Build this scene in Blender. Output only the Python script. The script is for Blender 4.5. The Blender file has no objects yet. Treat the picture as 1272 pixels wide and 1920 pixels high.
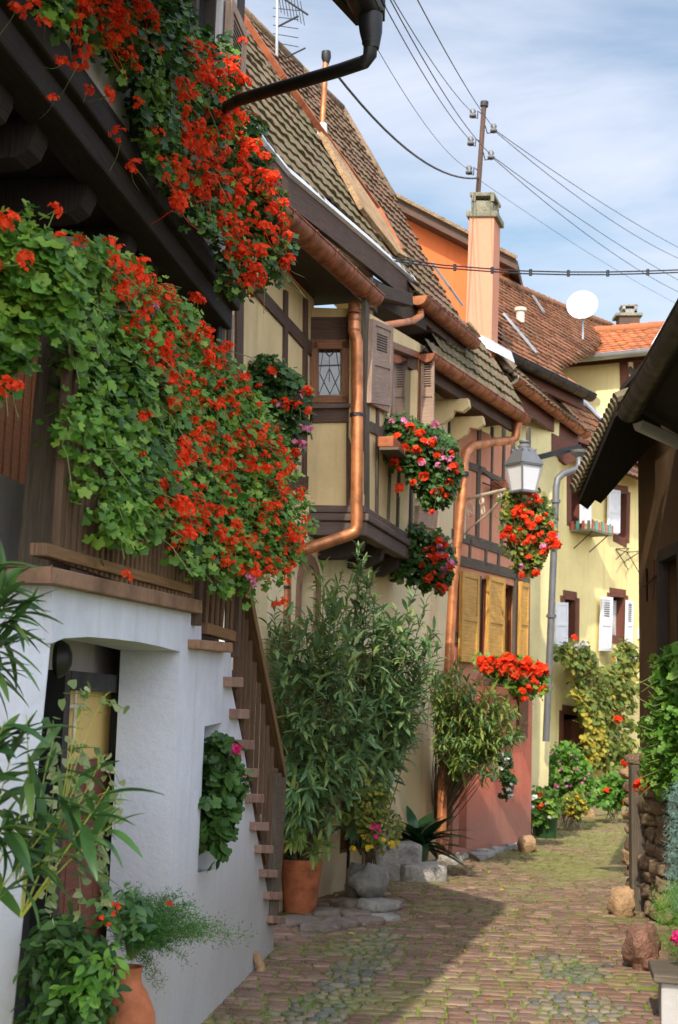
import bpy, math, random
import numpy as np
from mathutils import Vector, Matrix, noise as mnoise
from mathutils.geometry import tessellate_polygon
random.seed(7); rng = np.random.default_rng(7)
R = math.radians
scn = bpy.context.scene
col = scn.collection
V = Vector

# ------------------------------------------------------------------ camera
F = 2667.0; CAM = V((0, 0, 1.7)); PITCH = math.atan(370 / F); ROLL = R(1.7)
cd = bpy.data.cameras.new("camera"); cam = bpy.data.objects.new("camera", cd); col.objects.link(cam)
cd.sensor_fit = 'VERTICAL'; cd.sensor_height = 36.0; cd.sensor_width = 24.0; cd.lens = 36 * F / 1920
cd.clip_end = 3000; cd.clip_start = 0.05
cam.matrix_world = Matrix.Translation(CAM) @ Matrix.Rotation(R(90) + PITCH, 4, 'X') @ Matrix.Rotation(ROLL, 4, 'Z')
cd.dof.use_dof = True; cd.dof.focus_distance = 7.8; cd.dof.aperture_fstop = 5.6
scn.camera = cam
RM = cam.matrix_world.to_3x3()

# survey helpers: turn measured photo positions into world points once a depth, height or wall plane is known
def ray(px, py): return RM @ V((px - 636, 960 - py, -F))
def at(px, py, y):
    r = ray(px, py); return CAM + r * (y / r.y)
def atz(px, py, z):
    r = ray(px, py); return CAM + r * ((z - 1.7) / r.z)
def G(px, py): return atz(px, py, 0)
class Wall:
    def __init__(s, a, b):
        s.o = V((a[0], a[1], 0)); d = V((b[0] - a[0], b[1] - a[1], 0)); s.d = d.normalized(); s.n = V((s.d.y, -s.d.x, 0))
    def hit(s, px, py, off=0):
        r = ray(px, py); o = s.o + s.n * off
        return CAM + r * ((o - CAM).dot(s.n) / r.dot(s.n))
    def at(s, t, z, off=0): return s.o + s.d * t + s.n * off + V((0, 0, z))
class Pl:
    def __init__(s, a, b, c):
        s.o = a; s.u = (b - a).normalized(); n = (b - a).cross(c - a).normalized()
        if n.z < 0: n = -n
        s.n = n; s.v = n.cross(s.u).normalized()
        if s.v.z < 0: s.v = -s.v
    def hit(s, px, py):
        r = ray(px, py); return CAM + r * ((s.o - CAM).dot(s.n) / r.dot(s.n))

# ------------------------------------------------------------------ object helpers
def tag(o, label=None, cat=None, group=None, kind=None):
    if label: o['label'] = label
    if cat: o['category'] = cat
    if group: o['group'] = group
    if kind: o['kind'] = kind
    return o
def thing(name, loc, label, cat, group=None):
    o = bpy.data.objects.new(name, None); o.empty_display_size = .2; col.objects.link(o)
    o.location = V(loc); return tag(o, label, cat, group)
def link(name, me, parent):
    o = bpy.data.objects.new(name, me); col.objects.link(o)
    if parent is not None:
        o.parent = parent
        if parent.type == 'EMPTY': o.matrix_parent_inverse = Matrix.Translation(-parent.location)
    return o
class MB:
    def __init__(s): s.v = []; s.f = []; s.uv = []; s.mi = []; s.cur = 0
    def face(s, pts, uvs=None):
        b = len(s.v); s.v += [tuple(p) for p in pts]; s.f.append(tuple(range(b, b + len(pts))))
        s.uv.append(uvs or [(0, 0)] * len(pts)); s.mi.append(s.cur)
    def prism(s, pts, off):
        """polygon pts extruded by vector off"""
        off = V(off); n = len(pts); q = [p + off for p in pts]
        c = sum(pts, V()) / n
        u = (pts[1] - pts[0]).normalized(); nn = (pts[1] - pts[0]).cross(pts[2] - pts[1])
        if nn.length < 1e-9: nn = off
        w = nn.normalized().cross(u)
        uvf = [((p - c).dot(u), (p - c).dot(w)) for p in pts]
        s.face(pts, uvf); s.face(q[::-1], uvf[::-1])
        t = 0
        for i in range(n):
            j = (i + 1) % n; L = (pts[j] - pts[i]).length; o = off.length
            uvs = [(t, 0), (t, o), (t + L, o), (t + L, 0)]
            if o > L * 2: uvs = [(b_, a_) for a_, b_ in uvs]
            s.face([pts[i], q[i], q[j], pts[j]], uvs); t += L
    def bar(s, p, q, w, h, up=V((0, 0, 1)), ext=0):
        d = (q - p).normalized(); p = p - d * ext; q = q + d * ext
        a = d.cross(up)
        if a.length < 1e-4: a = d.cross(V((0, 1, 0)))
        a.normalize(); b = a.cross(d).normalized()
        c = [(-1, -1), (1, -1), (1, 1), (-1, 1)]
        P = [p + a * (w / 2 * x) + b * (h / 2 * y) for x, y in c]; Q = [r + (q - p) for r in P]
        L = (q - p).length; k = random.random() * 5
        for i in range(4):
            j = (i + 1) % 4; s.face([P[i], P[j], Q[j], Q[i]], [(k, i * .3), (k, i * .3 + .2), (k + L, i * .3 + .2), (k + L, i * .3)])
        s.face(P[::-1]); s.face(Q)
    def tube(s, path, r, n=12, cap=True, rs=None):
        path = [V(p) for p in path]; m = len(path); rings = []
        a0 = None
        for i, p in enumerate(path):
            d = (path[min(i + 1, m - 1)] - path[max(i - 1, 0)]).normalized()
            if a0 is None:
                a0 = d.cross(V((0, 0, 1)));
                if a0.length < .05: a0 = d.cross(V((0, 1, 0)))
            a = (a0 - d * a0.dot(d)).normalized(); a0 = a; b = d.cross(a)
            rr = rs[i] if rs else r
            if 0 < i < m - 1:
                d1 = (p - path[i - 1]).normalized(); d2 = (path[i + 1] - p).normalized()
            rings.append([p + (a * math.cos(2 * math.pi * k / n) + b * math.sin(2 * math.pi * k / n)) * rr for k in range(n)])
        base = len(s.v)
        for rg in rings: s.v += [tuple(x) for x in rg]
        t = 0
        for i in range(m - 1):
            L = (path[i + 1] - path[i]).length
            for k in range(n):
                k2 = (k + 1) % n
                s.f.append((base + i * n + k, base + i * n + k2, base + (i + 1) * n + k2, base + (i + 1) * n + k))
                s.uv.append([(t, k / n), (t, (k + 1) / n), (t + L, (k + 1) / n), (t + L, k / n)]); s.mi.append(s.cur)
            t += L
        if cap:
            s.f.append(tuple(base + k for k in range(n))[::-1]); s.uv.append([(0, 0)] * n); s.mi.append(s.cur)
            s.f.append(tuple(base + (m - 1) * n + k for k in range(n))); s.uv.append([(0, 0)] * n); s.mi.append(s.cur)
    def half(s, p, q, r, n=10, th=.006):
        """half-round gutter trough with rolled outer lip"""
        d = (q - p).normalized(); a = d.cross(V((0, 0, 1))).normalized(); b = V((0, 0, 1))
        for rr, fl in ((r, 0), (r - th, 1)):
            base = len(s.v)
            for e in (p, q):
                for k in range(n + 1):
                    an = math.pi + math.pi * k / n
                    s.v.append(tuple(e + a * math.cos(an) * rr + b * math.sin(an) * rr))
            for k in range(n):
                f = (base + k, base + k + 1, base + n + 2 + k, base + n + 1 + k)
                s.f.append(f[::-1] if fl else f); s.uv.append([(0, 0), (0, 1), ((q - p).length, 1), ((q - p).length, 0)]); s.mi.append(s.cur)
        for sg in (-1, 1): s.tube([p + a * r * sg, q + a * r * sg], .009, 6)
        for e in (p, q):
            s.face([e + a * math.cos(math.pi + math.pi * k / n) * r + b * math.sin(math.pi + math.pi * k / n) * r for k in range(n + 1)])
    def lathe(s, c, prof, n=28):
        base = len(s.v); m = len(prof)
        for r, z in prof:
            for k in range(n):
                a = 2 * math.pi * k / n; s.v.append((c[0] + r * math.cos(a), c[1] + r * math.sin(a), c[2] + z))
        for i in range(m - 1):
            for k in range(n):
                k2 = (k + 1) % n
                s.f.append((base + i * n + k, base + i * n + k2, base + (i + 1) * n + k2, base + (i + 1) * n + k)); s.uv.append([(0, 0)] * 4); s.mi.append(s.cur)
    def wall_holes(s, outer, holes, n, depth, side=True):
        """flat wall face with openings; reveals run depth inwards along -n"""
        loops = [outer] + holes; flat = [p for l in loops for p in l]
        for t in tessellate_polygon(loops):
            a, b, c = (flat[i] for i in t)
            if (b - a).cross(c - a).dot(n) < 0: b, c = c, b
            s.face([a, b, c])
        for li, l in enumerate(loops):
            if li == 0 and not side: continue
            for i in range(len(l)):
                p, q = l[i], l[(i + 1) % len(l)]
                s.face([p, q, q - n * depth, p - n * depth])
        # back
        bl = [[p - n * depth for p in l] for l in loops]; fb = [p for l in bl for p in l]
        for t in tessellate_polygon(bl): s.face([fb[i] for i in t])
    def build(s, name, mat, parent=None, smooth=False, bevel=0, auto=None):
        me = bpy.data.meshes.new(name); me.from_pydata(s.v, [], s.f)
        u = me.uv_layers.new(name="UVMap"); flat = [c for f in s.uv for xy in f for c in xy]
        u.data.foreach_set("uv", flat)
        for m in (mat if isinstance(mat, (list, tuple)) else [mat]): me.materials.append(m)
        if any(s.mi): me.polygons.foreach_set("material_index", s.mi)
        if smooth: me.polygons.foreach_set("use_smooth", [True] * len(me.polygons))
        me.validate(); me.update()
        o = link(name, me, parent)
        if smooth and auto:
            md = o.modifiers.new("es", 'EDGE_SPLIT'); md.split_angle = R(auto)
        if bevel:
            w = o.modifiers.new("weld", 'WELD'); w.merge_threshold = 1e-4
            b = o.modifiers.new("bevel", 'BEVEL'); b.width = bevel; b.segments = 2; b.limit_method = 'ANGLE'; b.angle_limit = R(35)
        return o
def np_mesh(name, verts, faces4, mat, parent, smooth=False, uv=None, attr=None):
    """verts (N,3), faces (M,k)"""
    me = bpy.data.meshes.new(name); N = len(verts); M, k = faces4.shape
    me.vertices.add(N); me.vertices.foreach_set("co", np.asarray(verts, np.float32).ravel())
    me.loops.add(M * k); me.loops.foreach_set("vertex_index", faces4.astype(np.int32).ravel())
    me.polygons.add(M); me.polygons.foreach_set("loop_start", np.arange(0, M * k, k, dtype=np.int32))
    me.polygons.foreach_set("loop_total", np.full(M, k, dtype=np.int32))
    if smooth: me.polygons.foreach_set("use_smooth", np.ones(M, bool))
    if attr is not None:
        a = me.attributes.new("tone", 'FLOAT', 'POINT'); a.data.foreach_set("value", np.asarray(attr, np.float32))
    me.update(calc_edges=True); me.validate()
    for m in (mat if isinstance(mat, (list, tuple)) else [mat]): me.materials.append(m)
    return link(name, me, parent)

# ------------------------------------------------------------------ materials
class N:
    def __init__(s, name):
        s.m = bpy.data.materials.new(name); s.m.use_nodes = True; s.t = s.m.node_tree; s.t.nodes.clear()
        s.out = s.t.nodes.new("ShaderNodeOutputMaterial"); s.b = s.t.nodes.new("ShaderNodeBsdfPrincipled")
        s.t.links.new(s.b.outputs[0], s.out.inputs[0])
    def n(s, typ, **k):
        x = s.t.nodes.new(typ)
        for a, b in k.items():
            if a.startswith("i_"):
                key = a[2:]; key = int(key) if key.isdigit() else key
                x.inputs[key].default_value = b
            else: setattr(x, a, b)
        return x
    def l(s, a, b): s.t.links.new(a, b)
    def ramp(s, src, stops):
        r = s.n("ShaderNodeValToRGB"); e = r.color_ramp.elements
        e[0].position, e[0].color = stops[0][0], (*stops[0][1], 1); e[1].position, e[1].color = stops[-1][0], (*stops[-1][1], 1)
        for p, c in stops[1:-1]:
            x = e.new(p); x.color = (*c, 1)
        s.l(src, r.inputs[0]); return r.outputs[0]
    def coords(s, kind='Object', scale=(1, 1, 1)):
        tc = s.n("ShaderNodeTexCoord"); mp = s.n("ShaderNodeMapping"); mp.inputs['Scale'].default_value = scale
        if kind == 'World':
            g = s.n("ShaderNodeNewGeometry"); s.l(g.outputs['Position'], mp.inputs[0])
        else: s.l(tc.outputs[kind], mp.inputs[0])
        return mp.outputs[0]
    def noise(s, vec, scale, detail=4, rough=.6):
        x = s.n("ShaderNodeTexNoise"); x.inputs['Scale'].default_value = scale; x.inputs['Detail'].default_value = detail; x.inputs['Roughness'].default_value = rough
        s.l(vec, x.inputs['Vector']); return x.outputs[0]
    def mix(s, f, a, b, mode='MIX'):
        x = s.n("ShaderNodeMix"); x.data_type = 'RGBA'; x.blend_type = mode
        for i, v in ((0, f), (6, a), (7, b)):
            if hasattr(v, 'is_output'): s.l(v, x.inputs[i])
            else: x.inputs[i].default_value = v if i == 0 else (*v, 1)
        return x.outputs[2]
    def math(s, op, a, b=0):
        x = s.n("ShaderNodeMath"); x.operation = op
        for i, v in ((0, a), (1, b)):
            if hasattr(v, 'is_output'): s.l(v, x.inputs[i])
            else: x.inputs[i].default_value = v
        return x.outputs[0]
    def bump(s, h, dist, strength=1):
        x = s.n("ShaderNodeBump"); x.inputs['Distance'].default_value = dist; x.inputs['Strength'].default_value = strength
        s.l(h, x.inputs['Height']); s.l(x.outputs[0], s.b.inputs['Normal'])
    def base(s, c):
        if hasattr(c, 'is_output'): s.l(c, s.b.inputs['Base Color'])
        else: s.b.inputs['Base Color'].default_value = (*c, 1)
    def set(s, rough=.6, metal=0, spec=.4):
        s.b.inputs['Roughness'].default_value = rough; s.b.inputs['Metallic'].default_value = metal
        s.b.inputs['Specular IOR Level'].default_value = spec
def mul(c, k): return tuple(min(1, x * k) for x in c)
def plaster(name, c, dirt=.75, sc=1.5, bump=.004, stain=(.25, .24, .22), ht=None):
    m = N(name); w = m.coords('World'); a = m.noise(w, sc, 6, .65); b = m.noise(w, 28, 5, .7)
    c1 = m.ramp(a, [(.3, mul(c, dirt)), (.55, c), (.75, mul(c, 1.08))])
    st = m.coords('World', (5, 5, .35)); d = m.noise(st, 1.6, 4, .6)
    dm = m.ramp(d, [(.52, (0, 0, 0)), (.74, (.42, .42, .42))])
    c2 = m.mix(dm, c1, tuple(x * y * 2.2 for x, y in zip(c, stain)))
    if ht:   # damp, darker foot of the wall
        g = m.n("ShaderNodeNewGeometry"); sx = m.n("ShaderNodeSeparateXYZ"); m.l(g.outputs['Position'], sx.inputs[0])
        h = m.math('ADD', sx.outputs[2], m.math('MULTIPLY', a, -.6))
        hm = m.ramp(h, [(ht[0], (.7, .7, .7)), (ht[1], (0, 0, 0))]); c2 = m.mix(hm, c2, ht[2])
    m.base(c2); m.set(.9, 0, .2)
    hh = m.math('ADD', m.math('MULTIPLY', a, 1.5), b); m.bump(hh, bump); return m.m
def wood(name, c, c2=None, rough=.75, sc=1, bump=.004):
    m = N(name); c2 = c2 or mul(c, .45); uv = m.coords('UV', (1.5 * sc, 30 * sc, 1)); w = m.coords('World', (9, 9, 9))
    g = m.noise(uv, 2.2, 5, .65); b = m.noise(w, .35, 4, .6)
    k = m.ramp(g, [(.32, c2), (.52, c), (.72, mul(c, 1.35))]); k2 = m.mix(m.ramp(b, [(.35, (0, 0, 0)), (.7, (.55, .55, .55))]), k, mul(c, .55))
    m.base(k2); m.set(rough, 0, .3); m.bump(g, bump); return m.m
def paint(name, c, rough=.5, metal=0, dirt=.7, sc=6):
    m = N(name); w = m.coords('World'); a = m.noise(w, sc, 5, .65)
    m.base(m.ramp(a, [(.3, mul(c, dirt)), (.6, c), (.8, mul(c, 1.12))])); m.set(rough, metal, .5); m.bump(m.noise(w, 60, 3), .0006)
    r = m.ramp(a, [(.3, (rough + .15,) * 3), (.7, (rough - .08,) * 3)]); m.l(r, m.b.inputs['Roughness']); return m.m
def tiles(name, cs, moss=(.06, .075, .02), mossamt=.55, bump=.004):
    m = N(name); tc = m.n("ShaderNodeTexCoord"); fl = m.n("ShaderNodeVectorMath"); fl.operation = 'FLOOR'
    m.l(tc.outputs['UV'], fl.inputs[0]); wn = m.n("ShaderNodeTexWhiteNoise"); wn.noise_dimensions = '2D'; m.l(fl.outputs[0], wn.inputs[0])
    k = len(cs) - 1; c1 = m.ramp(wn.outputs[0], [(i / k, c) for i, c in enumerate(cs)])
    w = m.coords('World'); a = m.noise(w, 3.2, 6, .7); b = m.noise(w, 25, 4, .7)
    sy = m.n("ShaderNodeSeparateXYZ"); m.l(tc.outputs['UV'], sy.inputs[0]); fr = m.math('FRACT', sy.outputs[1])
    ed = m.math('SUBTRACT', 1, fr); am = m.math('ADD', a, m.math('MULTIPLY', ed, .18))
    mm = m.ramp(am, [(1 - mossamt - .04, (0, 0, 0)), (1 - mossamt + .1, (.85, .85, .85))])
    c2 = m.mix(mm, c1, moss); c3 = m.mix(m.ramp(b, [(.35, (.5, .5, .5)), (.6, (0, 0, 0))]), c2, mul(cs[0], .5))
    m.base(c3); m.set(.85, 0, .25); m.bump(b, bump); return m.m
def leafm(name, cs, rough=.45, trans=.3, spec=.35, veg=True):
    m = N(name); g = m.n("ShaderNodeNewGeometry"); k = len(cs) - 1
    c = m.ramp(g.outputs['Random Per Island'], [(i / k, x) for i, x in enumerate(cs)])
    a = m.noise(m.coords('World'), 2.2, 3, .6)
    c = m.mix(m.ramp(a, [(.35, (.5, .5, .5)), (.62, (0, 0, 0))]), c, mul(cs[0], .62))
    m.base(c); m.set(rough, 0, spec)
    t = m.n("ShaderNodeBsdfTranslucent"); m.l(c, t.inputs[0]); mx = m.n("ShaderNodeMixShader", i_0=trans)
    m.l(m.b.outputs[0], mx.inputs[1]); m.l(t.outputs[0], mx.inputs[2]); m.l(mx.outputs[0], m.out.inputs[0]); return m.m
def stone(name, c, sc=4, bump=.02):
    m = N(name); w = m.coords('World'); a = m.noise(w, sc, 7, .7); b = m.noise(w, sc * 7, 4, .7)
    cc = m.ramp(a, [(.3, mul(c, .5)), (.5, c), (.7, mul(c, 1.3))])
    cc = m.mix(m.ramp(b, [(.55, (0, 0, 0)), (.7, (.5, .5, .5))]), cc, (.08, .09, .04))
    m.base(cc); m.set(.88, 0, .25); m.bump(m.math('ADD', m.math('MULTIPLY', a, 2), b), bump); return m.m
def glass(name, c=(.02, .022, .025), rough=.08):
    m = N(name); m.base(c); m.set(rough, 0, .8); m.bump(m.noise(m.coords('World'), 5, 2), .003); return m.m

M = dict(
 white=plaster('white_plaster', (.57, .585, .67), .80, 1.7, .005, (.33, .32, .28), (.2, .95, (.30, .28, .24))),
 lilac=plaster('lilac_plaster', (.50, .47, .47), .8, 2), pinkpl=plaster('rose_plaster', (.42, .32, .28), .8, 2),
 cream=plaster('cream_plaster', (.68, .52, .28), .80, 1.4, .003),
 cream2=plaster('pale_cream_plaster', (.82, .68, .44), .82, 1.1, .004, ht=(.1, .9, (.3, .22, .14))),
 yellow=plaster('yellow_plaster', (.82, .68, .32), .84, .9, .004, ht=(.1, 1.0, (.35, .29, .15))),
 ltyellow=plaster('light_yellow_plaster', (.82, .72, .38), .9, .8, .003),
 ltcream=plaster('creamy_lemon_plaster', (.78, .68, .36), .8, 1.2, .004, ht=(.1, 1.4, (.4, .33, .2))),
 orange=plaster('orange_plaster', (.60, .15, .05), .88, 1, .004), ochre=plaster('ochre_plaster', (.62, .34, .10), .85, 1),
 pink=plaster('salmon_plaster', (.60, .26, .16), .85, 2, .004), redpl=plaster('red_plaster', (.58, .17, .11), .78, 2.5, .006, ht=(.05, .5, (.3, .17, .13))),
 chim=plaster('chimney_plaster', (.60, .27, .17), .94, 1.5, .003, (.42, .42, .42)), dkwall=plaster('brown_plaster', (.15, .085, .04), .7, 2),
 slab=stone('sandstone_slab', (.30, .17, .11), 3, .006), ledge=stone('sandstone_ledge', (.23, .13, .085), 2.5, .005),
 tread=stone('tread_stone', (.28, .17, .13), 5, .004), grey=stone('grey_stone', (.30, .29, .27), 3, .02), tan=stone('tan_stone', (.42, .27, .15), 4, .03),
 rough=stone('rubble_stone', (.34, .235, .15), 6, .05), redst=stone('red_sandstone', (.27, .14, .10), 5, .035), lstep=stone('light_step_stone', (.34, .32, .30), 5, .02), dflag=stone('dark_flagstone', (.19, .15, .125), 5, .02), bark2=wood('black_timber', (.016, .012, .009)), jwood=wood('blackish_timber', (.028, .021, .018), bump=.008), capst=stone('cap_concrete', (.22, .21, .15), 9, .01),  # jwood is a very dark brown timber for the overhang beams
 dwood=wood('dark_timber', (.052, .038, .03), bump=.006), bwood=wood('brown_timber', (.105, .062, .045)), gwood=wood('grey_timber', (.12, .095, .07), bump=.008),
 owood=wood('orange_wood', (.24, .085, .025), (.10, .03, .01), .45), shut=wood('rose_shutter_wood', (.35, .24, .18), (.24, .16, .115)),
 ywood=wood('golden_wood', (.62, .34, .08), (.36, .17, .035), .5), rail=wood('railing_wood', (.12, .065, .035), (.04, .02, .01), .5), railo=wood('oiled_rail_wood', (.19, .105, .055), (.08, .04, .02), .45),
 rwood=wood('red_brown_wood', (.16, .055, .035), (.08, .03, .02), .6), moul=wood('moulding_wood', (.14, .10, .085), (.07, .05, .04)),
 copper=paint('copper_sheet', (.60, .23, .095), .42, .55, .42, 6), copd=paint('dark_copper', (.36, .125, .065), .5, .45, .4, 8),
 black=paint('black_metal', (.016, .016, .018), .45, .2), iron=paint('dark_iron', (.03, .03, .033), .5, .3), zinc=paint('zinc_sheet', (.42, .44, .46), .42, .6, .8, 3), gzinc=paint('grey_zinc', (.16, .165, .175), .45, .4, .7, 3),
 wpaint=paint('white_paint', (.72, .73, .76), .5, 0, .85), flash=paint('pale_flashing', (.62, .64, .68), .5, .2, .8), creamm=paint('cream_painted_iron', (.62, .55, .42), .5, 0, .7, 20),
 terra=paint('terracotta', (.42, .125, .05), .8, 0, .45, 7), terra2=paint('pale_terracotta', (.46, .17, .095), .8, 0, .5, 9), lampg=N('lamp_glass'),
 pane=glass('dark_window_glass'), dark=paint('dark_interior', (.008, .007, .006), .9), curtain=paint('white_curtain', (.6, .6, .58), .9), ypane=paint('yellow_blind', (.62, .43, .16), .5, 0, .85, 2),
 tile1=tiles('olive_tiles', [(.18, .13, .095), (.23, .165, .115), (.20, .15, .11), (.26, .16, .105), (.22, .165, .12), (.17, .125, .09)], (.13, .115, .055), .5),
 tile2=tiles('brown_tiles', [(.16, .09, .065), (.20, .11, .075), (.17, .105, .075), (.23, .12, .08), (.19, .11, .08), (.15, .09, .065)], (.13, .115, .055), .40),
 tile3=tiles('red_tiles', [(.24, .09, .045), (.32, .13, .06), (.20, .08, .045), (.36, .16, .08)], (.10, .08, .045), .4),
 tile4=tiles('orange_tiles', [(.42, .13, .05), (.52, .19, .08), (.46, .15, .06), (.36, .12, .055)], (.25, .13, .06), .36),
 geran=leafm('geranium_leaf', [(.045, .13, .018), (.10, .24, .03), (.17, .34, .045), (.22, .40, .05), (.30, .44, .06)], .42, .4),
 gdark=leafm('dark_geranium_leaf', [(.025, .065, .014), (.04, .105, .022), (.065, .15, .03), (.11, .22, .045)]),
 oleand=leafm('oleander_leaf', [(.08, .17, .075), (.13, .25, .10), (.19, .33, .13), (.28, .41, .15), (.34, .42, .12)], .38, .35),
 oleanh=leafm('yellowing_leaf', [(.10, .18, .04), (.17, .28, .055), (.25, .34, .07), (.32, .30, .07)], .45, .3),
 oleann=leafm('near_oleander_leaf', [(.035, .10, .03), (.06, .15, .04), (.10, .21, .05), (.17, .27, .06)], .38, .25),
 vine=leafm('vine_leaf', [(.08, .14, .03), (.14, .20, .04), (.20, .27, .05), (.30, .32, .06), (.45, .34, .06)], .6, .35),
 bright=leafm('bright_leaf', [(.06, .17, .02), (.10, .26, .03), (.17, .36, .04), (.22, .40, .06)], .4, .4),
 fern=leafm('fern_leaf', [(.03, .11, .02), (.05, .16, .03), (.08, .22, .04)], .5, .3), blue=leafm('blue_conifer', [(.12, .22, .20), (.18, .32, .28), (.25, .40, .34)], .6, .1),
 varieg=leafm('variegated_leaf', [(.05, .12, .03), (.35, .38, .18), (.12, .2, .05), (.5, .5, .28)], .5, .3), dleaf=leafm('dark_broad_leaf', [(.012, .045, .015), (.022, .07, .02), (.035, .1, .03)], .3, .12, .5),
 red=leafm('red_petal', [(.92, .055, .014), (1.0, .085, .022), (1.0, .13, .04), (.97, .068, .018)], .6, .45, .15),
 pinkf=leafm('pink_petal', [(.75, .22, .42), (.8, .35, .55), (.7, .15, .35)], .55, .3, .2), hot=leafm('magenta_petal', [(.65, .02, .16), (.8, .05, .25)], .5, .3, .2),
 whitef=leafm('white_petal', [(.8, .8, .75), (.85, .8, .8)], .5, .3, .2), yelf=leafm('yellow_petal', [(.75, .5, .02), (.8, .6, .05)], .5, .3, .2),
 stem=paint('green_stem', (.16, .20, .05), .6, 0, .6, 9), ystem=paint('yellow_green_stem', (.38, .40, .07), .5, 0, .7, 9), bark=paint('grey_brown_bark', (.16, .12, .08), .8, 0, .5, 15), soil=paint('potting_soil', (.03, .02, .015), .95),
)
M['lampg'].base((.62, .63, .66)); M['lampg'].set(.25, 0, .5); M['lampg'] = M['lampg'].m
# ------------------------------------------------------------------ roofs
def inpoly(x, y, P):
    c = False; n = len(P)
    for i in range(n):
        x1, y1 = P[i]; x2, y2 = P[(i + 1) % n]
        if (y1 > y) != (y2 > y) and x < (x2 - x1) * (y - y1) / (y2 - y1) + x1: c = not c
    return c
def roof_tiles(name, mat, parent, pl, pts, tw, th, amp, step, sub=4, deck=M['dwood'], deckth=.06, pexp=1.0):
    o, u, v, n = pl.o, pl.u, pl.v, pl.n
    P = [((p - o).dot(u), (p - o).dot(v)) for p in pts]
    u0, u1 = min(p[0] for p in P), max(p[0] for p in P); v0, v1 = min(p[1] for p in P), max(p[1] for p in P)
    mb = MB(); r = random.Random(3)
    nr = int((v1 - v0) / th) + 1; nc = int((u1 - u0) / tw) + 1
    for j in range(nr):
        sh = (j % 2) * .5 * tw if amp < .012 else 0
        for i in range(-1, nc):
            ds = r.uniform(-.012, .012) * (3 if r.random() < .03 else 1); hj = r.uniform(0, .010); tl = r.uniform(-.010, .010)
            for k in range(sub):
                a = u0 + sh + (i + k / sub) * tw; b = u0 + sh + (i + (k + 1) / sub) * tw; lo = v0 + j * th; hi = lo + th
                if not (inpoly((a + b) / 2, (lo + hi) / 2, P)): continue
                def hgt(q):
                    f = (q - u0 - sh) / tw - i
                    return amp * (.5 - .5 * math.cos(2 * math.pi * min(1, max(0, f)))) ** pexp + tl * f
                arch = lambda q: (0 if amp > .012 else -.22 * th * (1 - (2 * ((q - u0 - sh) / tw - i) - 1) ** 2))
                def pt(q, w, h): return o + u * q + v * w + n * h
                lo1, lo2 = lo + ds + arch(a), lo + ds + arch(b)
                t1, t2 = hgt(a) + step + hj, hgt(b) + step + hj
                g = .02 if k == 0 else .004 ; g2 = .98 if k == sub - 1 else .996
                U = [(i + k / sub + .001, j + .03), (i + (k + 1) / sub - .001, j + .03), (i + (k + 1) / sub - .001, j + .97), (i + k / sub + .001, j + .97)]
                mb.face([pt(a, lo1, t1), pt(b, lo2, t2), pt(b, hi + .03, hgt(b) - .002), pt(a, hi + .03, hgt(a) - .002)], U)
                mb.face([pt(a, lo1, t1 - .028), pt(b, lo2, t2 - .028), pt(b, lo2, t2), pt(a, lo1, t1)], U)
    ob = mb.build(name, mat, parent)
    d = MB(); d.prism([p - n * .012 for p in pts], -n * deckth); d.build('roof_deck', deck, parent)
    return ob
def ridge(name, mat, parent, p, q, r=.09, L=.33):
    mb = MB(); d = q - p; k = max(1, int(d.length / L)); e = d / k
    for i in range(k):
        a = p + e * i; mb.tube([a, a + e * 1.08], r, 10, True, [r * 1.12, r * .95])
    return mb.build(name, mat, parent, True, auto=40)
def holes_wall(name, mat, parent, W, outer, holes, depth, off=0):
    """outer / holes: (px,py) outlines measured on the wall plane"""
    mb = MB(); hh = [[W.hit(x, y, off) for x, y in h] for h in holes]
    mb.wall_holes([W.hit(x, y, off) for x, y in outer], hh, W.n, depth); return mb.build(name, mat, parent)
def onwall(mb, W, pts, o0, o1):
    P = [W.hit(x, y, o1) for x, y in pts]; mb.prism(P, W.n * (o0 - o1))
def wbar(mb, W, a, b, w, o0, o1):
    """timber on wall between photo points a, b; w = width in metres"""
    p, q = W.hit(*a, o1), W.hit(*b, o1); s = (q - p).normalized().cross(W.n) * (w / 2)
    mb.prism([p - s, q - s, q + s, p + s], W.n * (o0 - o1))
def brackets(mb, path, r):
    for p, d in path:
        mb.tube([p - d * .02, p + d * .02], r * 1.16, 12)
def shutter(parent, quad, th, mat, slats=None, name='shutter'):
    """quad: 4 world pts (tl,tr,br,bl); louvre zone slats=(v0,v1,n)"""
    tl, tr, br, bl = quad; n = (tr - tl).cross(bl - tl).normalized()
    if n.dot(CAM - tl) < 0: n = -n
    mb = MB(); mb.prism([tl, tr, br, bl], -n * th)
    w = (tr - tl).length; h = (bl - tl).length
    X, Y = (tr - tl), (bl - tl)
    def q(u0, v0, u1, v1, d): 
        P = [tl + X * u0 + Y * v0 + n * d, tl + X * u1 + Y * v0 + n * d, tl + X * u1 + Y * v1 + n * d, tl + X * u0 + Y * v1 + n * d]
        mb.prism(P, -n * (d + .001))
    for a in ((0, 0, .12, 1), (.88, 0, 1, 1), (.12, 0, .88, .06), (.12, .94, .88, 1), (.12, .48, .88, .54)): q(*a, .012)
    o = mb.build(name, mat, parent, bevel=.002)
    if slats:
        v0, v1, k = slats; ms = MB()
        for i in range(k):
            va = v0 + (v1 - v0) * (i + .15) / k; vb = v0 + (v1 - v0) * (i + .6) / k
            P = [tl + X * .25 + Y * va + n * .004, tl + X * .75 + Y * va + n * .004, tl + X * .75 + Y * vb + n * .004, tl + X * .25 + Y * vb + n * .004]
            ms.prism(P, -n * .003)
        ms.build('louvre', M['dark'], o)
    return o

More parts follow.
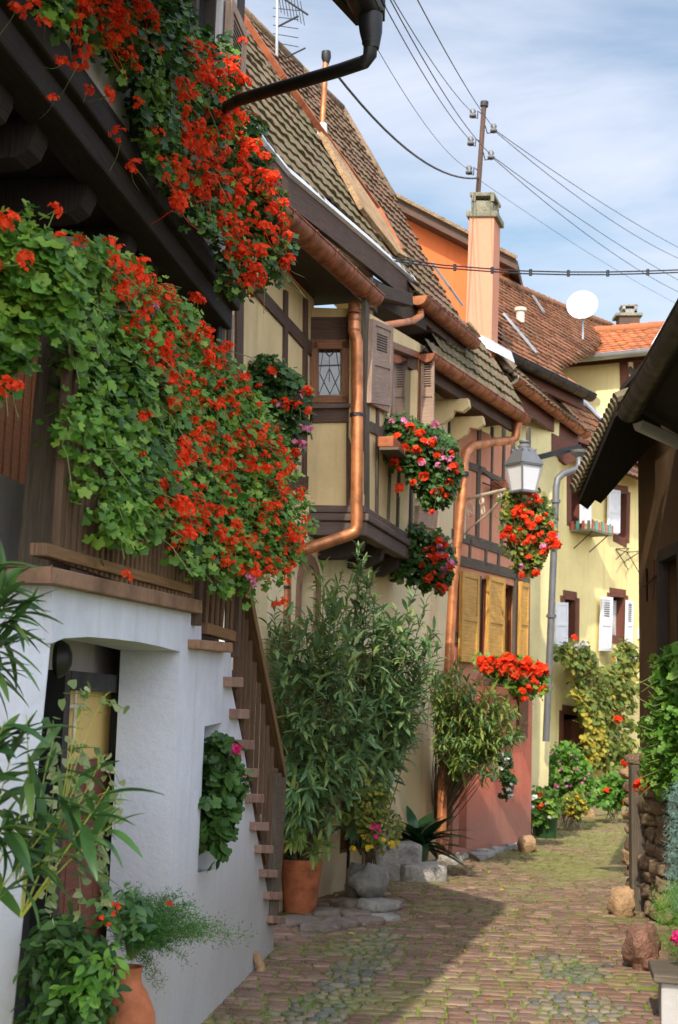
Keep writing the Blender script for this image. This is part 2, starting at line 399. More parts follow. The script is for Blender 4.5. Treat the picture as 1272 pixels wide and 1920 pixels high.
# =================================================================== SETTING
g = MB(); g.face([V((-400, -60, -.02)), V((400, -60, -.02)), V((400, 900, -.02)), V((-400, 900, -.02))])
gm = N('earth'); gm.base(gm.ramp(gm.noise(gm.coords('World'), .6, 6), [(.3, (.05, .045, .03)), (.7, (.11, .10, .06))])); gm.set(.95)
tag(g.build('ground', gm.m), kind='structure')

# joint sheet with moss under the setts
jm = N('joint_earth_and_moss'); w = jm.coords('World'); a = jm.noise(w, 1.1, 5, .65); b = jm.noise(w, 22, 5, .7)
c = jm.ramp(b, [(.35, (.05, .038, .022)), (.6, (.13, .095, .06))])
c = jm.mix(jm.ramp(jm.math('ADD', a, jm.math('MULTIPLY', b, .3)), [(.50, (0, 0, 0)), (.60, (1, 1, 1))]), c, (.16, .22, .03))
jm.base(c); jm.set(.95); jm.bump(b, .012)
g = MB(); 
for i in range(1): g.face([V((-4, 3, 0)), V((7, 3, 0)), V((7, 40, 0)), V((-4, 40, 0))])
tag(g.build('street_joints', jm.m), kind='structure')

# setts
pm = N('sett_stone'); g_ = pm.n("ShaderNodeNewGeometry"); at_ = pm.n("ShaderNodeAttribute", attribute_name='tone')
w = pm.coords('World'); a = pm.noise(w, 9, 5, .7); b = pm.noise(w, 55, 4, .7); big = pm.noise(w, .9, 4, .6)
cb = pm.ramp(g_.outputs['Random Per Island'], [(0, (.15, .085, .062)), (.3, (.23, .13, .092)), (.55, (.275, .17, .12)), (.75, (.18, .12, .095)), (1, (.34, .225, .155))])
cc = pm.ramp(g_.outputs['Random Per Island'], [(0, (.09, .105, .10)), (.35, (.20, .165, .115)), (.7, (.26, .215, .145)), (1, (.115, .135, .135))])
c = pm.mix(at_.outputs['Fac'], cb, cc)
c = pm.mix(pm.ramp(a, [(.35, (.55, .55, .55)), (.6, (0, 0, 0))]), c, (.075, .055, .04))
gp_ = pm.n('ShaderNodeNewGeometry'); sx_ = pm.n('ShaderNodeSeparateXYZ'); pm.l(gp_.outputs['Position'], sx_.inputs[0]); mr_ = pm.n('ShaderNodeMapRange', i_1=13.0, i_2=17.5, i_3=0.0, i_4=.15); pm.l(sx_.outputs[1], mr_.inputs[0]); mz = pm.math('ADD', pm.math('ADD', big, mr_.outputs[0]), pm.math('MULTIPLY', a, .35)); c = pm.mix(pm.ramp(mz, [(.67, (0, 0, 0)), (.88, (.62, .62, .62))]), c, (.16, .20, .04))
pm.base(c); pm.set(.8, 0, .3); pm.bump(pm.math('ADD', a, b), .007)
def in_cobble(x, y):
    p = V((x, y, 0)); 
    for (cx, cy, rx, ry, an) in COB:
        dx, dy = x - cx, y - cy; c_, s_ = math.cos(an), math.sin(an); u, v = dx * c_ + dy * s_, -dx * s_ + dy * c_
        if (u / rx) ** 2 + (v / ry) ** 2 < 1: return True
    return False
def cob(px, py, rx, ry, an=.25): p = G(px, py); return (p.x, p.y, rx, ry, an)
COB = [cob(690, 1800, .17, 1.6, -.15), cob(610, 1885, .22, .9, -.15), cob(1060, 1815, .28, .55, 0), cob(1085, 1890, .3, .5, 0)]
vs, fs, tn = [], [], []
def sett(cx, cy, lx, ly, ang, z, tone, tx, ty):
    c_, s_ = math.cos(ang), math.sin(ang); base = len(vs)
    k = 8; pts = []
    rad = tone > .5
    for lev, (sc, zz) in enumerate(((1.0, -.03), (.985, z - .006), (.93, z - .001), (.5, z + (.003 if rad else .001)))):
        for j in range(k):
            a = 2 * math.pi * (j + .5) / k; e = .32 if not rad else .5
            x = math.copysign(abs(math.cos(a)) ** e, math.cos(a)) * lx / 2 * sc; y = math.copysign(abs(math.sin(a)) ** e, math.sin(a)) * ly / 2 * sc
            wob = 1 + .06 * math.sin(a * 3 + cx * 37 + cy * 11)
            x *= wob; y *= wob
            vs.append((cx + x * c_ - y * s_, cy + x * s_ + y * c_, zz + tx * x + ty * y)); tn.append(tone)
    for l in range(3):
        for j in range(k):
            j2 = (j + 1) % k; fs.append((base + l * k + j, base + l * k + j2, base + (l + 1) * k + j2, base + (l + 1) * k + j))
    t = base + 3 * k
    fs.append((t, t + 1, t + 2, t + 3)); fs.append((t, t + 3, t + 4, t + 7)); fs.append((t + 4, t + 5, t + 6, t + 7))
y = 6.2; row = 0
def street_dx(y): return .14 * (y - 6) + .004 * (y - 6) ** 2
def street_ang(y): return -(.10 + .010 * (y - 6)) + .05
r = random.Random(11)
while y < 27:
    d = r.uniform(.10, .14); x = -1.4 + r.uniform(0, .1)
    xe = 5.0
    while x < xe:
        wd = r.uniform(.10, .22); px_, py_ = x + street_dx(y) + wd / 2, y + d / 2 + math.tan(street_ang(y)) * (x - 1) + .02 * math.sin(x * 2.3 + y)
        if in_cobble(px_, py_):
            for q in range(2):
                sett(px_ - wd * .25 + q * wd * .5, py_ + r.uniform(-.015, .015), wd * .5 * r.uniform(.85, 1.0), d * r.uniform(.7, .98), street_ang(y) + r.uniform(-.3, .3), r.uniform(.006, .016), 1.0, r.uniform(-.05, .05), r.uniform(-.05, .05))
        elif r.random() > .002:
            sett(px_, py_, wd - r.uniform(.003, .014), d - r.uniform(.004, .015), street_ang(y) + r.uniform(-.04, .04), r.uniform(.006, .013), 0.0, r.uniform(-.035, .035), r.uniform(-.045, .045))
        x += wd
    y += d
o = np_mesh('street_paving', np.array(vs), np.array(fs), pm.m, None, attr=tn); tag(o, kind='structure')

# =================================================================== PLANES
A = Wall(G(380, 1920), G(515, 1780))
B = Wall(atz(0, 50, 4.5), atz(400, 560, 4.5))
C = Wall(B.o - B.n * .95, B.o - B.n * .95 + B.d)
K = at(683, 900, 12.7)
U = Wall(at(580, 760, 12.7), at(580, 760, 12.7) + V((.267, 1, 0)))
FR = Wall(V((K.x, K.y, 0)), V((K.x + 1, K.y + .02, 0)))
FR.n = V((FR.d.y, -FR.d.x, 0))
L_ = Wall(V((K.x, K.y, 0)), V((K.x + .25, K.y + 1, 0)))
DW = Wall(at(585, 1000, 12.75), G(835, 1605))
PK = Wall(G(843, 1604), G(988, 1577))


# =================================================================== HOUSE 1 : white stair house (front left)
h1 = thing('timbered_house', A.hit(200, 1900), 'near house on the left with whitewashed cellar wall, timber gallery and jettied upper floor', 'house')
c98 = A.hit(98, 1195)
zf = 0
# white ground-floor wall with arched cellar doorway and flower niche
arch = [(98, 1206), (120, 1197), (165, 1194), (215, 1198), (262, 1204), (300, 1212), (338, 1222)]
outer = [(76, 1085), (98, 1092), (378, 1148), (378, 1215), (435, 1222)]
outer_r = [(435, 1290), (446, 1345), (457, 1400), (466, 1460), (475, 1515), (483, 1570), (491, 1610), (499, 1655), (506, 1700), (513, 1760), (513, 1792)]
def zpt(px, z):  # point on A below a photo column at height z
    p = A.hit(px, 1500); t = (p - A.o).dot(A.d); return A.at(t, z)
pr = A.hit(338, 1222); pl_ = A.hit(98, 1206)
jr = (A.hit(305, 1910) - A.o).dot(A.d); jl = (A.hit(60, 1900) - A.o).dot(A.d)
mb = MB()
OUT = [A.hit(*p) for p in outer + outer_r] + [A.at((A.hit(513, 1792) - A.o).dot(A.d), -.05), A.at(jr + .02, -.05)]
ARC = [A.hit(*p) for p in arch]
# body: doorway opens to the ground so it is part of the outline
OUT = [A.hit(98, 1092)] + OUT[2:] + [A.hit(320, 1640)] + ARC[::-1]
nich = [(384, 1362), (416, 1355), (404, 1630), (371, 1636)]
mb.wall_holes(OUT, [[A.hit(*p) for p in nich]], A.n, .30)
wallo = mb.build('wall', M['white'], h1)
# near pillar with chamfered corner
p0, p1 = A.hit(98, 1092), A.hit(98, 1206); ch = 2.6
top = A.hit(98, 1092).z
ax = A.hit(98, 1300); f0 = V((ax.x - .075, ax.y - .085, 0)); f1 = f0 + V((-1.5, -.12, 0))
lean = V((-.085, -.03, 0))
mb = MB()
def pil(pts):
    b = [V((p.x, p.y, -.05)) + lean for p in pts]; t = [V((p.x, p.y, top)) for p in pts]; n = len(pts)
    mb.face(b); mb.face(t[::-1])
    for i in range(n):
        j = (i + 1) % n; mb.face([b[i], b[j], t[j], t[i]])
pil([V((ax.x, ax.y, 0)), V((ax.x, ax.y, 0)) - A.n * .3 , f1 + V((0, .3, 0)), f1, f0])
mb.build('pillar', M['white'], h1, bevel=.012)
# ledge slab
mb = MB()
onwall(mb, A, [(98, 1062), (380, 1126), (380, 1151), (98, 1094)], -.35, .05)
q0 = A.hit(98, 1062, .05); q1 = A.hit(98, 1094, .05); dz = q0.z - q1.z
f0t = V((f0.x, f0.y, 0)); 
poly = [V((q0.x, q0.y, q1.z)), f0t + V((.01, -.05, q1.z)), f1 + V((0, -.05, q1.z)), f1 + V((0, .3, q1.z)), q1 - A.n * .36]
mb.prism(poly, V((0, 0, dz)))
mb.build('ledge', M['ledge'], h1, bevel=.006)
mb = MB(); onwall(mb, A, [(374, 1199), (437, 1205), (437, 1224), (374, 1217)], -.9, .06)
mb.build('landing_slab', M['slab'], h1, bevel=.006)
# gallery floor
mb = MB(); zf = q1.z; ta, tb = 0, 0
tA = (A.hit(98, 1094) - A.o).dot(A.d); tB = (A.hit(378, 1150) - A.o).dot(A.d)
mb.prism([A.at(tA - .1, zf, -.31), A.at(tB + 2, zf - .12, -.31), A.at(tB + 2, zf - .12, -1.7), A.at(tA - .1, zf, -1.7)], V((0, 0, .1)))
mb.build('gallery_floor', M['bwood'], h1)
# recessed cellar door: frame, blind, doors
Ad = Wall(A.o - A.n * .31, A.o - A.n * .31 + A.d)
ta = (Ad.hit(60, 1400) - Ad.o).dot(Ad.d); tb = (Ad.hit(238, 1400) - Ad.o).dot(Ad.d)
mb = MB()
P = lambda t, z, o=0: Ad.at(t, z, o)
zt = Ad.hit(180, 1262).z; w = .085
mb.prism([P(tb - w, 0), P(tb, 0), P(tb, zt), P(tb - w, zt)], -Ad.n * .12)
tl = (Ad.hit(128, 1400) - Ad.o).dot(Ad.d)
mb.prism([P(tl - w, 0, -.002), P(tl, 0, -.002), P(tl, zt, -.002), P(tl - w, zt, -.002)], -Ad.n * .12)
mb.prism([P(tl, zt - w), P(tb - w, zt - w), P(tb - w, zt), P(tl, zt)], -Ad.n * .12)
door = mb.build('door', M['black'], h1, bevel=.004)
mb = MB(); zc = Ad.hit(230, 1420).z
mb.prism([P(tl, zc, -.07), P(tb - w, zc, -.07), P(tb - w, zt - w, -.07), P(tl, zt - w, -.07)], -Ad.n * .02); mb.build('blind', M['ypane'], door)
mb = MB(); mb.prism([P(tl, 0, -.05), P(tb - w, 0, -.05), P(tb - w, zc, -.05), P(tl, zc, -.05)], -Ad.n * .04)
for i in range(1, 4):
    t = tl + (tb - w - tl) * i / 4; mb.prism([P(t - .006, 0, -.045), P(t + .006, 0, -.045), P(t + .006, zc, -.045), P(t - .006, zc, -.045)], -Ad.n * .006)
mb.build('door_panel', M['rwood'], door)
mb = MB(); mb.tube([P(tl + .05, zc + .25, -.03), P(tl + .3, zc + .25, -.03)], .012); mb.tube([P(tl + .17, zc + .05, -.03), P(tl + .17, zt - w, -.03)], .008); mb.build('handle', M['creamm'], door)
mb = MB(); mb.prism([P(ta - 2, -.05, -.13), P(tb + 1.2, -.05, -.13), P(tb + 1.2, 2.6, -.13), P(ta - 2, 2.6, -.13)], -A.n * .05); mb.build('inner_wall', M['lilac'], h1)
mb = MB(); mb.prism([P(ta - .9, 0, -.10), P(tl - w, 0, -.10), P(tl - w, zt - .02, -.10), P(ta - .9, zt - .02, -.10)], -A.n * .02); mb.build('cellar_dark_sheet', M['dark'], h1)  # flat near-black sheet: the dark of the unlit cellar put into its colour
# wall lamp in the doorway
lp = Ad.hit(103, 1235, .05); wl = thing('wall_lamp', lp, 'small black oval bulkhead lamp high in the whitewashed cellar doorway', 'lamp')
mb = MB(); 
for i in range(1): mb.lathe(V((0, 0, 0)), [(.001, 0), (.05, .0), (.06, .02), (.045, .055), (.02, .07), (.001, .072)], 18)
rot = Matrix.Rotation(R(90), 3, 'Y'); mb.v = [tuple(lp + rot @ V((x * 1.35, y, z)) ) for x, y, z in mb.v]
mb.build('housing', M['black'], wl, True, auto=40)

# stairs: stone treads + white string wall is the wall itself
ty_ = [1269, 1329, 1387, 1440, 1488, 1541, 1584, 1630, 1672, 1717]; tx_ = [433, 444, 454, 463, 472, 481, 490, 498, 506, 512]
st = thing('stone_staircase', A.hit(512, 1750), 'steep stone stair with pinkish treads and slatted wooden railing beside white wall', 'staircase')
for i, (x, y) in enumerate(zip(tx_, ty_)):
    mb = MB(); h = 19 - i * .5
    onwall(mb, A, [(x, y), (x + 24, y + 1), (x + 24, y + h + 1), (x, y + h)], -.95, .045)
    mb.build('tread', M['tread'], st, bevel=.005)
mb = MB()
pts = [A.hit(x + 6, y + 10) for x, y in zip(tx_, ty_)]
for i in range(len(pts) - 1):
    a, b = pts[i], pts[i + 1]; mb.prism([b, V((b.x, b.y, a.z)), V((b.x, b.y, a.z)) - A.n * .9, b - A.n * .9], A.d * -.03)
mb.build('riser', M['bwood'], st)
mb = MB(); mb.prism([A.at((A.hit(460, 1400) - A.o).dot(A.d), 0, -.95), A.at((A.hit(512, 1700) - A.o).dot(A.d), 0, -.95), A.at((A.hit(512, 1700) - A.o).dot(A.d), .2, -.95), A.at((A.hit(440, 1250) - A.o).dot(A.d), 2.0, -.95), A.at((A.hit(440, 1250) - A.o).dot(A.d), 0, -.95)], -A.n * .1); mb.build('inner_string', M['bwood'], st)
# stair railing
mb = MB(); wbar(mb, A, (468, 1095), (537, 1450), .075, -.02, .05); mb.build('handrail', M['rail'], st, bevel=.006)
mb = MB(); onwall(mb, A, [(519, 1452), (538, 1446), (531, 1600), (521, 1735), (511, 1735), (517, 1600)], -.06, .03); mb.build('newel_post', M['gwood'], st, bevel=.006)
mb = MB(); wbar(mb, A, (438, 1262), (516, 1700), .05, -.045, -.012); mb.build('lower_rail', M['rail'], st, bevel=.004)
for i in range(11):
    f = (i + .5) / 11; xt = 446 + (534 - 446) * f; 
    yt = 1100 + (xt - 468) * 5.14 if xt > 468 else 1097
    xb = 440 + (516 - 440) * f; yb = 1265 + (xb - 438) * 5.6
    p, q = A.hit(xt, yt, -.0), A.hit(xb, yb, -.0)
    z0, z1 = q.z, p.z; c0 = V((q.x, q.y, 0)); mb = MB()
    mb.bar(V((p.x, p.y, z0)) + A.n * -.005, p - A.n * .005, .022, .03, A.n)
    mb.build('baluster', M['rail'], st, bevel=.003)

# gallery post, railings
post = MB(); pa = at(72, 1056, 5.35); 
x0 = at(52, 1056, 5.33); 
post.prism([V((x0.x - .045, x0.y, top + .07)), V((x0.x + .085, x0.y + .01, top + .07)), V((x0.x + .14, x0.y + .13, top + .07)), V((x0.x + .01, x0.y + .13, top + .07))], V((.05, .03, 1.32)))
post.build('gallery_post', M['gwood'], h1, bevel=.008)
mb = MB(); wbar(mb, A, (88, 1030), (362, 1106), .045, -.03, .03); mb.build('bottom_rail', M['railo'], h1, bevel=.004)
mb = MB(); mbz = A.hit(100, 1040).z
t0, t1 = (A.hit(100, 1040) - A.o).dot(A.d), (A.hit(362, 1100) - A.o).dot(A.d)
mb.bar(A.at(t0, mbz + .80), A.at(t1, mbz + .80), .07, .05); mb.build('top_rail', M['railo'], h1, bevel=.004)
nb = 30
for i in range(nb):
    t = t0 + (t1 - t0) * (i + .5) / nb; mb = MB(); mb.bar(A.at(t, mbz - .02), A.at(t, mbz + .79), .045 if i < 8 else .03, .03, A.n)
    mb.build('railing_baluster', M['rail'] if i < 10 else M['railo'], h1, bevel=.003)
# short landing railing
mb = MB(); t2, t3 = (A.hit(380, 1190) - A.o).dot(A.d), (A.hit(437, 1190) - A.o).dot(A.d); zb = A.hit(405, 1185).z
mb.bar(A.at(t2, zb), A.at(t3, zb), .06, .06); mb.build('bottom_rail', M['railo'], h1, bevel=.004)
mb = MB(); mb.bar(A.at(t2, zb + .98), A.at(t3, zb + .98), .07, .05); mb.build('top_rail', M['railo'], h1)
for i in range(6):
    t = t2 + (t3 - t2) * (i + .5) / 6; mb = MB(); mb.tube([A.at(t, zb + .02), A.at(t, zb + .3), A.at(t, zb + .5), A.at(t, zb + .7), A.at(t, zb + .97)], .015, 8, True, [.012, .016, .022, .016, .012]); mb.build('railing_baluster', M['railo'], h1)
mb = MB(); mb.bar(A.at(t3, zb - .12), A.at(t3, zb + 1.1), .08, .08, A.n); mb.build('landing_post', M['bwood'], h1, bevel=.005)
mb = MB(); mb.bar(A.at(t1 + .03, zb), A.at(t1 + .03, zb + 1.2), .08, .08, A.n); mb.build('landing_post', M['bwood'], h1, bevel=.005)

# gallery back wall (C) with orange wooden door
tc0 = -3.2; tcE = (C.hit(430, 700) - C.o).dot(C.d)
mb = MB(); mb.prism([C.at(-6, zf), C.at(tcE, zf), C.at(tcE, 4.6), C.at(-6, 4.6)], -C.n * .2); mb.build('gallery_wall', M['pinkpl'], h1)
mb = MB()
zz = 4.0
for z_, w_ in ((3.95, .16), (2.5, .14)): mb.prism([C.at(-6, z_ - w_ / 2, .03), C.at(tcE, z_ - w_ / 2, .03), C.at(tcE, z_ + w_ / 2, .03), C.at(-6, z_ + w_ / 2, .03)], -C.n * .03)
for t in np.arange(-5, tcE, .95): mb.prism([C.at(t, zf, .028), C.at(t + .16, zf, .028), C.at(t + .16, 4.5, .028), C.at(t, 4.5, .028)], -C.n * .03)
mb.build('timber_frame', M['dwood'], h1)
td0, td1 = (C.hit(-60, 800) - C.o).dot(C.d), (C.hit(52, 800) - C.o).dot(C.d)
mb = MB(); zd = zf + .1
mb.prism([C.at(td0, zd, .05), C.at(td1, zd, .05), C.at(td1, zd + 2.0, .05), C.at(td0, zd + 2.0, .05)], -C.n * .05)
for i in range(7):
    t = td0 + (td1 - td0) * (i + .5) / 7; mb.prism([C.at(t - .04, zd, .062), C.at(t + .04, zd, .062), C.at(t + .04, zd + 2.0, .062), C.at(t - .04, zd + 2.0, .062)], -C.n * .013)
mb.build('gallery_door', M['owood'], h1, bevel=.003)
# dark gable end timber beyond the gallery
mb = MB(); pe = B.hit(440, 640); 
tE = (B.hit(441, 300) - B.o).dot(B.d)
mb.prism([B.at(tE, 2.1, 0), B.at(tE, 2.1, -2.4), B.at(tE, 7.2, -2.4), B.at(tE, 7.2, 0)], B.d * .12); mb.build('end_wall', M['dwood'], h1)
mb = MB(); onwall(mb, Wall(B.at(tE - .35, 0, -.02), B.at(tE, 0, -.02)), [(424, 590), (440, 590), (436, 690), (421, 672)], -.03, .01); mb.build('shutter', M['shut'], h1)
# jettied upper floor
mb = MB()
OU = [B.at(-7, 4.5), B.at(tE, 4.5), B.at(tE, 7.2), B.at(-7, 7.2)]
w0, w1 = (B.hit(343, 50) - B.o).dot(B.d), (B.hit(416, 50) - B.o).dot(B.d)
zw0, zw1 = 5.35, 6.7
HW = [B.at(w0, zw0), B.at(w1, zw0), B.at(w1, zw1), B.at(w0, zw1)]
mb.wall_holes(OU, [HW], B.n, .2); mb.build('upper_wall', M['lilac'], h1)
fr = MB()
for a, b in (((w0, zw0), (w1, zw0)), ((w0, zw1), (w1, zw1)), ((w0, zw0), (w0, zw1)), ((w1, zw0), (w1, zw1)), (((w0 + w1) / 2, zw0), ((w0 + w1) / 2, zw1))):
    fr.bar(B.at(*a, -.08), B.at(*b, -.08), .08, .07, B.n)
win = fr.build('window', M['dwood'], h1)
mb = MB(); mb.prism([B.at(w0, zw0, -.11), B.at(w1, zw0, -.11), B.at(w1, zw1, -.11), B.at(w0, zw1, -.11)], -B.n * .01); mb.build('pane', M['pane'], win)
for (ta_, tb_) in ((w1 + .02, tE - .03), (w0 - .75, w0 - .02)):
    shutter(win, [B.at(ta_, zw1, .05), B.at(tb_, zw1, .05), B.at(tb_, zw0, .05), B.at(ta_, zw0, .05)], .035, M['shut'] if ta_ > w1 else M['dwood'], (.08, .44, 14))
mb = MB()
for t in (w0 - 1.0, w0 - 2.0, w0 - 2.7, w0 - 3.6, w0 - 4.4, tE - .14): mb.prism([B.at(t, 4.7, .015), B.at(t + .13, 4.7, .015), B.at(t + .13, 7.2, .015), B.at(t, 7.2, .015)], -B.n * .02)
mb.build('timber_frame', M['dwood'], h1)
# moulded sill beam, soffit boards, joists with rounded ends
mb = MB()
for z_, h_, o_ in ((4.66, .10, .05), (4.55, .12, .085), (4.41, .15, .03)):
    mb.prism([B.at(-7, z_, o_), B.at(tE, z_, o_), B.at(tE, z_ + h_, o_), B.at(-7, z_ + h_, o_)], -B.n * .2)
mb.build('sill_beam', M['jwood'], h1, bevel=.015)
mb = MB(); mb.prism([B.at(-7, 4.5, -.0), B.at(tE, 4.5, -.0), B.at(tE, 4.5, -1.0), B.at(-7, 4.5, -1.0)], V((0, 0, -.04))); mb.build('soffit', M['jwood'], h1)
Bj = Wall(B.o - B.n * .12, B.o - B.n * .12 + B.d)
for (x, y) in ((-75, -20), (30, 130), (93, 225), (184, 332), (260, 418), (300, 460), (345, 510)):
    t = (Bj.hit(x, y) - Bj.o).dot(Bj.d); mb = MB()
    prof = [(0, 4.45), (0, 4.36), (-.03, 4.29), (-.10, 4.25), (-.2, 4.24), (-.95, 4.24), (-.95, 4.45)]
    mb.prism([Bj.at(t, z, o) for o, z in prof], -B.d * .17); mb.build('joist', M['jwood'], h1, bevel=.006)
# roof with deep eave, gutter; the black downpipe
ze = 6.15; Ee = at(722, 40, 7.0); E0 = Ee + V((-.244, -1, 0)) * 9
mb = MB(); up = V((-2.6, .38, 3.0))
mb.prism([Ee, E0, E0 + up, Ee + up], V((0, 0, .16))); mb.build('roof', M['dwood'], h1)
mb = MB(); mb.prism([V((Ee.x, Ee.y, Ee.z)), V((Ee.x, Ee.y, Ee.z)) + V((-1.0, .14, 1.15)), V((Ee.x, Ee.y, Ee.z)) + V((-1.0, .14, .95)), V((Ee.x, Ee.y, Ee.z)) + V((-.15, .02, -.02))], V((-.01, -.12, 0)))
mb.build('verge_board', M['dwood'], h1)
pts = [at(722, 12, 8.9), at(722, 12, 8.9) + V((-.244, -1, 0)) * 8]
mb = MB(); gd = V((-.244, -1, 0)).normalized(); ge = at(690, 14, 6.95)
mb.half(ge, ge + gd * 8, .088); mb.build('gutter', M['black'], h1, True, auto=40)
bp = thing('downpipe', B.at(tE, 2.2, .1), 'black metal downpipe with bent elbow under the dark eave at top of picture', 'downpipe')
c0 = at(694, 30, 6.9); 
mb = MB(); mb.tube([c0, at(696, 62, 6.9), at(697, 92, 6.9)], .05, 16, True, [.066, .058, .039])
mb.tube([at(696, 60, 6.9), at(694, 104, 6.9), at(684, 116, 6.91), at(640, 131, 7.05), at(520, 166, 7.6), at(450, 187, 8.0), at(425, 200, 8.5), at(418, 260, 9.9), at(412, 560, 10.0), at(408, 660, 10.0)], .036, 16)
mb.tube([at(696, 74, 6.9), at(696, 82, 6.9)], .047, 16)
mb.build('pipe', M['black'], bp, True, auto=50)
mb = MB(); mb.tube([at(412, 585, 10.0), at(412, 592, 10.0)], .055, 14); mb.build('pipe_bracket', M['iron'], bp)
# rear body so the house is solid
mb = MB(); mb.prism([B.at(-7, 7.2, -.2), B.at(tE, 7.2, -.2), B.at(tE, 7.2, -5), B.at(-7, 7.2, -5)], V((0, 0, -.1))); mb.build('attic_floor', M['dwood'], h1)
# =================================================================== HOUSE 2 : cream half-timbered house with oriel
h2 = thing('half_timbered_house', DW.hit(700, 1600), 'cream half-timbered house with projecting oriel, brown tiled roof and copper gutters', 'house')
ntop = 545
# ground wall with arched niche opening and doorway
dA = (DW.hit(545, 1300) - DW.o).dot(DW.d); dB = (DW.hit(838, 1400) - DW.o).dot(DW.d)
nz = DW.hit(573, 1105).z; nt_ = (DW.hit(577, 1130) - DW.o).dot(DW.d)
hole = [DW.at(nt_ + .20 * math.cos(a), nz + .22 * math.sin(a)) for a in np.linspace(0, math.pi, 9)] + [DW.at(nt_ - .20, nz - .5), DW.at(nt_ + .20, nz - .5)]
d0, d1 = (DW.hit(640, 1500) - DW.o).dot(DW.d), (DW.hit(716, 1500) - DW.o).dot(DW.d)
dhole = [DW.at(d0, .35), DW.at(d1, .35), DW.at(d1, 2.25), DW.at(d0, 2.25)]
zoo = 3.55
tr = (DW.hit(850, 835) - DW.o).dot(DW.d)
mb = MB(); mb.wall_holes([DW.at(dA - .6, -.05), DW.at(dB, -.05), DW.at(tr + .05, 3.9), DW.at(dA - .6, zoo)], [hole, dhole], DW.n, .3)
mb.build('ground_wall', M['cream2'], h2)
mb = MB(); ring = [(.20, .22), (.30, .32)]
for i in range(10):
    a, b = math.pi * i / 10, math.pi * (i + 1) / 10
    mb.prism([DW.at(nt_ + ring[0][0] * math.cos(a), nz + ring[0][1] * math.sin(a), .02), DW.at(nt_ + ring[1][0] * math.cos(a), nz + ring[1][1] * math.sin(a), .02), DW.at(nt_ + ring[1][0] * math.cos(b), nz + ring[1][1] * math.sin(b), .02), DW.at(nt_ + ring[0][0] * math.cos(b), nz + ring[0][1] * math.sin(b), .02)], -DW.n * .04)
for s in (-1, 1): mb.prism([DW.at(nt_ + s * .20, nz - .5, .02), DW.at(nt_ + s * .30, nz - .5, .02), DW.at(nt_ + s * .30, nz, .02), DW.at(nt_ + s * .20, nz, .02)], -DW.n * .04)
wn_ = mb.build('arched_window', M['slab'], h2)
mb = MB(); mb.prism([DW.at(nt_ - .25, nz - .55, -.2), DW.at(nt_ + .25, nz - .55, -.2), DW.at(nt_ + .25, nz + .3, -.2), DW.at(nt_ - .25, nz + .3, -.2)], -DW.n * .01); mb.build('pane', M['pane'], wn_)
# red-brown entrance door
mb = MB(); mb.prism([DW.at(d0, .35, -.12), DW.at(d1, .35, -.12), DW.at(d1, 2.25, -.12), DW.at(d0, 2.25, -.12)], -DW.n * .05)
dd = mb.build('door', M['owood'], h2)
mb = MB()
for k in range(3):
    z0 = .5 + k * .58; mb.prism([DW.at(d0 + .12, z0, -.10), DW.at(d1 - .12, z0, -.10), DW.at(d1 - .12, z0 + .45, -.10), DW.at(d0 + .12, z0 + .45, -.10)], -DW.n * .021)
mb.build('door_panel', M['owood'], dd, bevel=.008)
mb = MB(); 
hp = DW.hit(682, 1462, -.05)
for k in range(8):
    a, b = math.pi * 2 * k / 8, math.pi * 2 * (k + 1) / 8
    mb.tube([hp + DW.d * .05 * math.cos(a) + V((0, 0, .05 * math.sin(a))), hp + DW.d * .05 * math.cos(b) + V((0, 0, .05 * math.sin(b)))], .009, 6)
mb.build('door_knocker', M['black'], dd)
# upper wall (before the oriel)
uE = (U.hit(583, 760) - U.o).dot(U.d); uS = (U.hit(430, 700) - U.o).dot(U.d); uT = 6.15
mb = MB(); mb.prism([U.at(uS - .5, 3.3), U.at(uE, 3.3), U.at(uE, uT), U.at(uS - .5, uT)], -U.n * .25); mb.build('upper_wall', M['cream'], h2)
def framebars(name, W, segs, mat=M['bwood'], par=h2, o0=-.02, o1=.02):
    for k, (a, b, w) in enumerate(segs):
        mb = MB(); wbar(mb, W, a, b, w, o0, o1 + (k % 3) * .003); mb.build(name, mat, par, bevel=.004)
framebars('timber_beam', U, [((452, 520), (448, 1000), .17), ((470, 528), (590, 660), .12), ((539, 545), (535, 1000), .09), ((440, 905), (585, 905), .12), ((533, 720), (582, 800), .10), ((576, 560), (573, 1000), .10)])
# oriel: front face, long face, roofless box under the eave
kz0 = at(660, 950, 12.7).z; kz1 = 5.35
fl = at(552, 900, 12.7)
mb = MB()
wp = [(597, 655), (640, 653), (640, 740), (597, 742)]
FT = [FR.hit(548, 948), FR.hit(683, 952), V((FR.hit(683, 952).x, FR.hit(683, 952).y, kz1)), V((FR.hit(548, 948).x, FR.hit(548, 948).y, kz1))]
mb.wall_holes(FT, [[FR.hit(*p) for p in wp]], FR.n, .12)
lE = (L_.hit(778, 980) - L_.o).dot(L_.d)
ow = mb.build('oriel_front', M['cream'], h2)
mb = MB(); lo, hi = [(735, 648), (790, 668), (789, 815), (734, 775)], None
Lw = [L_.hit(*p) for p in lo]
kz2 = max(p.z for p in Lw) + .2
lX = (L_.hit(806, 980) - L_.o).dot(L_.d)
mb.wall_holes([L_.at(0.0, kz0), L_.at(lE, kz0), L_.at(lE, kz0 + .45), L_.at(lX, kz0 + .6), L_.hit(806, 655), L_.hit(684, 582)], [Lw], L_.n, .14)
mb.build('oriel_side', M['cream'], h2)
mb = MB(); e = L_.at(lE, 0); mb.prism([V((e.x, e.y, kz0)), V((e.x, e.y, kz0)) - L_.n * 1.0, V((e.x, e.y, kz1)) - L_.n * 1.0, V((e.x, e.y, kz1))], L_.d * -.1); mb.build('oriel_back', M['cream'], h2)
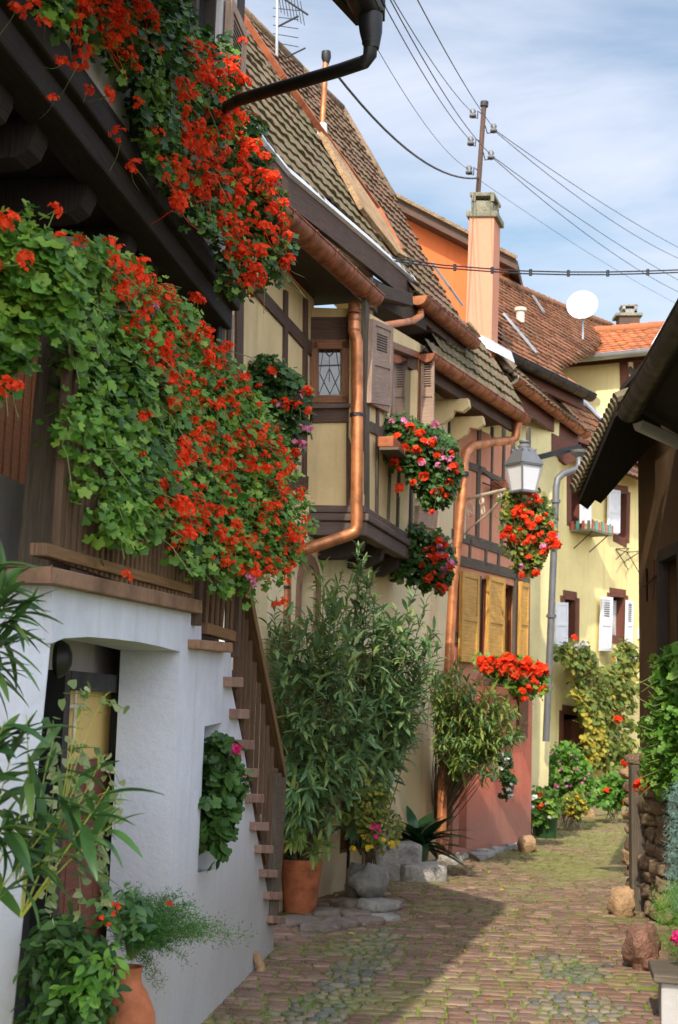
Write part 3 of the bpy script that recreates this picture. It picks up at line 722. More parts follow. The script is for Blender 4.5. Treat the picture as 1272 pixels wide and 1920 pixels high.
# front timbers
framebars('timber_beam', FR, [((583, 622), (657, 622), .28), ((585, 778), (657, 777), .14), ((550, 600), (552, 948), .05), ((656, 590), (656, 948), .06)])
mb = MB(); onwall(mb, FR, [(575, 758), (658, 756), (658, 764), (575, 766)], -.02, .06); mb.build('window_sill', M['moul'], h2, bevel=.004)
# leaded window
mb = MB()
for a, b, w in (((585, 645), (655, 645), .09), ((585, 748), (655, 748), .07), ((590, 640), (590, 755), .07), ((649, 640), (649, 755), .08)): wbar(mb, FR, a, b, w, -.05, .03)
lw = mb.build('leaded_window', M['owood'], h2, bevel=.004)
mb = MB(); onwall(mb, FR, [(595, 650), (643, 650), (643, 745), (595, 745)], -.06, -.045); mb.build('pane', M['pane'], lw)
mb = MB()
for a, b in (((597, 655), (640, 655)), ((597, 742), (640, 740)), ((598, 654), (598, 742)), ((639, 654), (639, 740)), ((598, 740), (618, 690)), ((618, 690), (639, 740)), ((607, 654), (600, 700)), ((600, 700), (619, 738)), ((630, 654), (637, 700)), ((637, 700), (619, 738)), ((618, 668), (618, 715)), ((607, 656), (618, 668)), ((630, 656), (618, 668)), ((598, 685), (639, 684))):
    mb.tube([FR.hit(*a, -.03), FR.hit(*b, -.03)], .0035, 6)
mb.build('lead_came', M['gzinc'], lw)
mb = MB(); onwall(mb, FR, [(563, 618), (582, 628), (582, 738), (560, 728)], -.01, .035); mb.build('shutter', M['shut'], h2, bevel=.004)
# long side timbers and window
framebars('timber_beam', L_, [((690, 560), (690, 960), .16), ((712, 640), (709, 965), .07), ((776, 840), (772, 1010), .10), ((697, 800), (795, 850), .10), ((737, 815), (730, 985), .04), ((752, 860), (748, 990), .05)], M['gwood'])
mb = MB()
for a, b, w in (((734, 645), (791, 668), .07), ((734, 778), (790, 815), .07), ((737, 645), (736, 778), .09), ((788, 665), (787, 815), .08)): wbar(mb, L_, a, b, w, -.10, .01)
sw = mb.build('window', M['owood'], h2, bevel=.004)
mb = MB(); mb.prism([p - L_.n * .06 for p in Lw], -L_.n * .01); mb.build('pane', M['pane'], sw)
shutter(sw, [L_.hit(698, 598, .05), L_.hit(736, 614, .05), L_.hit(731, 774, .05), L_.hit(694, 755, .05)], .035, M['shut'], (.14, .36, 7))
h_ = L_.hit(790, 665, .02); h3 = L_.hit(789, 812, .02); dv = V((.10, -.03, 0)) * 1.4
shutter(sw, [h_, h_ + dv, V((h3.x, h3.y, h3.z)) + dv, h3], .03, M['shut'], (.12, .42, 10))
# mouldings
for k, (y0, y1, o) in enumerate(((946, 960, .03), (961, 975, .07), (976, 1003, .045))):
    mb = MB(); onwall(mb, FR, [(550, y0), (683, y0 + 2), (683, y1 + 2), (550, y1)], -.10, o)
    mb.build('moulding', M['moul'], h2, bevel=.012)
    mb = MB(); z0, z1 = FR.hit(683, y0 + 2, o).z, FR.hit(683, y1 + 2, o).z
    mb.prism([L_.at(-.02 - o, z1, o), L_.at(lE + .03, z1, o), L_.at(lE + .03, z0, o), L_.at(-.02 - o, z0, o)], -L_.n * .12); mb.build('moulding', M['moul'], h2, bevel=.012)
mb = MB(); zb_ = FR.hit(683, 1003, 0).z
mb.prism([L_.at(0, zb_ + .02), L_.at(lE, zb_ + .02), L_.at(lE, zb_ + .02, -1.1), L_.at(0, zb_ + .02, -1.1)], V((0, 0, .05))); mb.build('oriel_floor', M['dwood'], h2)
for t in (.12, .95, 1.75, lE - .1):
    mb = MB(); mb.prism([L_.at(t, zb_ + .02, -.01), L_.at(t, zb_ - .12, -.04), L_.at(t, zb_ - .2, -.2), L_.at(t, zb_ - .22, -.8), L_.at(t, zb_ + .02, -.8)], L_.d * .13); mb.build('bracket', M['dwood'], h2, bevel=.006)
mb = MB(); mb.prism([FR.hit(552, 1003, -.05), FR.hit(683, 1004, -.05), FR.hit(683, 1022, -.25), FR.hit(552, 1022, -.25)], V((0, .2, 0))); mb.build('under_beam', M['moul'], h2)
# upper main wall to the right of the oriel, beam heads under the eave
UE = (DW.hit(855, 835) - DW.o).dot(DW.d)
MW = Wall(DW.o + DW.n * .02, DW.o + DW.n * .02 + DW.d)
mS = (MW.hit(745, 900) - MW.o).dot(MW.d); mE = (MW.hit(852, 840) - MW.o).dot(MW.d)
mb = MB(); mb.prism([MW.at(mS, 3.2), MW.at(mE, 3.2), MW.at(mE, 5.6), MW.at(mS, 5.6)], -MW.n * .3); mb.build('main_wall', M['cream2'], h2)
framebars('timber_beam', MW, [((846, 780), (843, 905), .14), ((805, 700), (800, 860), .5), ((800, 835), (850, 870), .07)], M['dwood'])
mb = MB(); onwall(mb, MW, [(787, 948), (823, 958), (819, 993), (785, 985)], -.02, .06); mb.build('shutter', M['shut'], h2, bevel=.004)
for (x, y) in ((812, 768), (842, 800)):
    p = MW.hit(x, y, .0); mb = MB()
    prof = [(.0, .12), (.42, .12), (.44, .02), (.36, -.04), (.26, -.02), (.22, -.10), (.12, -.17), (0, -.18)]
    mb.prism([p + MW.n * a + V((0, 0, b)) for a, b in prof], MW.d * .10); mb.build('carved_bracket', M['cream'], h2, bevel=.006)

# gutter of the low front roof + soffit
g1a, g1b = at(515, 385, 10.9), at(700, 590, 12.75)
g1a.z = g1b.z = (g1a.z + g1b.z) / 2 if abs(g1a.z - g1b.z) < .5 else g1b.z
g1a = atz(515, 385, g1b.z)
gd = (g1b - g1a).normalized(); g1s = g1a - gd * 1.0
mb = MB(); mb.half(g1s, g1b, .105); 
for k in range(7):
    p = g1s + (g1b - g1s) * (k / 7 + .04); mb.half(p, p + gd * .03, .112)
mb.build('gutter', M['copd'], h2, True, auto=40)
ln = V((-gd.y, gd.x, 0))
mb = MB(); mb.prism([g1s + ln * .06, g1b + ln * .06, g1b + ln * 1.7, g1s + ln * 1.7], V((0, 0, -.05))); mb.build('soffit', M['dwood'], h2)
mb = MB(); mb.prism([g1s + ln * .08 + V((0, 0, .08)), g1b + ln * .08 + V((0, 0, .08)), g1b + ln * .6 + V((0, 0, .45)), g1s + ln * .6 + V((0, 0, .45))], V((0, 0, -.05))); mb.build('pent_roof', M['dwood'], h2)
# cream wall band above the gutter
G2 = Wall(g1s + ln * .45, g1b + ln * .45)
mb = MB(); mb.prism([G2.at(0, g1b.z - .1), G2.at(6, g1b.z - .1), G2.at(6, 6.9), G2.at(0, 6.9)], -G2.n * .2)
mb2 = MB()
onw = [(470, 250), (545, 368), (700, 515), (700, 610), (545, 440), (470, 330)]
onwall(mb2, G2, onw, -.2, 0); mb2.build('eave_wall', M['cream'], h2)

# ---------------- roof near (olive tiles) and roof far (brown tiles)
e0, e1 = at(448, 205, 11.0), at(776, 527, 14.5); zz = (e0.z + e1.z) / 2; e0 = atz(448, 205, zz); e1 = atz(776, 527, zz)
f0_, f1_ = at(778, 550, 14.6), at(885, 640, 16.7); z2 = (f0_.z + f1_.z) / 2; f0_ = atz(778, 550, z2); f1_ = atz(885, 640, z2)

rA, rB = at(440, 10, 13.9), at(735, 370, 19.2); print('ridge', rA, rB)
P2 = Pl(f0_, f1_, (rA + rB) / 2)

pn = (e1 - e0).cross(V((0, 0, 1))).normalized()
back = -pn if pn.dot(CAM - e0) > 0 else pn
P1 = Pl(e0, e1, e0 + back * 1.0 + V((0, 0, 1.35)))

P1 = Pl(e0, e1, at(600, 262, 14.35))
r1 = [P1.hit(*p) for p in ((445, 196), (498, 268), (540, 318), (620, 385), (700, 455), (777, 527), (742, 468), (700, 395), (650, 330), (600, 262), (520, 150), (436, 25))]
rt1 = thing('tiled_roof', e0, 'steep mossy olive-brown tiled roof in front, edged with pale metal strip', 'roof', 'roofs stepping down the lane')
roof_tiles('tile_field', M['tile1'], rt1, P1, r1, .18, .23, .015, .022, sub=5)
mb = MB()
vp = [P1.hit(*p) for p in ((742, 475), (700, 398), (600, 262), (520, 150), (436, 25))]
for a, b in zip(vp, vp[1:]): mb.bar(a + P1.n * .07, b + P1.n * .07, .07, .06, P1.n, .02)
mb.build('verge_tile', M['tile4'] if False else M['terra'], rt1)
mb = MB(); q = [P1.hit(*p) for p in ((590, 255), (612, 275), (655, 340), (700, 405), (752, 490), (735, 482), (668, 398), (640, 345))]
mb.prism([p + P1.n * .085 for p in q], -P1.n * .05); mb.build('mortar_strip', M['tan'], rt1, bevel=.004)
mb = MB(); ep = [P1.hit(*p) for p in ((448, 205), (498, 276), (540, 328), (620, 395), (700, 463), (776, 529))]
for a, b in zip(ep, ep[1:]): mb.bar(a + V((0, 0, .03)), b + V((0, 0, .03)), .08, .035, P1.n, .01)
mb.build('drip_edge', M['flash'], rt1)
mb = MB()
for a, b in zip(ep, ep[1:]): mb.prism([a - V((0, 0, .01)) , b - V((0, 0, .01)), b - V((0, 0, .24)), a - V((0, 0, .24))], -pn * .05 if pn.dot(CAM - e0) > 0 else pn * .05)
mb.build('fascia', M['bwood'], rt1)
r2 = [P2.hit(*p) for p in ((430, -2), (560, 128), (640, 205), (735, 370), (782, 458), (838, 560), (888, 640), (778, 548), (600, 300), (430, 110))]
rt2 = thing('tiled_roof', f0_, 'tall steep roof of brown interlocking tiles with mossy ridge, behind the olive roof', 'roof', 'roofs stepping down the lane')
roof_tiles('tile_field', M['tile2'], rt2, P2, r2, .15, .19, .015, .022, sub=4)
mb = MB(); rr = [P2.hit(*p) for p in ((430, -2), (560, 128), (640, 205), (735, 370))]
rn = r2[0]; mb.prism([rr[0], rr[-1], rr[-1] + V((-3, 1, -2.6)), rr[0] + V((-3, 1, -2.6))], V((0, 0, -.08))); mb.build('rear_slope', M['tile2'], rt2)
mb = MB()
for a, b in zip(rr, rr[1:]): mb.tube([a, b], .07, 8)
mb.build('ridge_tile', M['rough'], rt2, True)
for (a, b) in (((800, 500), (832, 545)), ((822, 530), (858, 580))):
    mb = MB(); mb.bar(P2.hit(*a) + P2.n * .08, P2.hit(*b) + P2.n * .08, .045, .03, P2.n); mb.build('flashing_strip', M['zinc'], rt2)
# vent pipe on roof + antenna
vp_ = thing('vent_pipe', P2.hit(603, 262), 'thin copper-coloured vent pipe with black cap standing on brown tiled roof', 'vent pipe')
yv = P2.hit(603, 262).y - .3
mb = MB(); mb.tube([at(603, 268, yv), at(606, 232, yv)], .05, 12, True, [.07, .045]); mb.build('collar', M['flash'], vp_, True, auto=40)
mb = MB(); mb.tube([at(603, 262, yv), at(611, 118, yv)], .032, 12); mb.build('pipe', M['copper'], vp_, True, auto=40)
mb = MB(); mb.tube([at(612, 120, yv), at(612, 108, yv), at(612, 97, yv)], .05, 12, True, [.03, .055, .05]); mb.build('cap', M['black'], vp_, True, auto=40)
an = thing('tv_antenna', at(518, 90, 15.5), 'rusty television antenna on mast behind the roof ridge at top', 'antenna')
ya = 15.6
mb = MB(); mb.tube([at(519, 110, ya), at(521, -60, ya)], .018, 8); mb.build('mast', M['zinc'], an)
mb = MB(); mb.tube([at(521, -10, ya), at(578, 28, ya)], .012, 6); mb.tube([at(521, 50, ya), at(560, 30, ya)], .012, 6); mb.tube([at(536, 108, ya), at(573, 90, ya)], .010, 6)
for k in range(8):
    x = 524 + k * 6.2; y = 0 + k * 3.4 ; mb.tube([at(x - 4, y - 22, ya), at(x + 4, y + 24, ya)], .005, 5)
for k in range(5): mb.tube([at(512, 15 + k * 16, ya), at(560, 8 + k * 17 + 12, ya)], .005, 5)
mb.build('element', M['iron'], an)

# gutter + soffit of the far roof
zg = f0_.z - .02; ga, gb = atz(786, 556, zg), atz(887, 641, zg); gdd = (gb - ga).normalized(); gl = V((-gdd.y, gdd.x, 0))
rg = thing('copper_gutter', ga, 'weathered copper roof gutter with bright open end under the brown tiled roof', 'gutter', 'copper gutters and pipes')
mb = MB(); mb.half(ga, gb, .10)
for k in range(6): p = ga + (gb - ga) * (k / 6 + .06); mb.half(p, p + gdd * .03, .107)
mb.build('trough', M['copd'], rg, True, auto=40)
mb = MB(); mb.face([ga - gdd * .004 + (gl * math.cos(a) + V((0, 0, 1)) * math.sin(a)) * .1 for a in np.linspace(math.pi, 2 * math.pi, 10)]); mb.prism([ga - gdd * .03 + (gl * math.cos(a) + V((0, 0, 1)) * math.sin(a)) * .1 for a in np.linspace(math.pi, 2 * math.pi, 10)], gdd * .025); mb.build('end_cap', M['copper'], rg)
mb = MB(); mb.tube([atz(788, 572, zg - .02), at(789, 592, 14.75), at(776, 601, 14.6), at(690, 616, 13.0), at(668, 620, 12.56)], .037, 12); mb.build('outlet_pipe', M['copper'], rg, True, auto=50)
mb = MB(); sA, sB = ga + gl * .08, gb + gl * .08
mb.prism([sA + V((0, 0, -.02)), sB + V((0, 0, -.02)), sB + gl * 1.2 + V((0, 0, -.12)), sA + gl * 1.2 + V((0, 0, -.12))], V((0, 0, -.06))); mb.build('soffit', M['bwood'], rt2)
mb = MB(); mb.prism([sA + V((0, 0, .05)), sB + V((0, 0, .05)), sB - V((0, 0, .17)), sA - V((0, 0, .17))], gl * .04); mb.build('fascia', M['bwood'], rt2)
for t in np.linspace(.1, .9, 4):
    mb = MB(); p = sA + (sB - sA) * t; mb.bar(p + V((0, 0, -.14)), p + gl * 1.1 + V((0, 0, -.18)), .09, .1); mb.build('rafter_end', M['dwood'], rt2, bevel=.005)
# timber block at the eave corner
mb = MB(); mb.prism([at(672, 520, 13.4), at(700, 520, 13.4), at(700, 575, 13.4), at(672, 560, 13.4)], V((.05, .25, 0))); mb.bar(at(700, 545, 13.5), at(765, 563, 14.3), .12, .13); mb.build('beam_end', M['dwood'], rt1, bevel=.005)
mb = MB(); mb.prism([at(690, 560, 13.6), at(800, 620, 15.2), at(800, 580, 15.2), at(700, 520, 13.6)], V((-.3, .3, 0))); mb.build('wall_plate', M['dwood'], rt1)

# main copper downpipe of the oriel
d1_ = thing('copper_downpipe', at(535, 1500, 12.2), 'bright copper downpipe running down oriel corner, kinking left then to the ground', 'downpipe', 'copper gutters and pipes')
yo = 12.48
mb = MB(); mb.tube([at(664, 572, yo + .1), at(664, 600, yo), at(664, 622, yo), at(670, 640, yo), at(670, 700, yo), at(670, 800, yo), at(669, 985, yo), at(665, 998, yo), at(652, 1004, yo - .02), at(556, 1036, 12.25), at(540, 1048, 12.2), at(536, 1066, 12.2), at(534, 1200, 12.2), at(530, 1400, 12.2), at(527, 1600, 12.2)], .053, 20)
mb.build('pipe', M['copper'], d1_, True, auto=60)
mb = MB()
for x, y in ((669, 778), (533, 1102)): yy = yo if y < 1000 else 12.2; mb.tube([at(x, y - 3, yy), at(x, y + 3, yy)], .063, 16)
mb.build('pipe_bracket', M['iron'], d1_)
mb = MB(); 
for x, y in ((664, 585), (664, 620), (664, 600)): mb.tube([at(x, y - 2, yo), at(x, y + 2, yo)], .057, 16)
mb.build('pipe_joint', M['copd'], d1_)

# =================================================================== PINK HOUSE
ph = thing('timbered_house', PK.hit(900, 1590), 'salmon pink half-timbered house with golden wooden shutters and red plaster base', 'house')
pS = (PK.hit(843, 1500) - PK.o).dot(PK.d); pE = (PK.hit(990, 1500) - PK.o).dot(PK.d); pE2 = (PK.hit(995, 1100) - PK.o).dot(PK.d)
wa = [(900, 1084), (916, 1088), (914, 1240), (899, 1238)]; wb = [(946, 1094), (968, 1100), (968, 1238), (944, 1238)]
dr = [(862, 1395), (877, 1400), (875, 1588), (860, 1592)]
mb = MB(); Z = lambda t, z: PK.at(t, z)
zt_ = 5.35
mb.wall_holes([Z(pS, 1.9), Z(pE, 1.9), Z(pE2, zt_), Z(pS, zt_)], [[PK.hit(*p) for p in wa], [PK.hit(*p) for p in wb]], PK.n, .25)
mb.build('upper_wall', M['pink'], ph)
mb = MB(); o_ = .05
mb.wall_holes([PK.at(pS, -.1, o_), PK.at(pE, -.1, o_), PK.at(pE, 1.9, o_), PK.at(pS, 1.9, o_)], [[PK.hit(*p, o_) for p in dr]], PK.n, .3)
mb.build('base_wall', M['redpl'], ph)
mb = MB(); mb.prism([PK.hit(*p, -.08) for p in dr], -PK.n * .04); pdoor = mb.build('door', M['ywood'], ph)
mb = MB(); p = PK.hit(874, 1500, -.07); mb.tube([p, p + PK.n * .04], .02, 8); mb.build('handle', M['iron'], pdoor)
mb = MB(); e = PK.at(pE, 0); mb.prism([V((e.x, e.y, 0)), V((e.x, e.y, 0)) - PK.n * 3, V((e.x, e.y, zt_)) - PK.n * 3, V((e.x, e.y, zt_))], -PK.d * .2); mb.build('end_wall', M['redpl'], ph)
for wq in (wa, wb):
    mb = MB(); q = [PK.hit(*p) for p in wq]
    for i in range(4): mb.bar(q[i] - PK.n * .1, q[(i + 1) % 4] - PK.n * .1, .07, .06, PK.n)
    ww = mb.build('window', M['owood'], ph); mb = MB(); mb.prism([p - PK.n * .14 for p in q], -PK.n * .01); mb.build('pane', M['pane'], ww)
    if wq is wb:
        mb = MB(); mb.prism([PK.hit(*p, -.125) for p in ((950, 1120), (966, 1104), (966, 1238), (948, 1238))], -PK.n * .01); mb.build('curtain', M['ywood'], ww)
for s in ([(867, 1070), (899, 1078), (898, 1242), (864, 1240)], [(917, 1078), (947, 1086), (944, 1244), (914, 1242)], [(977, 1090), (992, 1094), (990, 1240), (974, 1240)]):
    shutter(ph, [PK.hit(*p, .07) for p in s], .035, M['ywood'])
framebars('timber_beam', PK, [((846, 1000), (994, 1048), .13), ((846, 1046), (994, 1084), .13), ((901, 800), (897, 1010), .10), ((926, 800), (921, 1015), .05), ((948, 800), (942, 1030), .07), ((862, 866), (912, 884), .10), ((884, 1008), (882, 1054), .06), ((914, 1020), (912, 1062), .06), ((938, 1030), (936, 1070), .06), ((903, 1080), (897, 1240), .05), ((970, 1060), (967, 1240), .10), ((994, 800), (990, 1240), .10), ((853, 1195), (866, 1197), .14), ((880, 870), (950, 905), .07), ((964, 820), (961, 1040), .12)], M['gwood'], ph, -.02, .018)
mb = MB(); onwall(mb, PK, [(975, 1285), (992, 1290), (990, 1385), (973, 1385)], .04, .09); mb.build('cellar_shutter', M['rwood'], ph)
mbx = thing('letterbox', PK.hit(856, 1440), 'small black letterbox on red plaster wall beside the golden door', 'letterbox')
mb = MB(); onwall(mb, PK, [(847, 1408), (860, 1411), (858, 1446), (846, 1442)], .05, .12); mb.build('box', M['black'], mbx, bevel=.006)
mb = MB(); onwall(mb, PK, [(847, 1406), (861, 1409), (861, 1415), (847, 1412)], .05, .14); mb.build('lid', M['iron'], mbx)
mb = MB(); p0 = PK.hit(845, 1602); 
mb.prism([G(880, 1606), G(985, 1583), G(940, 1600), G(900, 1618)], V((0, 0, .05))); 
tag(mb.build('door_slab', M['grey'], None, bevel=.01), 'flat grey stone slab in front of golden door at red wall', 'stone slab')
# pink roof with gutter 2
z3 = 5.55; ga, gb = atz(800, 663, z3), atz(984, 784, z3); print('g2', ga, gb); gdd = (gb - ga).normalized(); gl = V((-gdd.y, gdd.x, 0))
pr_ = thing('tiled_roof', ga, 'low mossy brown tiled roof edge above the salmon pink house, behind copper gutter', 'roof', 'roofs stepping down the lane')
P3 = Pl(ga + V((0, 0, .04)), gb + V((0, 0, .04)), at(885, 645, (ga.y + gb.y) / 2 + .55))
roof_tiles('tile_field', M['tile1'], pr_, P3, [P3.hit(*p) for p in ((798, 655), (984, 781), (958, 722), (905, 650), (880, 628), (840, 620))], .16, .18, .016, .024)
rg = thing('copper_gutter', ga, 'long dark copper gutter above salmon pink house ending over the lantern', 'gutter', 'copper gutters and pipes')
mb = MB(); mb.half(ga, gb, .095)
for k in range(9): p = ga + (gb - ga) * (k / 9 + .04); mb.half(p, p + gdd * .03, .102)
mb.build('trough', M['copd'], rg, True, auto=40)
sA, sB = ga + gl * .1 - gdd * .3, gb + gl * .1
mb = MB(); mb.prism([sA, sB, sB + gl * 1.1 - V((0, 0, .1)), sA + gl * 1.1 - V((0, 0, .1))], V((0, 0, -.05))); mb.build('soffit', M['bwood'], pr_)
mb = MB(); mb.prism([sA + V((0, 0, .04)), sB + V((0, 0, .04)), sB - V((0, 0, .2)), sA - V((0, 0, .2))], gl * .05); mb.build('fascia', M['bwood'], pr_)
d2 = thing('copper_downpipe', PK.hit(832, 1500, .1), 'tall copper downpipe at the seam between cream and salmon pink walls', 'downpipe', 'copper gutters and pipes')
yg = gb.y - .15
mb = MB(); w0_ = lambda x, y: DW.hit(x, y, .12)
mb.tube([at(972, 792, yg), at(970, 800, yg), at(966, 822, yg), at(956, 826, yg - .05), at(925, 829, yg - .6), at(886, 836, 17.0), at(874, 848, 16.8), at(871, 865, 16.75), at(868, 920, 16.7), at(860, 1000, 16.7), at(850, 1100, 16.65), at(844, 1200, 16.65), at(838, 1320, 16.6), at(830, 1480, 16.6), at(828, 1560, 16.6)], .055, 18); mb.build('pipe', M['copper'], d2, True, auto=60)
mb = MB()
for x, y in ((869, 889), (848, 1104), (839, 1290)): mb.tube([at(x, y - 4, 16.7), at(x, y + 4, 16.7)], .067, 16)
mb.build('pipe_bracket', M['iron'], d2)

# lantern on scrolled bracket
ln_ = thing('street_lantern', PK.hit(873, 950), 'dark grey four-sided street lantern with frosted panes on cream scrolled wall bracket', 'street lamp')
LW = PK.hit(872, 936, .02); LE = at(980, 942, 16.5)
arm_d = (V((LE.x, LE.y, 0)) - V((LW.x, LW.y, 0))); LE = V((LE.x, LE.y, LW.z)); 
mb = MB(); mb.tube([LW, LE], .022, 10); mb.tube([LE, LE + V((0, 0, .05))], .04, 10)
dn = V((0, 0, -1)); ad = (LE - LW).normalized(); Larm = (LE - LW).length
def arc(c, r, a0, a1, n=16, sp=0): return [LW + ad * (c[0] + (r - sp * i / n) * math.cos(a0 + (a1 - a0) * i / n)) + V((0, 0, c[1] + (r - sp * i / n) * math.sin(a0 + (a1 - a0) * i / n))) for i in range(n + 1)]
for c, r_, a0, a1, sp in (((.12 * Larm, -.16), .10, R(100), R(640), .07), ((.30 * Larm, -.08), .055, R(-20), R(500), .035), ((.34 * Larm, -.2), .05, R(60), R(560), .03), ((.62 * Larm, -.06), .05, R(200), R(700), .03)):
    mb.tube(arc(c, r_, a0, a1, 26, sp), .009, 6)
mb.tube([LW + V((0, 0, -.45)), LW + ad * .12 * Larm + V((0, 0, -.37)), LW + ad * .4 * Larm + V((0, 0, -.26)), LW + ad * .62 * Larm + V((0, 0, -.12)), LW + ad * .72 * Larm + V((0, 0, -.02))], .012, 8)
mb.tube([LW + V((0, 0, .06)), LW + V((0, 0, -.5))], .016, 8)
mb.build('bracket', M['creamm'], ln_)
s_ = 2667 / LE.y; lc = at(982, 925, LE.y)
zb0, zt0, zt1, zt2 = at(982, 922, LE.y).z, at(982, 872, LE.y).z, at(982, 842, LE.y).z, at(982, 828, LE.y).z
an_ = R(32)
def sq(h, w): return [V((lc.x + w * math.cos(an_ + R(45) + k * R(90)) * 1.414 / 1, lc.y + w * math.sin(an_ + R(45) + k * R(90)) * 1.414, h)) for k in range(4)]
wb_, wt_ = 21 / s_ / 1, 28 / s_ / 1
b4, t4 = sq(zb0, wb_ * .78), sq(zt0, wt_ * .86)
mb = MB()
for i in range(4):
    j = (i + 1) % 4; mb.bar(b4[i], t4[i], .022, .022); mb.bar(b4[i], b4[j], .025, .025); mb.bar(t4[i], t4[j], .03, .025)
mb.prism(b4, V((0, 0, -.02))); mb.tube([LE + V((0, 0, 0)), V((lc.x, lc.y, zb0))], .018, 8)
mb.build('lantern_frame', M['gzinc'], ln_)
mb = MB(); bi, ti = sq(zb0 + .01, wb_ * .74), sq(zt0 - .01, wt_ * .82)
for i in range(4):
    j = (i + 1) % 4; mb.face([bi[i], bi[j], ti[j], ti[i]])
mb.build('lamp_glass', M['lampg'], ln_)
mb = MB(); a4, c4, e4 = sq(zt0 + .005, wt_ * .98), sq(zt0 + (zt1 - zt0) * .85, wt_ * .55), sq(zt1 + .01, wt_ * .40)
for q1_, q2_ in ((a4, c4), (c4, e4)):
    for i in range(4):
        j = (i + 1) % 4; mb.face([q1_[i], q1_[j], q2_[j], q2_[i]])
mb.face(a4[::-1]); mb.lathe(V((lc.x, lc.y, 0)), [(.075, zt1 + .0), (.08, zt1 + .03), (.05, zt1 + .06), (.04, zt2 - .03), (.06, zt2 - .01), (.06, zt2 + .01), (.001, zt2 + .02)], 14)
for k in range(8):
    p = c4[k // 2] if k % 2 == 0 else (c4[k // 2] + c4[(k // 2 + 1) % 4]) / 2; mb.tube([p, p + V((0, 0, .03))], .014, 6)
mb.build('lantern_roof', M['gzinc'], ln_, bevel=.003)

# =================================================================== CREAM-LEMON HOUSE BEHIND (strip with grey pipe)
yc = 21.0
ch_ = thing('narrow_house', at(1010, 1500, yc), 'tall pale lemon house end between the salmon pink house and grey downpipe', 'house')
CW = Wall(at(960, 1500, yc), at(1046, 1500, yc + .7))
mb = MB(); mb.prism([V((CW.hit(970, 1500).x, CW.hit(970, 1500).y, -.1)), V((CW.hit(1026, 1500).x, CW.hit(1026, 1500).y, -.1)), CW.hit(1050, 760), CW.hit(970, 740)], -CW.n * 1.2); mb.build('wall', M['ltcream'], ch_)
mb = MB(); onwall(mb, CW, [(1036, 812), (1084, 836), (1080, 862), (1064, 872), (1036, 848)], -.05, .02); mb.build('gable_board', M['rwood'], ch_)
mb = MB(); mb.bar(CW.hit(1008, 858, .25), CW.hit(1088, 838, .25), .06, .08); mb.build('iron_beam', M['black'], ch_)
z4 = 6.3; ga, gb = atz(958, 706, z4), atz(1098, 812, z4); print('g3', ga, gb); gdd = (gb - ga).normalized(); gl = V((-gdd.y, gdd.x, 0))
cr_ = thing('tiled_roof', ga, 'small mossy brown roof with heavy timber fascia at foot of the salmon chimney', 'roof', 'roofs stepping down the lane')
P4 = Pl(ga + V((0, 0, .05)), gb + V((0, 0, .05)), at(1000, 700, (ga.y + gb.y) / 2 + .7))
roof_tiles('tile_field', M['tile2'], cr_, P4, [P4.hit(*p) for p in ((955, 703), (1098, 809), (1060, 762), (1000, 712), (935, 655), (880, 612), (868, 618))], .2, .22, .03, .03)
mb = MB(); q = [P4.hit(*p) + P4.n * .08 for p in ((955, 700), (868, 612), (880, 604), (962, 692))]; mb.prism(q, -P4.n * .1); mb.build('verge', M['rough'], cr_)
mb = MB(); mb.half(ga, gb, .10)
for k in range(7): p = ga + (gb - ga) * (k / 7 + .06); mb.half(p, p + gdd * .035, .108)
mb.build('gutter', M['copd'], cr_, True, auto=40)
mb = MB(); mb.prism([ga - gdd * .03 + (gl * math.cos(a) + V((0, 0, 1)) * math.sin(a)) * .12 for a in np.linspace(math.pi, 2 * math.pi, 10)], gdd * .025); mb.build('gutter_end', M['creamm'], cr_)
sA, sB = ga + gl * .12, gb + gl * .12
mb = MB(); mb.prism([sA + V((0, 0, .03)), sB + V((0, 0, .03)), sB - V((0, 0, .26)), sA - V((0, 0, .26))], gl * .06); mb.build('fascia', M['rwood'], cr_)
mb = MB(); mb.prism([sA, sB, sB + gl * 1.3 - V((0, 0, .1)), sA + gl * 1.3 - V((0, 0, .1))], V((0, 0, -.06))); mb.build('soffit', M['dwood'], cr_)
gp = thing('grey_downpipe', at(1022, 1400, 21.2), 'long grey zinc downpipe with swan neck between lemon and yellow walls', 'downpipe')
mb = MB(); mb.tube([at(1086, 856, 21.4), at(1086, 872, 21.4), at(1080, 880, 21.35), at(1056, 888, 21.2), at(1046, 898, 21.15), at(1043, 915, 21.15), at(1040, 1000, 21.15), at(1036, 1100, 21.15), at(1030, 1250, 21.15), at(1024, 1390, 21.15)], .052, 16); mb.build('pipe', M['gzinc'], gp, True, auto=60)
mb = MB()
for x, y in ((1042, 940), (1034, 1155), (1028, 1290)): mb.tube([at(x, y - 3, 21.15), at(x, y + 3, 21.15)], .075, 14)
mb.lathe(at(1086, 852, 21.4), [(.06, -.04), (.13, .02), (.14, .06), (.001, .06)], 16); mb.build('pipe_bracket', M['gzinc'], gp)

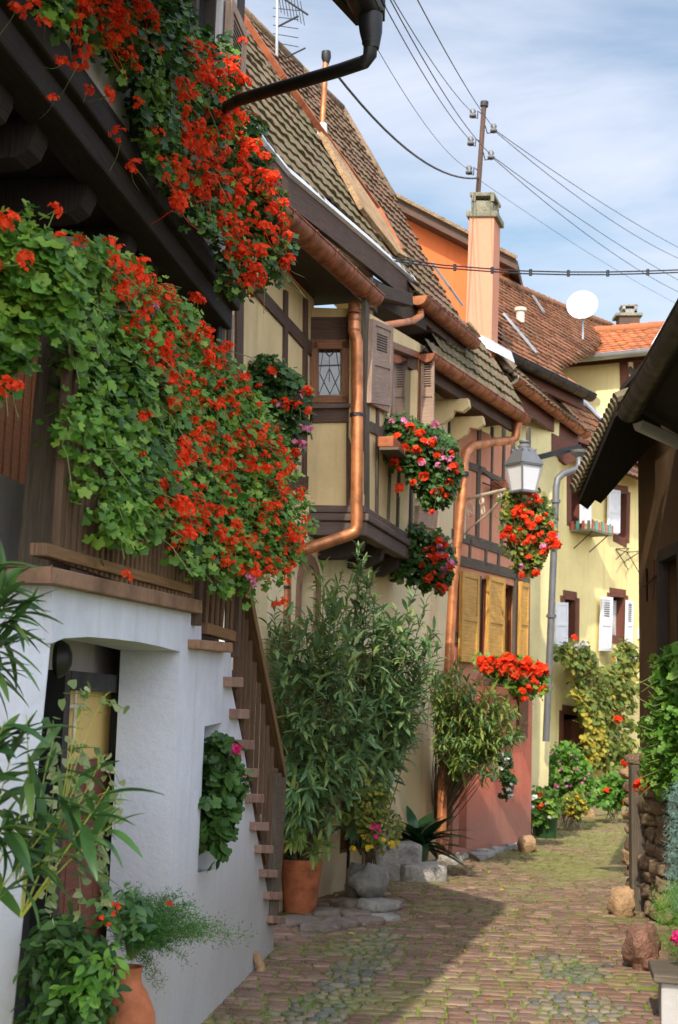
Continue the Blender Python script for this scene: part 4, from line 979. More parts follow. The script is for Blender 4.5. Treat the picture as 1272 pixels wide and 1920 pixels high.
# =================================================================== CHIMNEY, POLE, WIRES
yk = 18.2
chm = thing('chimney', at(905, 650, yk), 'tall salmon plastered chimney with mossy concrete cap carrying a wire pole', 'chimney')
def boxpx(mb, x0, y0, x1, y1, Y, dpt, dx=0, ang=.28):
    p = [at(x0, y1, Y), at(x1, y1, Y), at(x1, y0, Y), at(x0, y0, Y)]
    a = V((math.cos(-.35), math.sin(-.35), 0)); mb.prism(p, V((.12, 1, 0)) * dpt)
mb = MB(); b0, b1, t1_, t0_ = at(872, 655, yk), at(921, 668, yk), at(927, 405, yk), at(880, 405, yk); bk = V((.13, .42, 0))
mb.prism([b0, b1, t1_, t0_], bk); mb.build('stack', M['chim'], chm, bevel=.006)
def ring_box(x0, x1, y0, y1, g=0):
    mb = MB(); a, b, c, d = at(x0, y1, yk - .03), at(x1, y1, yk - .03), at(x1, y0, yk - .03), at(x0, y0, yk - .03); mb.prism([a, b, c, d], bk * 1.12); return mb
ring_box(874, 933, 394, 406).build('cap_slab', M['capst'], chm, bevel=.012)
ring_box(884, 924, 376, 395).build('cap_block', M['capst'], chm, bevel=.006)
mb = MB()
for x in (884, 919):
    for o in (0, .8): 
        p = at(x, 378, yk - .02) + bk * o; q = at(x, 365, yk - .02) + bk * o; mb.bar(p + V((.03, 0, 0)), q + V((.03, 0, 0)), .05, .05)
mb.build('cap_leg', M['capst'], chm)
ring_box(881, 927, 360, 367).build('cap_lid', M['capst'], chm, bevel=.006)
mb = MB(); q = [at(868, 612, yk - .02), at(925, 640, yk - .02), at(932, 662, yk - .05), at(868, 632, yk - .05)]; mb.prism(q, V((.3, .5, 0))); mb.build('flashing', M['flash'], chm)
pl2 = thing('wire_pole', at(897, 360, yk + .2), 'rusty iron pole with glass insulators and power wires fixed above the salmon chimney', 'pole')
yp = yk + .25
mb = MB(); mb.tube([at(896, 372, yp), at(908, 196, yp)], .034, 12); mb.build('mast', M['bwood'], pl2)
mb = MB(); mb.tube([at(908, 200, yp), at(909, 191, yp)], .055, 12); mb.build('mast_cap', M['iron'], pl2)
ins = [(887, 212, 1), (926, 240, 0), (883, 264, 1), (921, 290, 0), (880, 318, 1)]
iobs = []
for (x, y, lf) in ins:
    sx_ = 1 if not lf else -1; xm = 905 - (y - 200) * .07
    mb = MB(); mb.tube([at(xm, y + 2, yp), at(xm + sx_ * 8, y - 4, yp), at((x + xm) / 2, y + 10, yp), at(x, y + 8, yp), at(x, y, yp)], .009, 6)
    ig = mb.build('insulator_hook', M['iron'], pl2)
    mb = MB(); c = at(x, y, yp); mb.lathe(c, [(.01, -.06), (.045, -.06), (.05, -.03), (.028, -.01), (.045, .02), (.03, .05), (.001, .06)], 12); mb.build('insulator', M['creamm'] if False else M['gzinc'], ig, True)
    iobs.append(c)
def wire(name, a, b, sag, r, label, group=None, mat=M['iron'], n=16):
    mb = MB(); mb.tube([a + (b - a) * t - V((0, 0, 4 * sag * t * (1 - t))) for t in np.linspace(0, 1, n)], r, 5)
    return tag(mb.build(name, mat, None), label, 'wire', group)
wire('power_wire', iobs[0], at(731, -12, 9.5), .08, .0045, 'power wire leaving top insulator toward upper left, second from the sky side', 'overhead wires')
wire('power_wire', iobs[1], at(778, -10, 9.5), .06, .005, 'rightmost of the power wires climbing out of frame at top', 'overhead wires')
wire('power_wire', iobs[2], at(700, -30, 9.5), .1, .005, 'power wire from the middle left insulator dipping behind black pipe head', 'overhead wires')
wire('power_wire', iobs[3], at(728, -8, 9.4), .12, .005, 'power wire close beside another, from the lower right insulator up to top edge', 'overhead wires')
wire('power_wire', iobs[4], at(690, 60, 9.5), .15, .003, 'faint thin wire from the lowest insulator up behind the downpipe elbow', 'overhead wires')
wire('power_wire', at(898, 334, yp), at(622, 128, 11.5), .28, .012, 'thick black cable sagging from the pole foot to the copper vent pipe side', 'overhead wires')
for i, (x, y, x2, y2, l) in enumerate(((926, 242, 1300, 478, 'upper wire of top pair running down right from pole'), (926, 244, 1300, 496, 'lower wire of top pair running down right from pole'), (921, 291, 1300, 540, 'upper wire of lower pair running down right from pole'), (921, 293, 1300, 560, 'lower wire of lower pair running down right from pole'), (897, 336, 1300, 585, 'faintest lowest wire running down right behind the satellite dish'))):
    wire('power_wire', at(x, y, yp), at(x2, y2, 30), .10 + .10 * (i % 2), .0055 if i < 4 else .003, l, 'overhead wires')
# festoon cable with lamp holders across the lane
fa, fb = at(700, 480, 14.0), at(1300, 508, 16)
ft = thing('festoon_cable', fa, 'twisted festoon cable with small black holders strung level across the lane', 'string lights')
cv = [at(x, y, 14.0 + (x - 700) / 300) for x, y in ((700, 478), (760, 487), (830, 497), (905, 503), (980, 508), (1060, 510), (1140, 510), (1220, 508), (1300, 505))]
mb = MB(); mb.tube(cv, .008, 6); mb.tube([p - V((0, 0, .03)) for p in cv], .008, 6); mb.build('cable', M['iron'], ft)
for x in (770, 853, 923, 995, 1066, 1140, 1215):
    i = max(0, min(len(cv) - 2, int(np.searchsorted([700, 760, 830, 905, 980, 1060, 1140, 1220, 1300], x) - 1))); xs = [700, 760, 830, 905, 980, 1060, 1140, 1220, 1300]
    p = cv[i] + (cv[i + 1] - cv[i]) * ((x - xs[i]) / (xs[i + 1] - xs[i])); mb = MB(); mb.tube([p + V((0, 0, .02)), p - V((0, 0, .05))], .018, 8); mb.build('lamp_holder', M['black'], ft)
# =================================================================== HOUSES FURTHER DOWN THE LANE
# orange gable
og = thing('orange_house', at(820, 900, 25), 'bright orange gable wall under dark brown verge, just left of the salmon chimney', 'house')
mb = MB(); q = [at(*p, 25) for p in ((742, 385), (800, 408), (880, 447), (962, 490), (962, 505), (930, 520), (930, 900), (742, 900))]; mb.prism(q, V((.6, 3, 0))); mb.build('gable_wall', M['orange'], og)
mb = MB(); a, b = at(728, 362, 24.6), at(971, 489, 24.6); mb.prism([a, b, b - V((0, 0, .17)), a - V((0, 0, .2))], V((.8, 4, 0))); mb.build('roof', M['bwood'], og)
mb = MB(); a, b = at(728, 362, 24.55), at(969, 487, 24.55); mb.bar(a + V((0, 0, .03)), b + V((0, 0, .03)), .09, .06); mb.build('verge', M['rough'], og)
# red-brown roof with black gutter
z5 = 6.7; ga, gb = atz(934, 655, z5), atz(1108, 741, z5); print('g4', ga, gb); gdd = (gb - ga).normalized(); gl = V((-gdd.y, gdd.x, 0))
rr_ = thing('tiled_roof', ga, 'reddish brown tiled roof with pale valley flashings and black gutter right of the chimney', 'roof', 'roofs stepping down the lane')
P5 = Pl(ga + V((0, 0, .05)), gb + V((0, 0, .05)), at(1010, 575, 25.6))

roof_tiles('tile_field', M['tile3'], rr_, P5, [P5.hit(*p) for p in ((920, 520), (985, 549), (1065, 583), (1150, 616), (1100, 660), (1040, 690), (1108, 738), (930, 650))], .17, .19, .008, .022, sub=2)
rq = [P5.hit(*p) for p in ((922, 520), (985, 549), (1065, 583), (1148, 614))]
for a, b in zip(rq, rq[1:]): ridge('ridge_tile', M['tile3'], rr_, a, b, .1, .34)
for a, b in (((940, 595), (1003, 668)), ((995, 560), (1016, 590))):
    mb = MB(); mb.bar(P5.hit(*a) + P5.n * .07, P5.hit(*b) + P5.n * .06, .05, .03, P5.n); mb.build('flashing_strip', M['zinc'], rr_)
mb = MB(); p = P5.hit(976, 606); mb.tube([p, p + V((0, 0, .18)), p + V((0, 0, .20)), p + V((0, 0, .25))], .08, 12, True, [.07, .07, .10, .10]); mb.build('roof_vent', M['creamm'], rr_)
mb = MB(); mb.half(ga, gb, .105)
for k in range(7): p = ga + (gb - ga) * (k / 7 + .06); mb.half(p, p + gdd * .035, .112)
mb.build('gutter', M['iron'], rr_, True, auto=40)
mb = MB(); sA, sB = ga + gl * .12, gb + gl * .12; mb.prism([sA, sB, sB - V((0, 0, .22)), sA - V((0, 0, .22))], gl * .06); mb.prism([sA - V((0, 0, .02)), sB - V((0, 0, .02)), sB + gl * 1.4, sA + gl * 1.4], V((0, 0, -.06))); mb.build('fascia', M['rwood'], rr_)
mb = MB(); q = [at(*p, 24.4) for p in ((985, 690), (1045, 705), (1045, 900), (985, 900))]; mb.prism(q, V((0, 1.5, 0))); mb.build('wall', M['rwood'], rr_)
# satellite dish
dc = at(1092, 571, 24.3); sd = thing('satellite_dish', dc, 'round white satellite dish above the reddish brown roof ridge', 'satellite dish')
mb = MB(); nd = V((-.25, -.92, .30)).normalized(); ud = nd.cross(V((0, 0, 1))).normalized(); vd = ud.cross(nd)
prev = None
for k in range(7):
    rr = .285 * k / 6; rg = [dc + nd * (-.06 * (1 - (rr / .285) ** 2)) + (ud * math.cos(a) * .95 + vd * math.sin(a) * 1.02) * rr for a in np.linspace(0, 2 * math.pi, 33)[:-1]]
    if prev:
        for i in range(32): j = (i + 1) % 32; mb.face([prev[i], prev[j], rg[j], rg[i]])
    prev = rg
mb.build('reflector', M['wpaint'], sd, True)
mb = MB(); mb.tube([dc - nd * .06, dc - nd * .15 - V((0, 0, .2)), dc - nd * .15 - V((0, 0, .55))], .02, 8); mb.tube([dc - vd * .27, dc - vd * .22 + nd * .22], .008, 6); mb.build('mount', M['zinc'], sd)
# yellow tower house
z6 = 8.75; ta, tb = atz(1003, 679, z6), atz(1229, 656, z6); print('tower', ta, tb)
tw = thing('dormer_house', at(1085, 760, 28.6), 'tall pale yellow house part with bright orange tiled roof and grey zinc gutter', 'house')
td = (tb - ta).normalized(); tn = V((-td.y, td.x, 0))
P6 = Pl(ta, tb, atz(1125, 620, z6 + 1.0)); print('P6', P6.n, P6.hit(998, 632).y)
if P6.hit(998, 632).y < ta.y: P6 = Pl(ta, tb, ta + tn * 1.2 + V((0, 0, 1)))
ro_ = [P6.hit(*p) for p in ((1003, 676), (1226, 655), (1252, 612), (1180, 617), (1080, 624), (994, 632))]
roof_tiles('roof', M['tile4'], tw, P6, ro_, .18, .17, .006, .02, sub=2)
ridge('ridge_tile', M['tile4'], tw, P6.hit(994, 632), P6.hit(1250, 612), .11, .36)
mb = MB(); mb.half(ta - tn * .06, tb - tn * .06, .11); mb.build('gutter', M['zinc'], tw, True, auto=40)
mb = MB(); v0, v1 = P6.hit(1227, 655), P6.hit(1253, 611); mb.bar(v0, v1, .08, .22, P6.n); mb.bar(v1, at(1268, 648, v1.y + .3), .08, .2, P6.n); mb.build('verge_board', M['flash'], tw)
mb = MB(); wl_, wr_ = at(1008, 680, 0.001), None
TW = Wall(ta + tn * .45, tb + tn * .45)
q = [TW.hit(*p) for p in ((1000, 672), (1163, 662), (1180, 900), (1000, 900))]; mb.prism(q, tn * 2.5); mb.build('wall', M['ltyellow'], tw)
mb = MB(); onwall(mb, TW, [(1161, 662), (1176, 661), (1181, 880), (1168, 880)], -.05, .03); mb.build('corner_post', M['rwood'], tw)
mb = MB(); onwall(mb, TW, [(1000, 676), (1240, 655), (1240, 672), (1000, 694)], -.05, .035); mb.build('eave_board', M['rwood'], tw)
mb = MB(); onwall(mb, TW, [(1176, 664), (1300, 652), (1300, 900), (1180, 880)], -.9, -.8); mb.build('balcony_wall', M['rwood'], tw)
mb = MB(); wbar(mb, TW, (1178, 690), (1215, 730), .12, -.1, 0); mb.build('brace', M['moul'], tw)
mb = MB(); wbar(mb, TW, (1178, 730), (1250, 720), .10, -.1, 0); mb.build('rail', M['rwood'], tw)
mb = MB(); onwall(mb, TW, [(1181, 700), (1186, 700), (1186, 750), (1181, 750)], -.7, -.6); mb.build('window', M['gzinc'], tw)
cs = thing('chimney', at(1181, 600, 31), 'small brown-grey chimney with pale concrete cap above the orange roof', 'chimney')
mb = MB(); mb.prism([at(1162, 640, 31), at(1200, 640, 31), at(1200, 588, 31), at(1162, 588, 31)], V((0, .4, 0))); mb.build('stack', M['bwood'], cs)
mb = MB(); mb.prism([at(1156, 591, 30.95), at(1206, 591, 30.95), at(1206, 586, 30.95), at(1156, 586, 30.95)], V((0, .5, 0))); mb.build('cap_slab', M['capst'], cs)
mb = MB()
for x0, x1, y0, y1 in ((1168, 1173, 572, 586), (1190, 1195, 572, 586), (1168, 1195, 579, 586), (1166, 1197, 570, 573)): mb.prism([at(x0, y1, 31), at(x1, y1, 31), at(x1, y0, 31), at(x0, y0, 31)], V((0, .35, 0)))
mb.build('cap_vent', M['grey'], cs)

# yellow house
yw0 = G(1022, 1538); YW = Wall(yw0, yw0 + V((.60, .80, 0))); print('YW', YW.o, YW.d)
yo_ = thing('yellow_house', YW.hit(1120, 1500), 'sunlit pale yellow house with white shutters and climbing vine at the bend of the lane', 'house')
def yw(l): return [YW.hit(*p) for p in l]
w1o = [(1068, 892), (1090, 896), (1089, 990), (1068, 986)]; w2o = [(1150, 918), (1177, 922), (1175, 1017), (1150, 1004)]
w3o = [(1056, 1117), (1081, 1121), (1080, 1203), (1056, 1200)]; w4o = [(1143, 1112), (1173, 1116), (1171, 1200), (1141, 1194)]; w5o = [(1054, 1332), (1091, 1338), (1089, 1408), (1053, 1402)]
yL, yR = (YW.hit(1022, 1400) - YW.o).dot(YW.d), (YW.hit(1206, 1300) - YW.o).dot(YW.d); zy = YW.hit(1150, 868).z; print('yellow eave z', zy)
mb = MB(); mb.wall_holes([YW.at(yL - .5, -.1), YW.at(yR, -.1), YW.at(yR, zy), YW.at(yL - .5, zy)], [yw(w) for w in (w1o, w2o, w3o, w4o, w5o)], YW.n, .22)
mb.build('wall', M['yellow'], yo_)
for wq in (w1o, w2o, w3o, w4o, w5o):
    q = yw(wq); cen = sum(q, V()) / 4
    ring = [cen + (p - cen) * 1.0 for p in q]; mb = MB()
    for i in range(4):
        a, b = ring[i], ring[(i + 1) % 4]; m_ = YW.n; s = (b - a).normalized().cross(m_) * .10
        if s.dot(cen - a) > 0: s = -s
        mb.prism([a - m_ * .16, b - m_ * .16, b + m_ * .012, a + m_ * .012], -s * .5)
        mb.prism([a + m_ * .014, b + m_ * .014, b + s + m_ * .014, a + s + m_ * .014], -m_ * .03)
    w_ = mb.build('window', M['rwood'], yo_)
    mb = MB(); mb.prism([p - YW.n * .17 for p in q], -YW.n * .01); mb.build('pane', M['pane'], w_)
    if wq in (w4o,): mb = MB(); onwall(mb, YW, [(1148, 1125), (1156, 1127), (1155, 1196), (1147, 1195)], -.16, -.14); mb.build('curtain', M['curtain'], w_)
    if wq is w1o: sh = [([(1090, 915), (1108, 918), (1107, 984), (1090, 981)], None)]
    elif wq is w2o: sh = [([(1142, 917), (1163, 920), (1160, 1002), (1141, 998)], None)]
    elif wq is w3o: sh = [([(1042, 1129), (1065, 1130), (1063, 1214), (1041, 1212)], None)]
    elif wq is w4o: sh = [([(1129, 1118), (1149, 1120), (1145, 1223), (1126, 1220)], (.10, .38, 7)), ([(1176, 1125), (1188, 1128), (1186, 1218), (1174, 1214)], (.08, .46, 9))]
    else: sh = []
    for s, sl_ in sh: shutter(w_, [YW.hit(*p, .10) for p in s], .03, M['wpaint'], sl_)
    if wq is w5o:
        mb = MB(); onwall(mb, YW, [(1073, 1350), (1089, 1345), (1087, 1404), (1072, 1398)], -.15, .02); mb.build('shutter', M['rwood'], w_)
# picket flower boxes under the windows
ci = [M['terra'], M['bright'], M['terra2'], M['orange']]; teal = paint('teal_paint', (.08, .40, .33), .5); redp = paint('brick_red_paint', (.5, .12, .07), .5); greyw = wood('weathered_plank', (.24, .24, .19))
def picket(quad, dep, label, npk):
    (x0, y0), (x1, y1) = quad; a, b = YW.hit(x0, y1), YW.hit(x1, y1 + 4); h = YW.hit(x0, y0).z - a.z
    a.z = b.z = (a.z + b.z) / 2; t = thing('flower_box', (a + b) / 2, label, 'flower box', 'picket flower boxes on the yellow house'); n = YW.n * dep
    mb = MB(); mb.prism([a, b, b + n, a + n], V((0, 0, .03))); mb.build('shelf', greyw, t)
    k = npk
    for i in range(k):
        p = a + n + (b - a) * ((i + .5) / k); mb = MB(); mb.bar(p + V((0, 0, .03)), p + V((0, 0, h * (1.0 if i % 2 else 1.12))), .05, .015, YW.n); mb.build('picket', [teal, redp, greyw][(i * 7 + 1) % 3] if i < k else greyw, t)
    for i in range(4):
        p = a + n * ((i + .5) / 4); mb = MB(); mb.bar(p + V((0, 0, .03)), p + V((0, 0, h)), .05, .015, YW.d); mb.build('picket', [redp, teal, redp, greyw][i], t)
    for f in (.15, .85):
        p = a + (b - a) * f; mb = MB(); mb.tube([p + n * .9, p - V((0, 0, .28)) + n * .05], .01, 6); mb.build('bracket', M['iron'], t)
picket(((1068, 981), (1110, 1000)), .42, 'picket flower box with coloured slats under the upper left window', 10)
picket(((1056, 1232), (1092, 1251)), .32, 'small picket flower box at the lower left window by the drainpipe', 8)
picket(((1148, 1232), (1180, 1251)), .32, 'picket flower box half hidden in vine under the louvred shutters', 7)
bk = thing('wire_shelf_bracket', YW.hit(1178, 1050), 'empty wire plant bracket on yellow wall below the upper right window', 'bracket')
mb = MB()
for a, b in (((1155, 1029), (1180, 1028)), ((1175, 1035), (1202, 1034)), ((1180, 1028), (1155, 1049)), ((1202, 1034), (1173, 1052)), ((1155, 1029), (1178, 1068)), ((1176, 1035), (1199, 1074)), ((1172, 1052), (1172, 1060)), ((1155, 1029), (1176, 1035))): mb.tube([YW.hit(*a, .02), YW.hit(*b, .10)], .009, 5)
mb.build('rod', M['iron'], bk)
# its roof and gutter
ga = YW.hit(1085, 850, .35); zz = ga.z; gb = YW.at(yR - .1, zz, .35); ga = YW.at((YW.hit(1085, 850, .35) - YW.o).dot(YW.d), zz, .35); gdd = YW.d
mb = MB(); mb.half(ga, gb, .09); mb.build('gutter', M['gzinc'], yo_, True, auto=40)
P7 = Pl(ga + V((0, 0, .05)), gb + V((0, 0, .05)), at(1100, 765, 25.8))
rp7 = [P7.hit(*p) for p in ((1088, 850), (1226, 905), (1226, 862), (1176, 828), (1080, 745), (1042, 735), (1040, 800))]

roof_tiles('roof', M['tile3'], yo_, P7, rp7, .17, .18, .006, .02, sub=2)
mb = MB(); mb.bar(P7.hit(1076, 742) + P7.n * .06, P7.hit(1180, 842) + P7.n * .06, .16, .03, P7.n); mb.build('flashing_strip', M['flash'], yo_)
mb = MB(); mb.prism([YW.at(yL, zy, .4), YW.at(yR + .3, zy, .4), YW.at(yR + .3, zy, -.1), YW.at(yL, zy, -.1)], V((0, 0, .06))); mb.build('soffit', M['rwood'], yo_)
# ochre neighbour
oh = thing('ochre_house', YW.at(yR + .5, 0), 'narrow strip of warm ochre wall with dark plaque beyond the yellow house', 'house')
mb = MB(); mb.prism([YW.at(yR + .005, -.1, -.02), YW.at(yR + 5, -.1, -.02), YW.at(yR + 5, zy - .05, -.02), YW.at(yR + .005, zy - .05, -.02)], -YW.n * .4); mb.build('wall', M['ochre'], oh)
mb = MB(); onwall(mb, YW, [(1207, 1150), (1217, 1152), (1216, 1178), (1206, 1176)], -.04, .02)
tag(mb.build('wall_plaque', M['bwood'], None, bevel=.004), 'small dark brown plaque fixed on the ochre wall strip', 'plaque')
mb = MB(); onwall(mb, YW, [(1204, 1179), (1215, 1181), (1214, 1200), (1204, 1198)], -.04, .09)
tag(mb.build('letterbox', M['wpaint'], None, bevel=.01), 'small white letterbox below the dark plaque on ochre wall', 'letterbox')
# distant closure behind the bend
fh = thing('distant_house', V((8.5, 33, 0)), 'shaded house wall closing the lane behind the right corner', 'house')
mb = MB(); mb.prism([V((5.6, 29.5, -.1)), V((12, 27.5, -.1)), V((12, 27.5, 4.6)), V((5.6, 29.5, 4.6))], V((0, 3, 0))); mb.build('wall', M['ochre'], fh)
mb = MB(); mb.prism([V((5.4, 29.3, 4.6)), V((12.2, 27.2, 4.6)), V((12.2, 29.2, 6.4)), V((5.4, 31.2, 6.4))], V((0, 0, .12))); mb.build('roof', M['tile3'], fh)

# =================================================================== RIGHT HOUSE
c0 = G(1196, 1700); RH = Wall(V((c0.x + .02, c0.y, 0)), V((c0.x - .05, c0.y - 8, 0))); print('RH', RH.o, RH.d, RH.n)
rh = thing('stone_foot_house', V((c0.x, c0.y, 0)), 'shaded brown house on the right with rubble stone foot and projecting black eaves', 'house')
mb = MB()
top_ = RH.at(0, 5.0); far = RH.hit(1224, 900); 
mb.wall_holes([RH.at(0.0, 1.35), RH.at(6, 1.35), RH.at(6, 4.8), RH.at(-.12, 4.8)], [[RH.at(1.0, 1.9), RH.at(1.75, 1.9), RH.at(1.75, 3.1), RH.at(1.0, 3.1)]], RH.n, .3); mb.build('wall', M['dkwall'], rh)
mb = MB()
for a, b in (((1.0, 1.9), (1.75, 1.9)), ((1.0, 3.1), (1.75, 3.1)), ((1.0, 1.9), (1.0, 3.1)), ((1.75, 1.9), (1.75, 3.1))): mb.bar(RH.at(*a, .01), RH.at(*b, .01), .1, .08, RH.n)
w_ = mb.build('window', M['dwood'], rh); mb = MB(); mb.prism([RH.at(1.0, 1.9, -.15), RH.at(1.75, 1.9, -.15), RH.at(1.75, 3.1, -.15), RH.at(1.0, 3.1, -.15)], -RH.n * .01); mb.build('pane', M['pane'], w_)
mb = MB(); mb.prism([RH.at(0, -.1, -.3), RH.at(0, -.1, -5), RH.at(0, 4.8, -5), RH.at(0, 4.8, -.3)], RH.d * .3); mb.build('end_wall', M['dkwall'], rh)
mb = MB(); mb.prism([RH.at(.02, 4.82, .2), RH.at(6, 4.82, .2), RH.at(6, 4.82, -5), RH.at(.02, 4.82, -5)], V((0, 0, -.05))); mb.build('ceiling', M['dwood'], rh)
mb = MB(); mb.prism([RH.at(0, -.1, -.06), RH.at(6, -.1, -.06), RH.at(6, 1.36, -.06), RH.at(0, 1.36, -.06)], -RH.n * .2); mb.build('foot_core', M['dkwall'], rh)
mb = MB(); mb.bar(RH.at(.30, -.02, .08), RH.at(.26, 1.28, .08), .14, .13, RH.n); mb.build('timber_post', M['gwood'], rh, bevel=.008)
mb = MB()
for pts in (((.35, 2.9), (.9, 2.95)), ((.45, 2.75), (.45, 3.05)), ((.7, 2.75), (.75, 3.1))): mb.tube([RH.at(*pts[0], .03), RH.at(*pts[1], .03)], .010, 6); mb.build('iron_hook', M['rwood'], rh)
def rock(name, c, s, rot, mat, parent=None, sq=.6, amp=.18, seed=0, nu=26, nv=16):
    vs, fs = [], []; m = Matrix.Rotation(rot, 3, 'Z')
    for i in range(nv + 1):
        ph = -math.pi / 2 + math.pi * i / nv
        for j in range(nu):
            th = 2 * math.pi * j / nu
            f = lambda v, e: math.copysign(abs(v) ** e, v)
            p = V((f(math.cos(ph), sq) * f(math.cos(th), sq), f(math.cos(ph), sq) * f(math.sin(th), sq), f(math.sin(ph), sq)))
            k = 1 + amp * mnoise.noise(p * 1.3 + V((seed * 7.1, 0, seed))) + amp * .4 * mnoise.noise(p * 4 + V((seed, 3, 0)))
            p = p * k; p = V((p.x * s[0] / 2, p.y * s[1] / 2, p.z * s[2] / 2)); vs.append(tuple(m @ p + V(c)))
    for i in range(nv):
        for j in range(nu):
            j2 = (j + 1) % nu; fs.append((i * nu + j, i * nu + j2, (i + 1) * nu + j2, (i + 1) * nu + j))
    return np_mesh(name, np.array(vs), np.array(fs), mat, parent, True)
r = random.Random(5)
for k in range(11):
    z0 = k * .125; o_ = r.uniform(.0, .05)
    rock('foot_stone', RH.at(.06 + r.uniform(-.03, .05), z0 + .07, -.02 + o_), (.24 + r.uniform(0, .08), .24, .12 + r.uniform(-.02, .05)), r.uniform(-.3, .3), M['rough'] if k % 3 else M['tan'], rh, .6, .3, k)
    rock('foot_stone', RH.at(.62 + r.uniform(-.06, .05), z0 + .08, -.02 + o_), (.16, .40, .13), r.uniform(-.2, .2), M['rough'], rh, .6, .3, k + 20)
    rock('foot_stone', RH.at(1.05 + r.uniform(-.06, .05), z0 + .08, -.02 + o_), (.16, .42, .13), r.uniform(-.2, .2), M['rough'], rh, .6, .3, k + 40)
# projecting eaves seen from below
mb = MB(); q = [at(1084, 944, 14.3), at(1152, 780, 12.9), at(1186, 762, 12.5), at(1230, 760, 12.6), at(1232, 832, 13.0), at(1160, 905, 13.7), at(1128, 944, 14.1)]
mb = MB(); a0, a1, a2 = at(1084, 946, 12.3), at(1176, 762, 11.3), at(1240, 800, 11.7)
PE = Pl(a0, a1, a2); q = [PE.hit(*p) for p in ((1086, 944), (1154, 782), (1182, 755), (1240, 760), (1240, 815), (1172, 892), (1127, 944), (1116, 938), (1102, 955))]
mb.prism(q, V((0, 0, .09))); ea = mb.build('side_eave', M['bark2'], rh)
mb = MB(); mb.prism([at(1106, 928, 12.7), at(1148, 862, 16.0), at(1222, 800, 16.4), at(1228, 822, 12.2)], V((0, 0, .08))); mb.build('hidden_shadow_slab', M['bark2'], rh)  # unseen slab added behind the side eave to cast shade on the lane
mb = MB(); e0x, e1x = PE.hit(1086, 944), PE.hit(1172, 768); nn_ = 20
for i in range(nn_):
    p = e0x + (e1x - e0x) * ((i + .5) / nn_) + V((-.02, 0, .12)); mb.tube([p - V((.05, 0, .01)), p + V((.35, .05, .16))], .05, 8)
mb.build('eave_tile', M['tile1'], rh)
c1 = at(1192, 768, 11.2); n1_ = atz(1330, 545, c1.z); r1_ = at(1330, 850, 11.4)
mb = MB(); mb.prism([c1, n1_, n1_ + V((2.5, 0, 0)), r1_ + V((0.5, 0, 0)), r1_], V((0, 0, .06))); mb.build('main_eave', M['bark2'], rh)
mb = MB(); mb.prism([c1 + V((0, 0, .08)), n1_ + V((0, 0, .08)), n1_ + V((3, 0, 2.2)), c1 + V((3, 0, 2.2))], V((0, 0, .06))); mb.build('roof', M['tile2'], rh)
mb = MB(); mb.half(c1 + V((-.05, 0, -.01)), n1_ + V((-.05, 0, -.01)), .10)
mb.build('gutter', M['black'], rh, True, auto=40)
mb = MB(); mb.half(at(1196, 792, 11.1), at(1330, 852, 11.3), .070); mb.build('zinc_gutter', M['zinc'], rh, True, auto=40)
mb = MB(); mb.prism([at(1170, 762, 11.3), at(1192, 746, 11.0), at(1198, 772, 11.0), at(1174, 780, 11.3)], V((.02, .12, .02))); mb.build('verge_cap', M['flash'], rh, bevel=.01)

# =================================================================== STONES, STEPS, POTS
def stn(px, py, sx, sy, sz, rot, mat, label, cat='stone', group=None, sq=.45, amp=.14, seed=1, name='stone', dz=0):
    g0 = G(px, py); o = rock(name, V((g0.x, g0.y + sy / 2, sz * .42 + dz)), (sx, sy, sz), rot, mat, None, sq, amp, seed); return tag(o, label, cat, group)
stn(690, 1690, .36, .45, .34, .15, M['grey'], 'rounded grey boulder with lichen beside thin black post, left of the steps', 'boulder', seed=1, name='boulder', sq=.85, amp=.45)
stn(713, 1712, .30, .34, .10, .7, M['grey'], 'tilted flat grey stone leaning at foot of the lichen boulder', seed=2)
stn(792, 1656, .46, .40, .20, .25, M['lstep'], 'lowest light grey doorstep block in front of cream house door', 'step', seed=3, name='step_block', sq=.25, amp=.06)
stn(738, 1652, .50, .6, .40, .2, M['lstep'], 'middle grey doorstep block below cream house door', 'step', seed=4, name='step_block', sq=.2, amp=.05)
stn(735, 1600, .34, .5, .58, .2, M['lstep'], 'top doorstep block tucked against cream wall behind flowers', 'step', seed=5, name='step_block', sq=.2, amp=.05)
stn(992, 1600, .22, .25, .22, .1, M['tan'], 'small pale stone at the corner of red plaster base', seed=6, sq=.85, amp=.4)
stn(1172, 1722, .22, .26, .27, .2, M['tan'], 'rounded sandy boulder at foot of the right house corner', 'boulder', seed=7, name='boulder', sq=.85, amp=.35)
stn(1220, 1828, .24, .4, .34, -.2, M['redst'], 'tall reddish boulder leaning at right wall above the bench', 'boulder', seed=8, name='boulder', sq=.95, amp=.5)
stn(725, 1895 - 165, .22, .2, .06, .3, M['grey'], 'low flat stone at the edge of moss near grey boulder', seed=9)
k = 0
for (x, y, sx, sy, an_) in ((560, 1735, .34, .3, .3), (600, 1745, .3, .26, .1), (640, 1738, .3, .24, -.2), (668, 1722, .26, .2, .4), (615, 1718, .26, .25, .0), (650, 1700, .24, .25, .5), (690, 1735, .26, .2, .2)):
    k += 1; g0 = G(x, y); o = rock('flagstone', V((g0.x, g0.y, .02)), (sx, sy, .09), an_, M['dflag'], None, .5, .2, 30 + k)
    tag(o, 'uneven dark flagstone between the big terracotta pot and grey boulder', 'flagstone', 'flagstones by the terracotta pot')
for i, (x, y) in enumerate(((905, 1604), (930, 1600), (955, 1594), (838, 1617), (852, 1622), (866, 1612))):
    g0 = G(x, y); tag(rock('rubble_stone', V((g0.x, g0.y, .03)), (.2, .14, .1), i, M['grey'], None, .6, .3, 50 + i), 'small loose rubble stone lying along foot of the red wall', 'stone', 'rubble stones at the red wall')
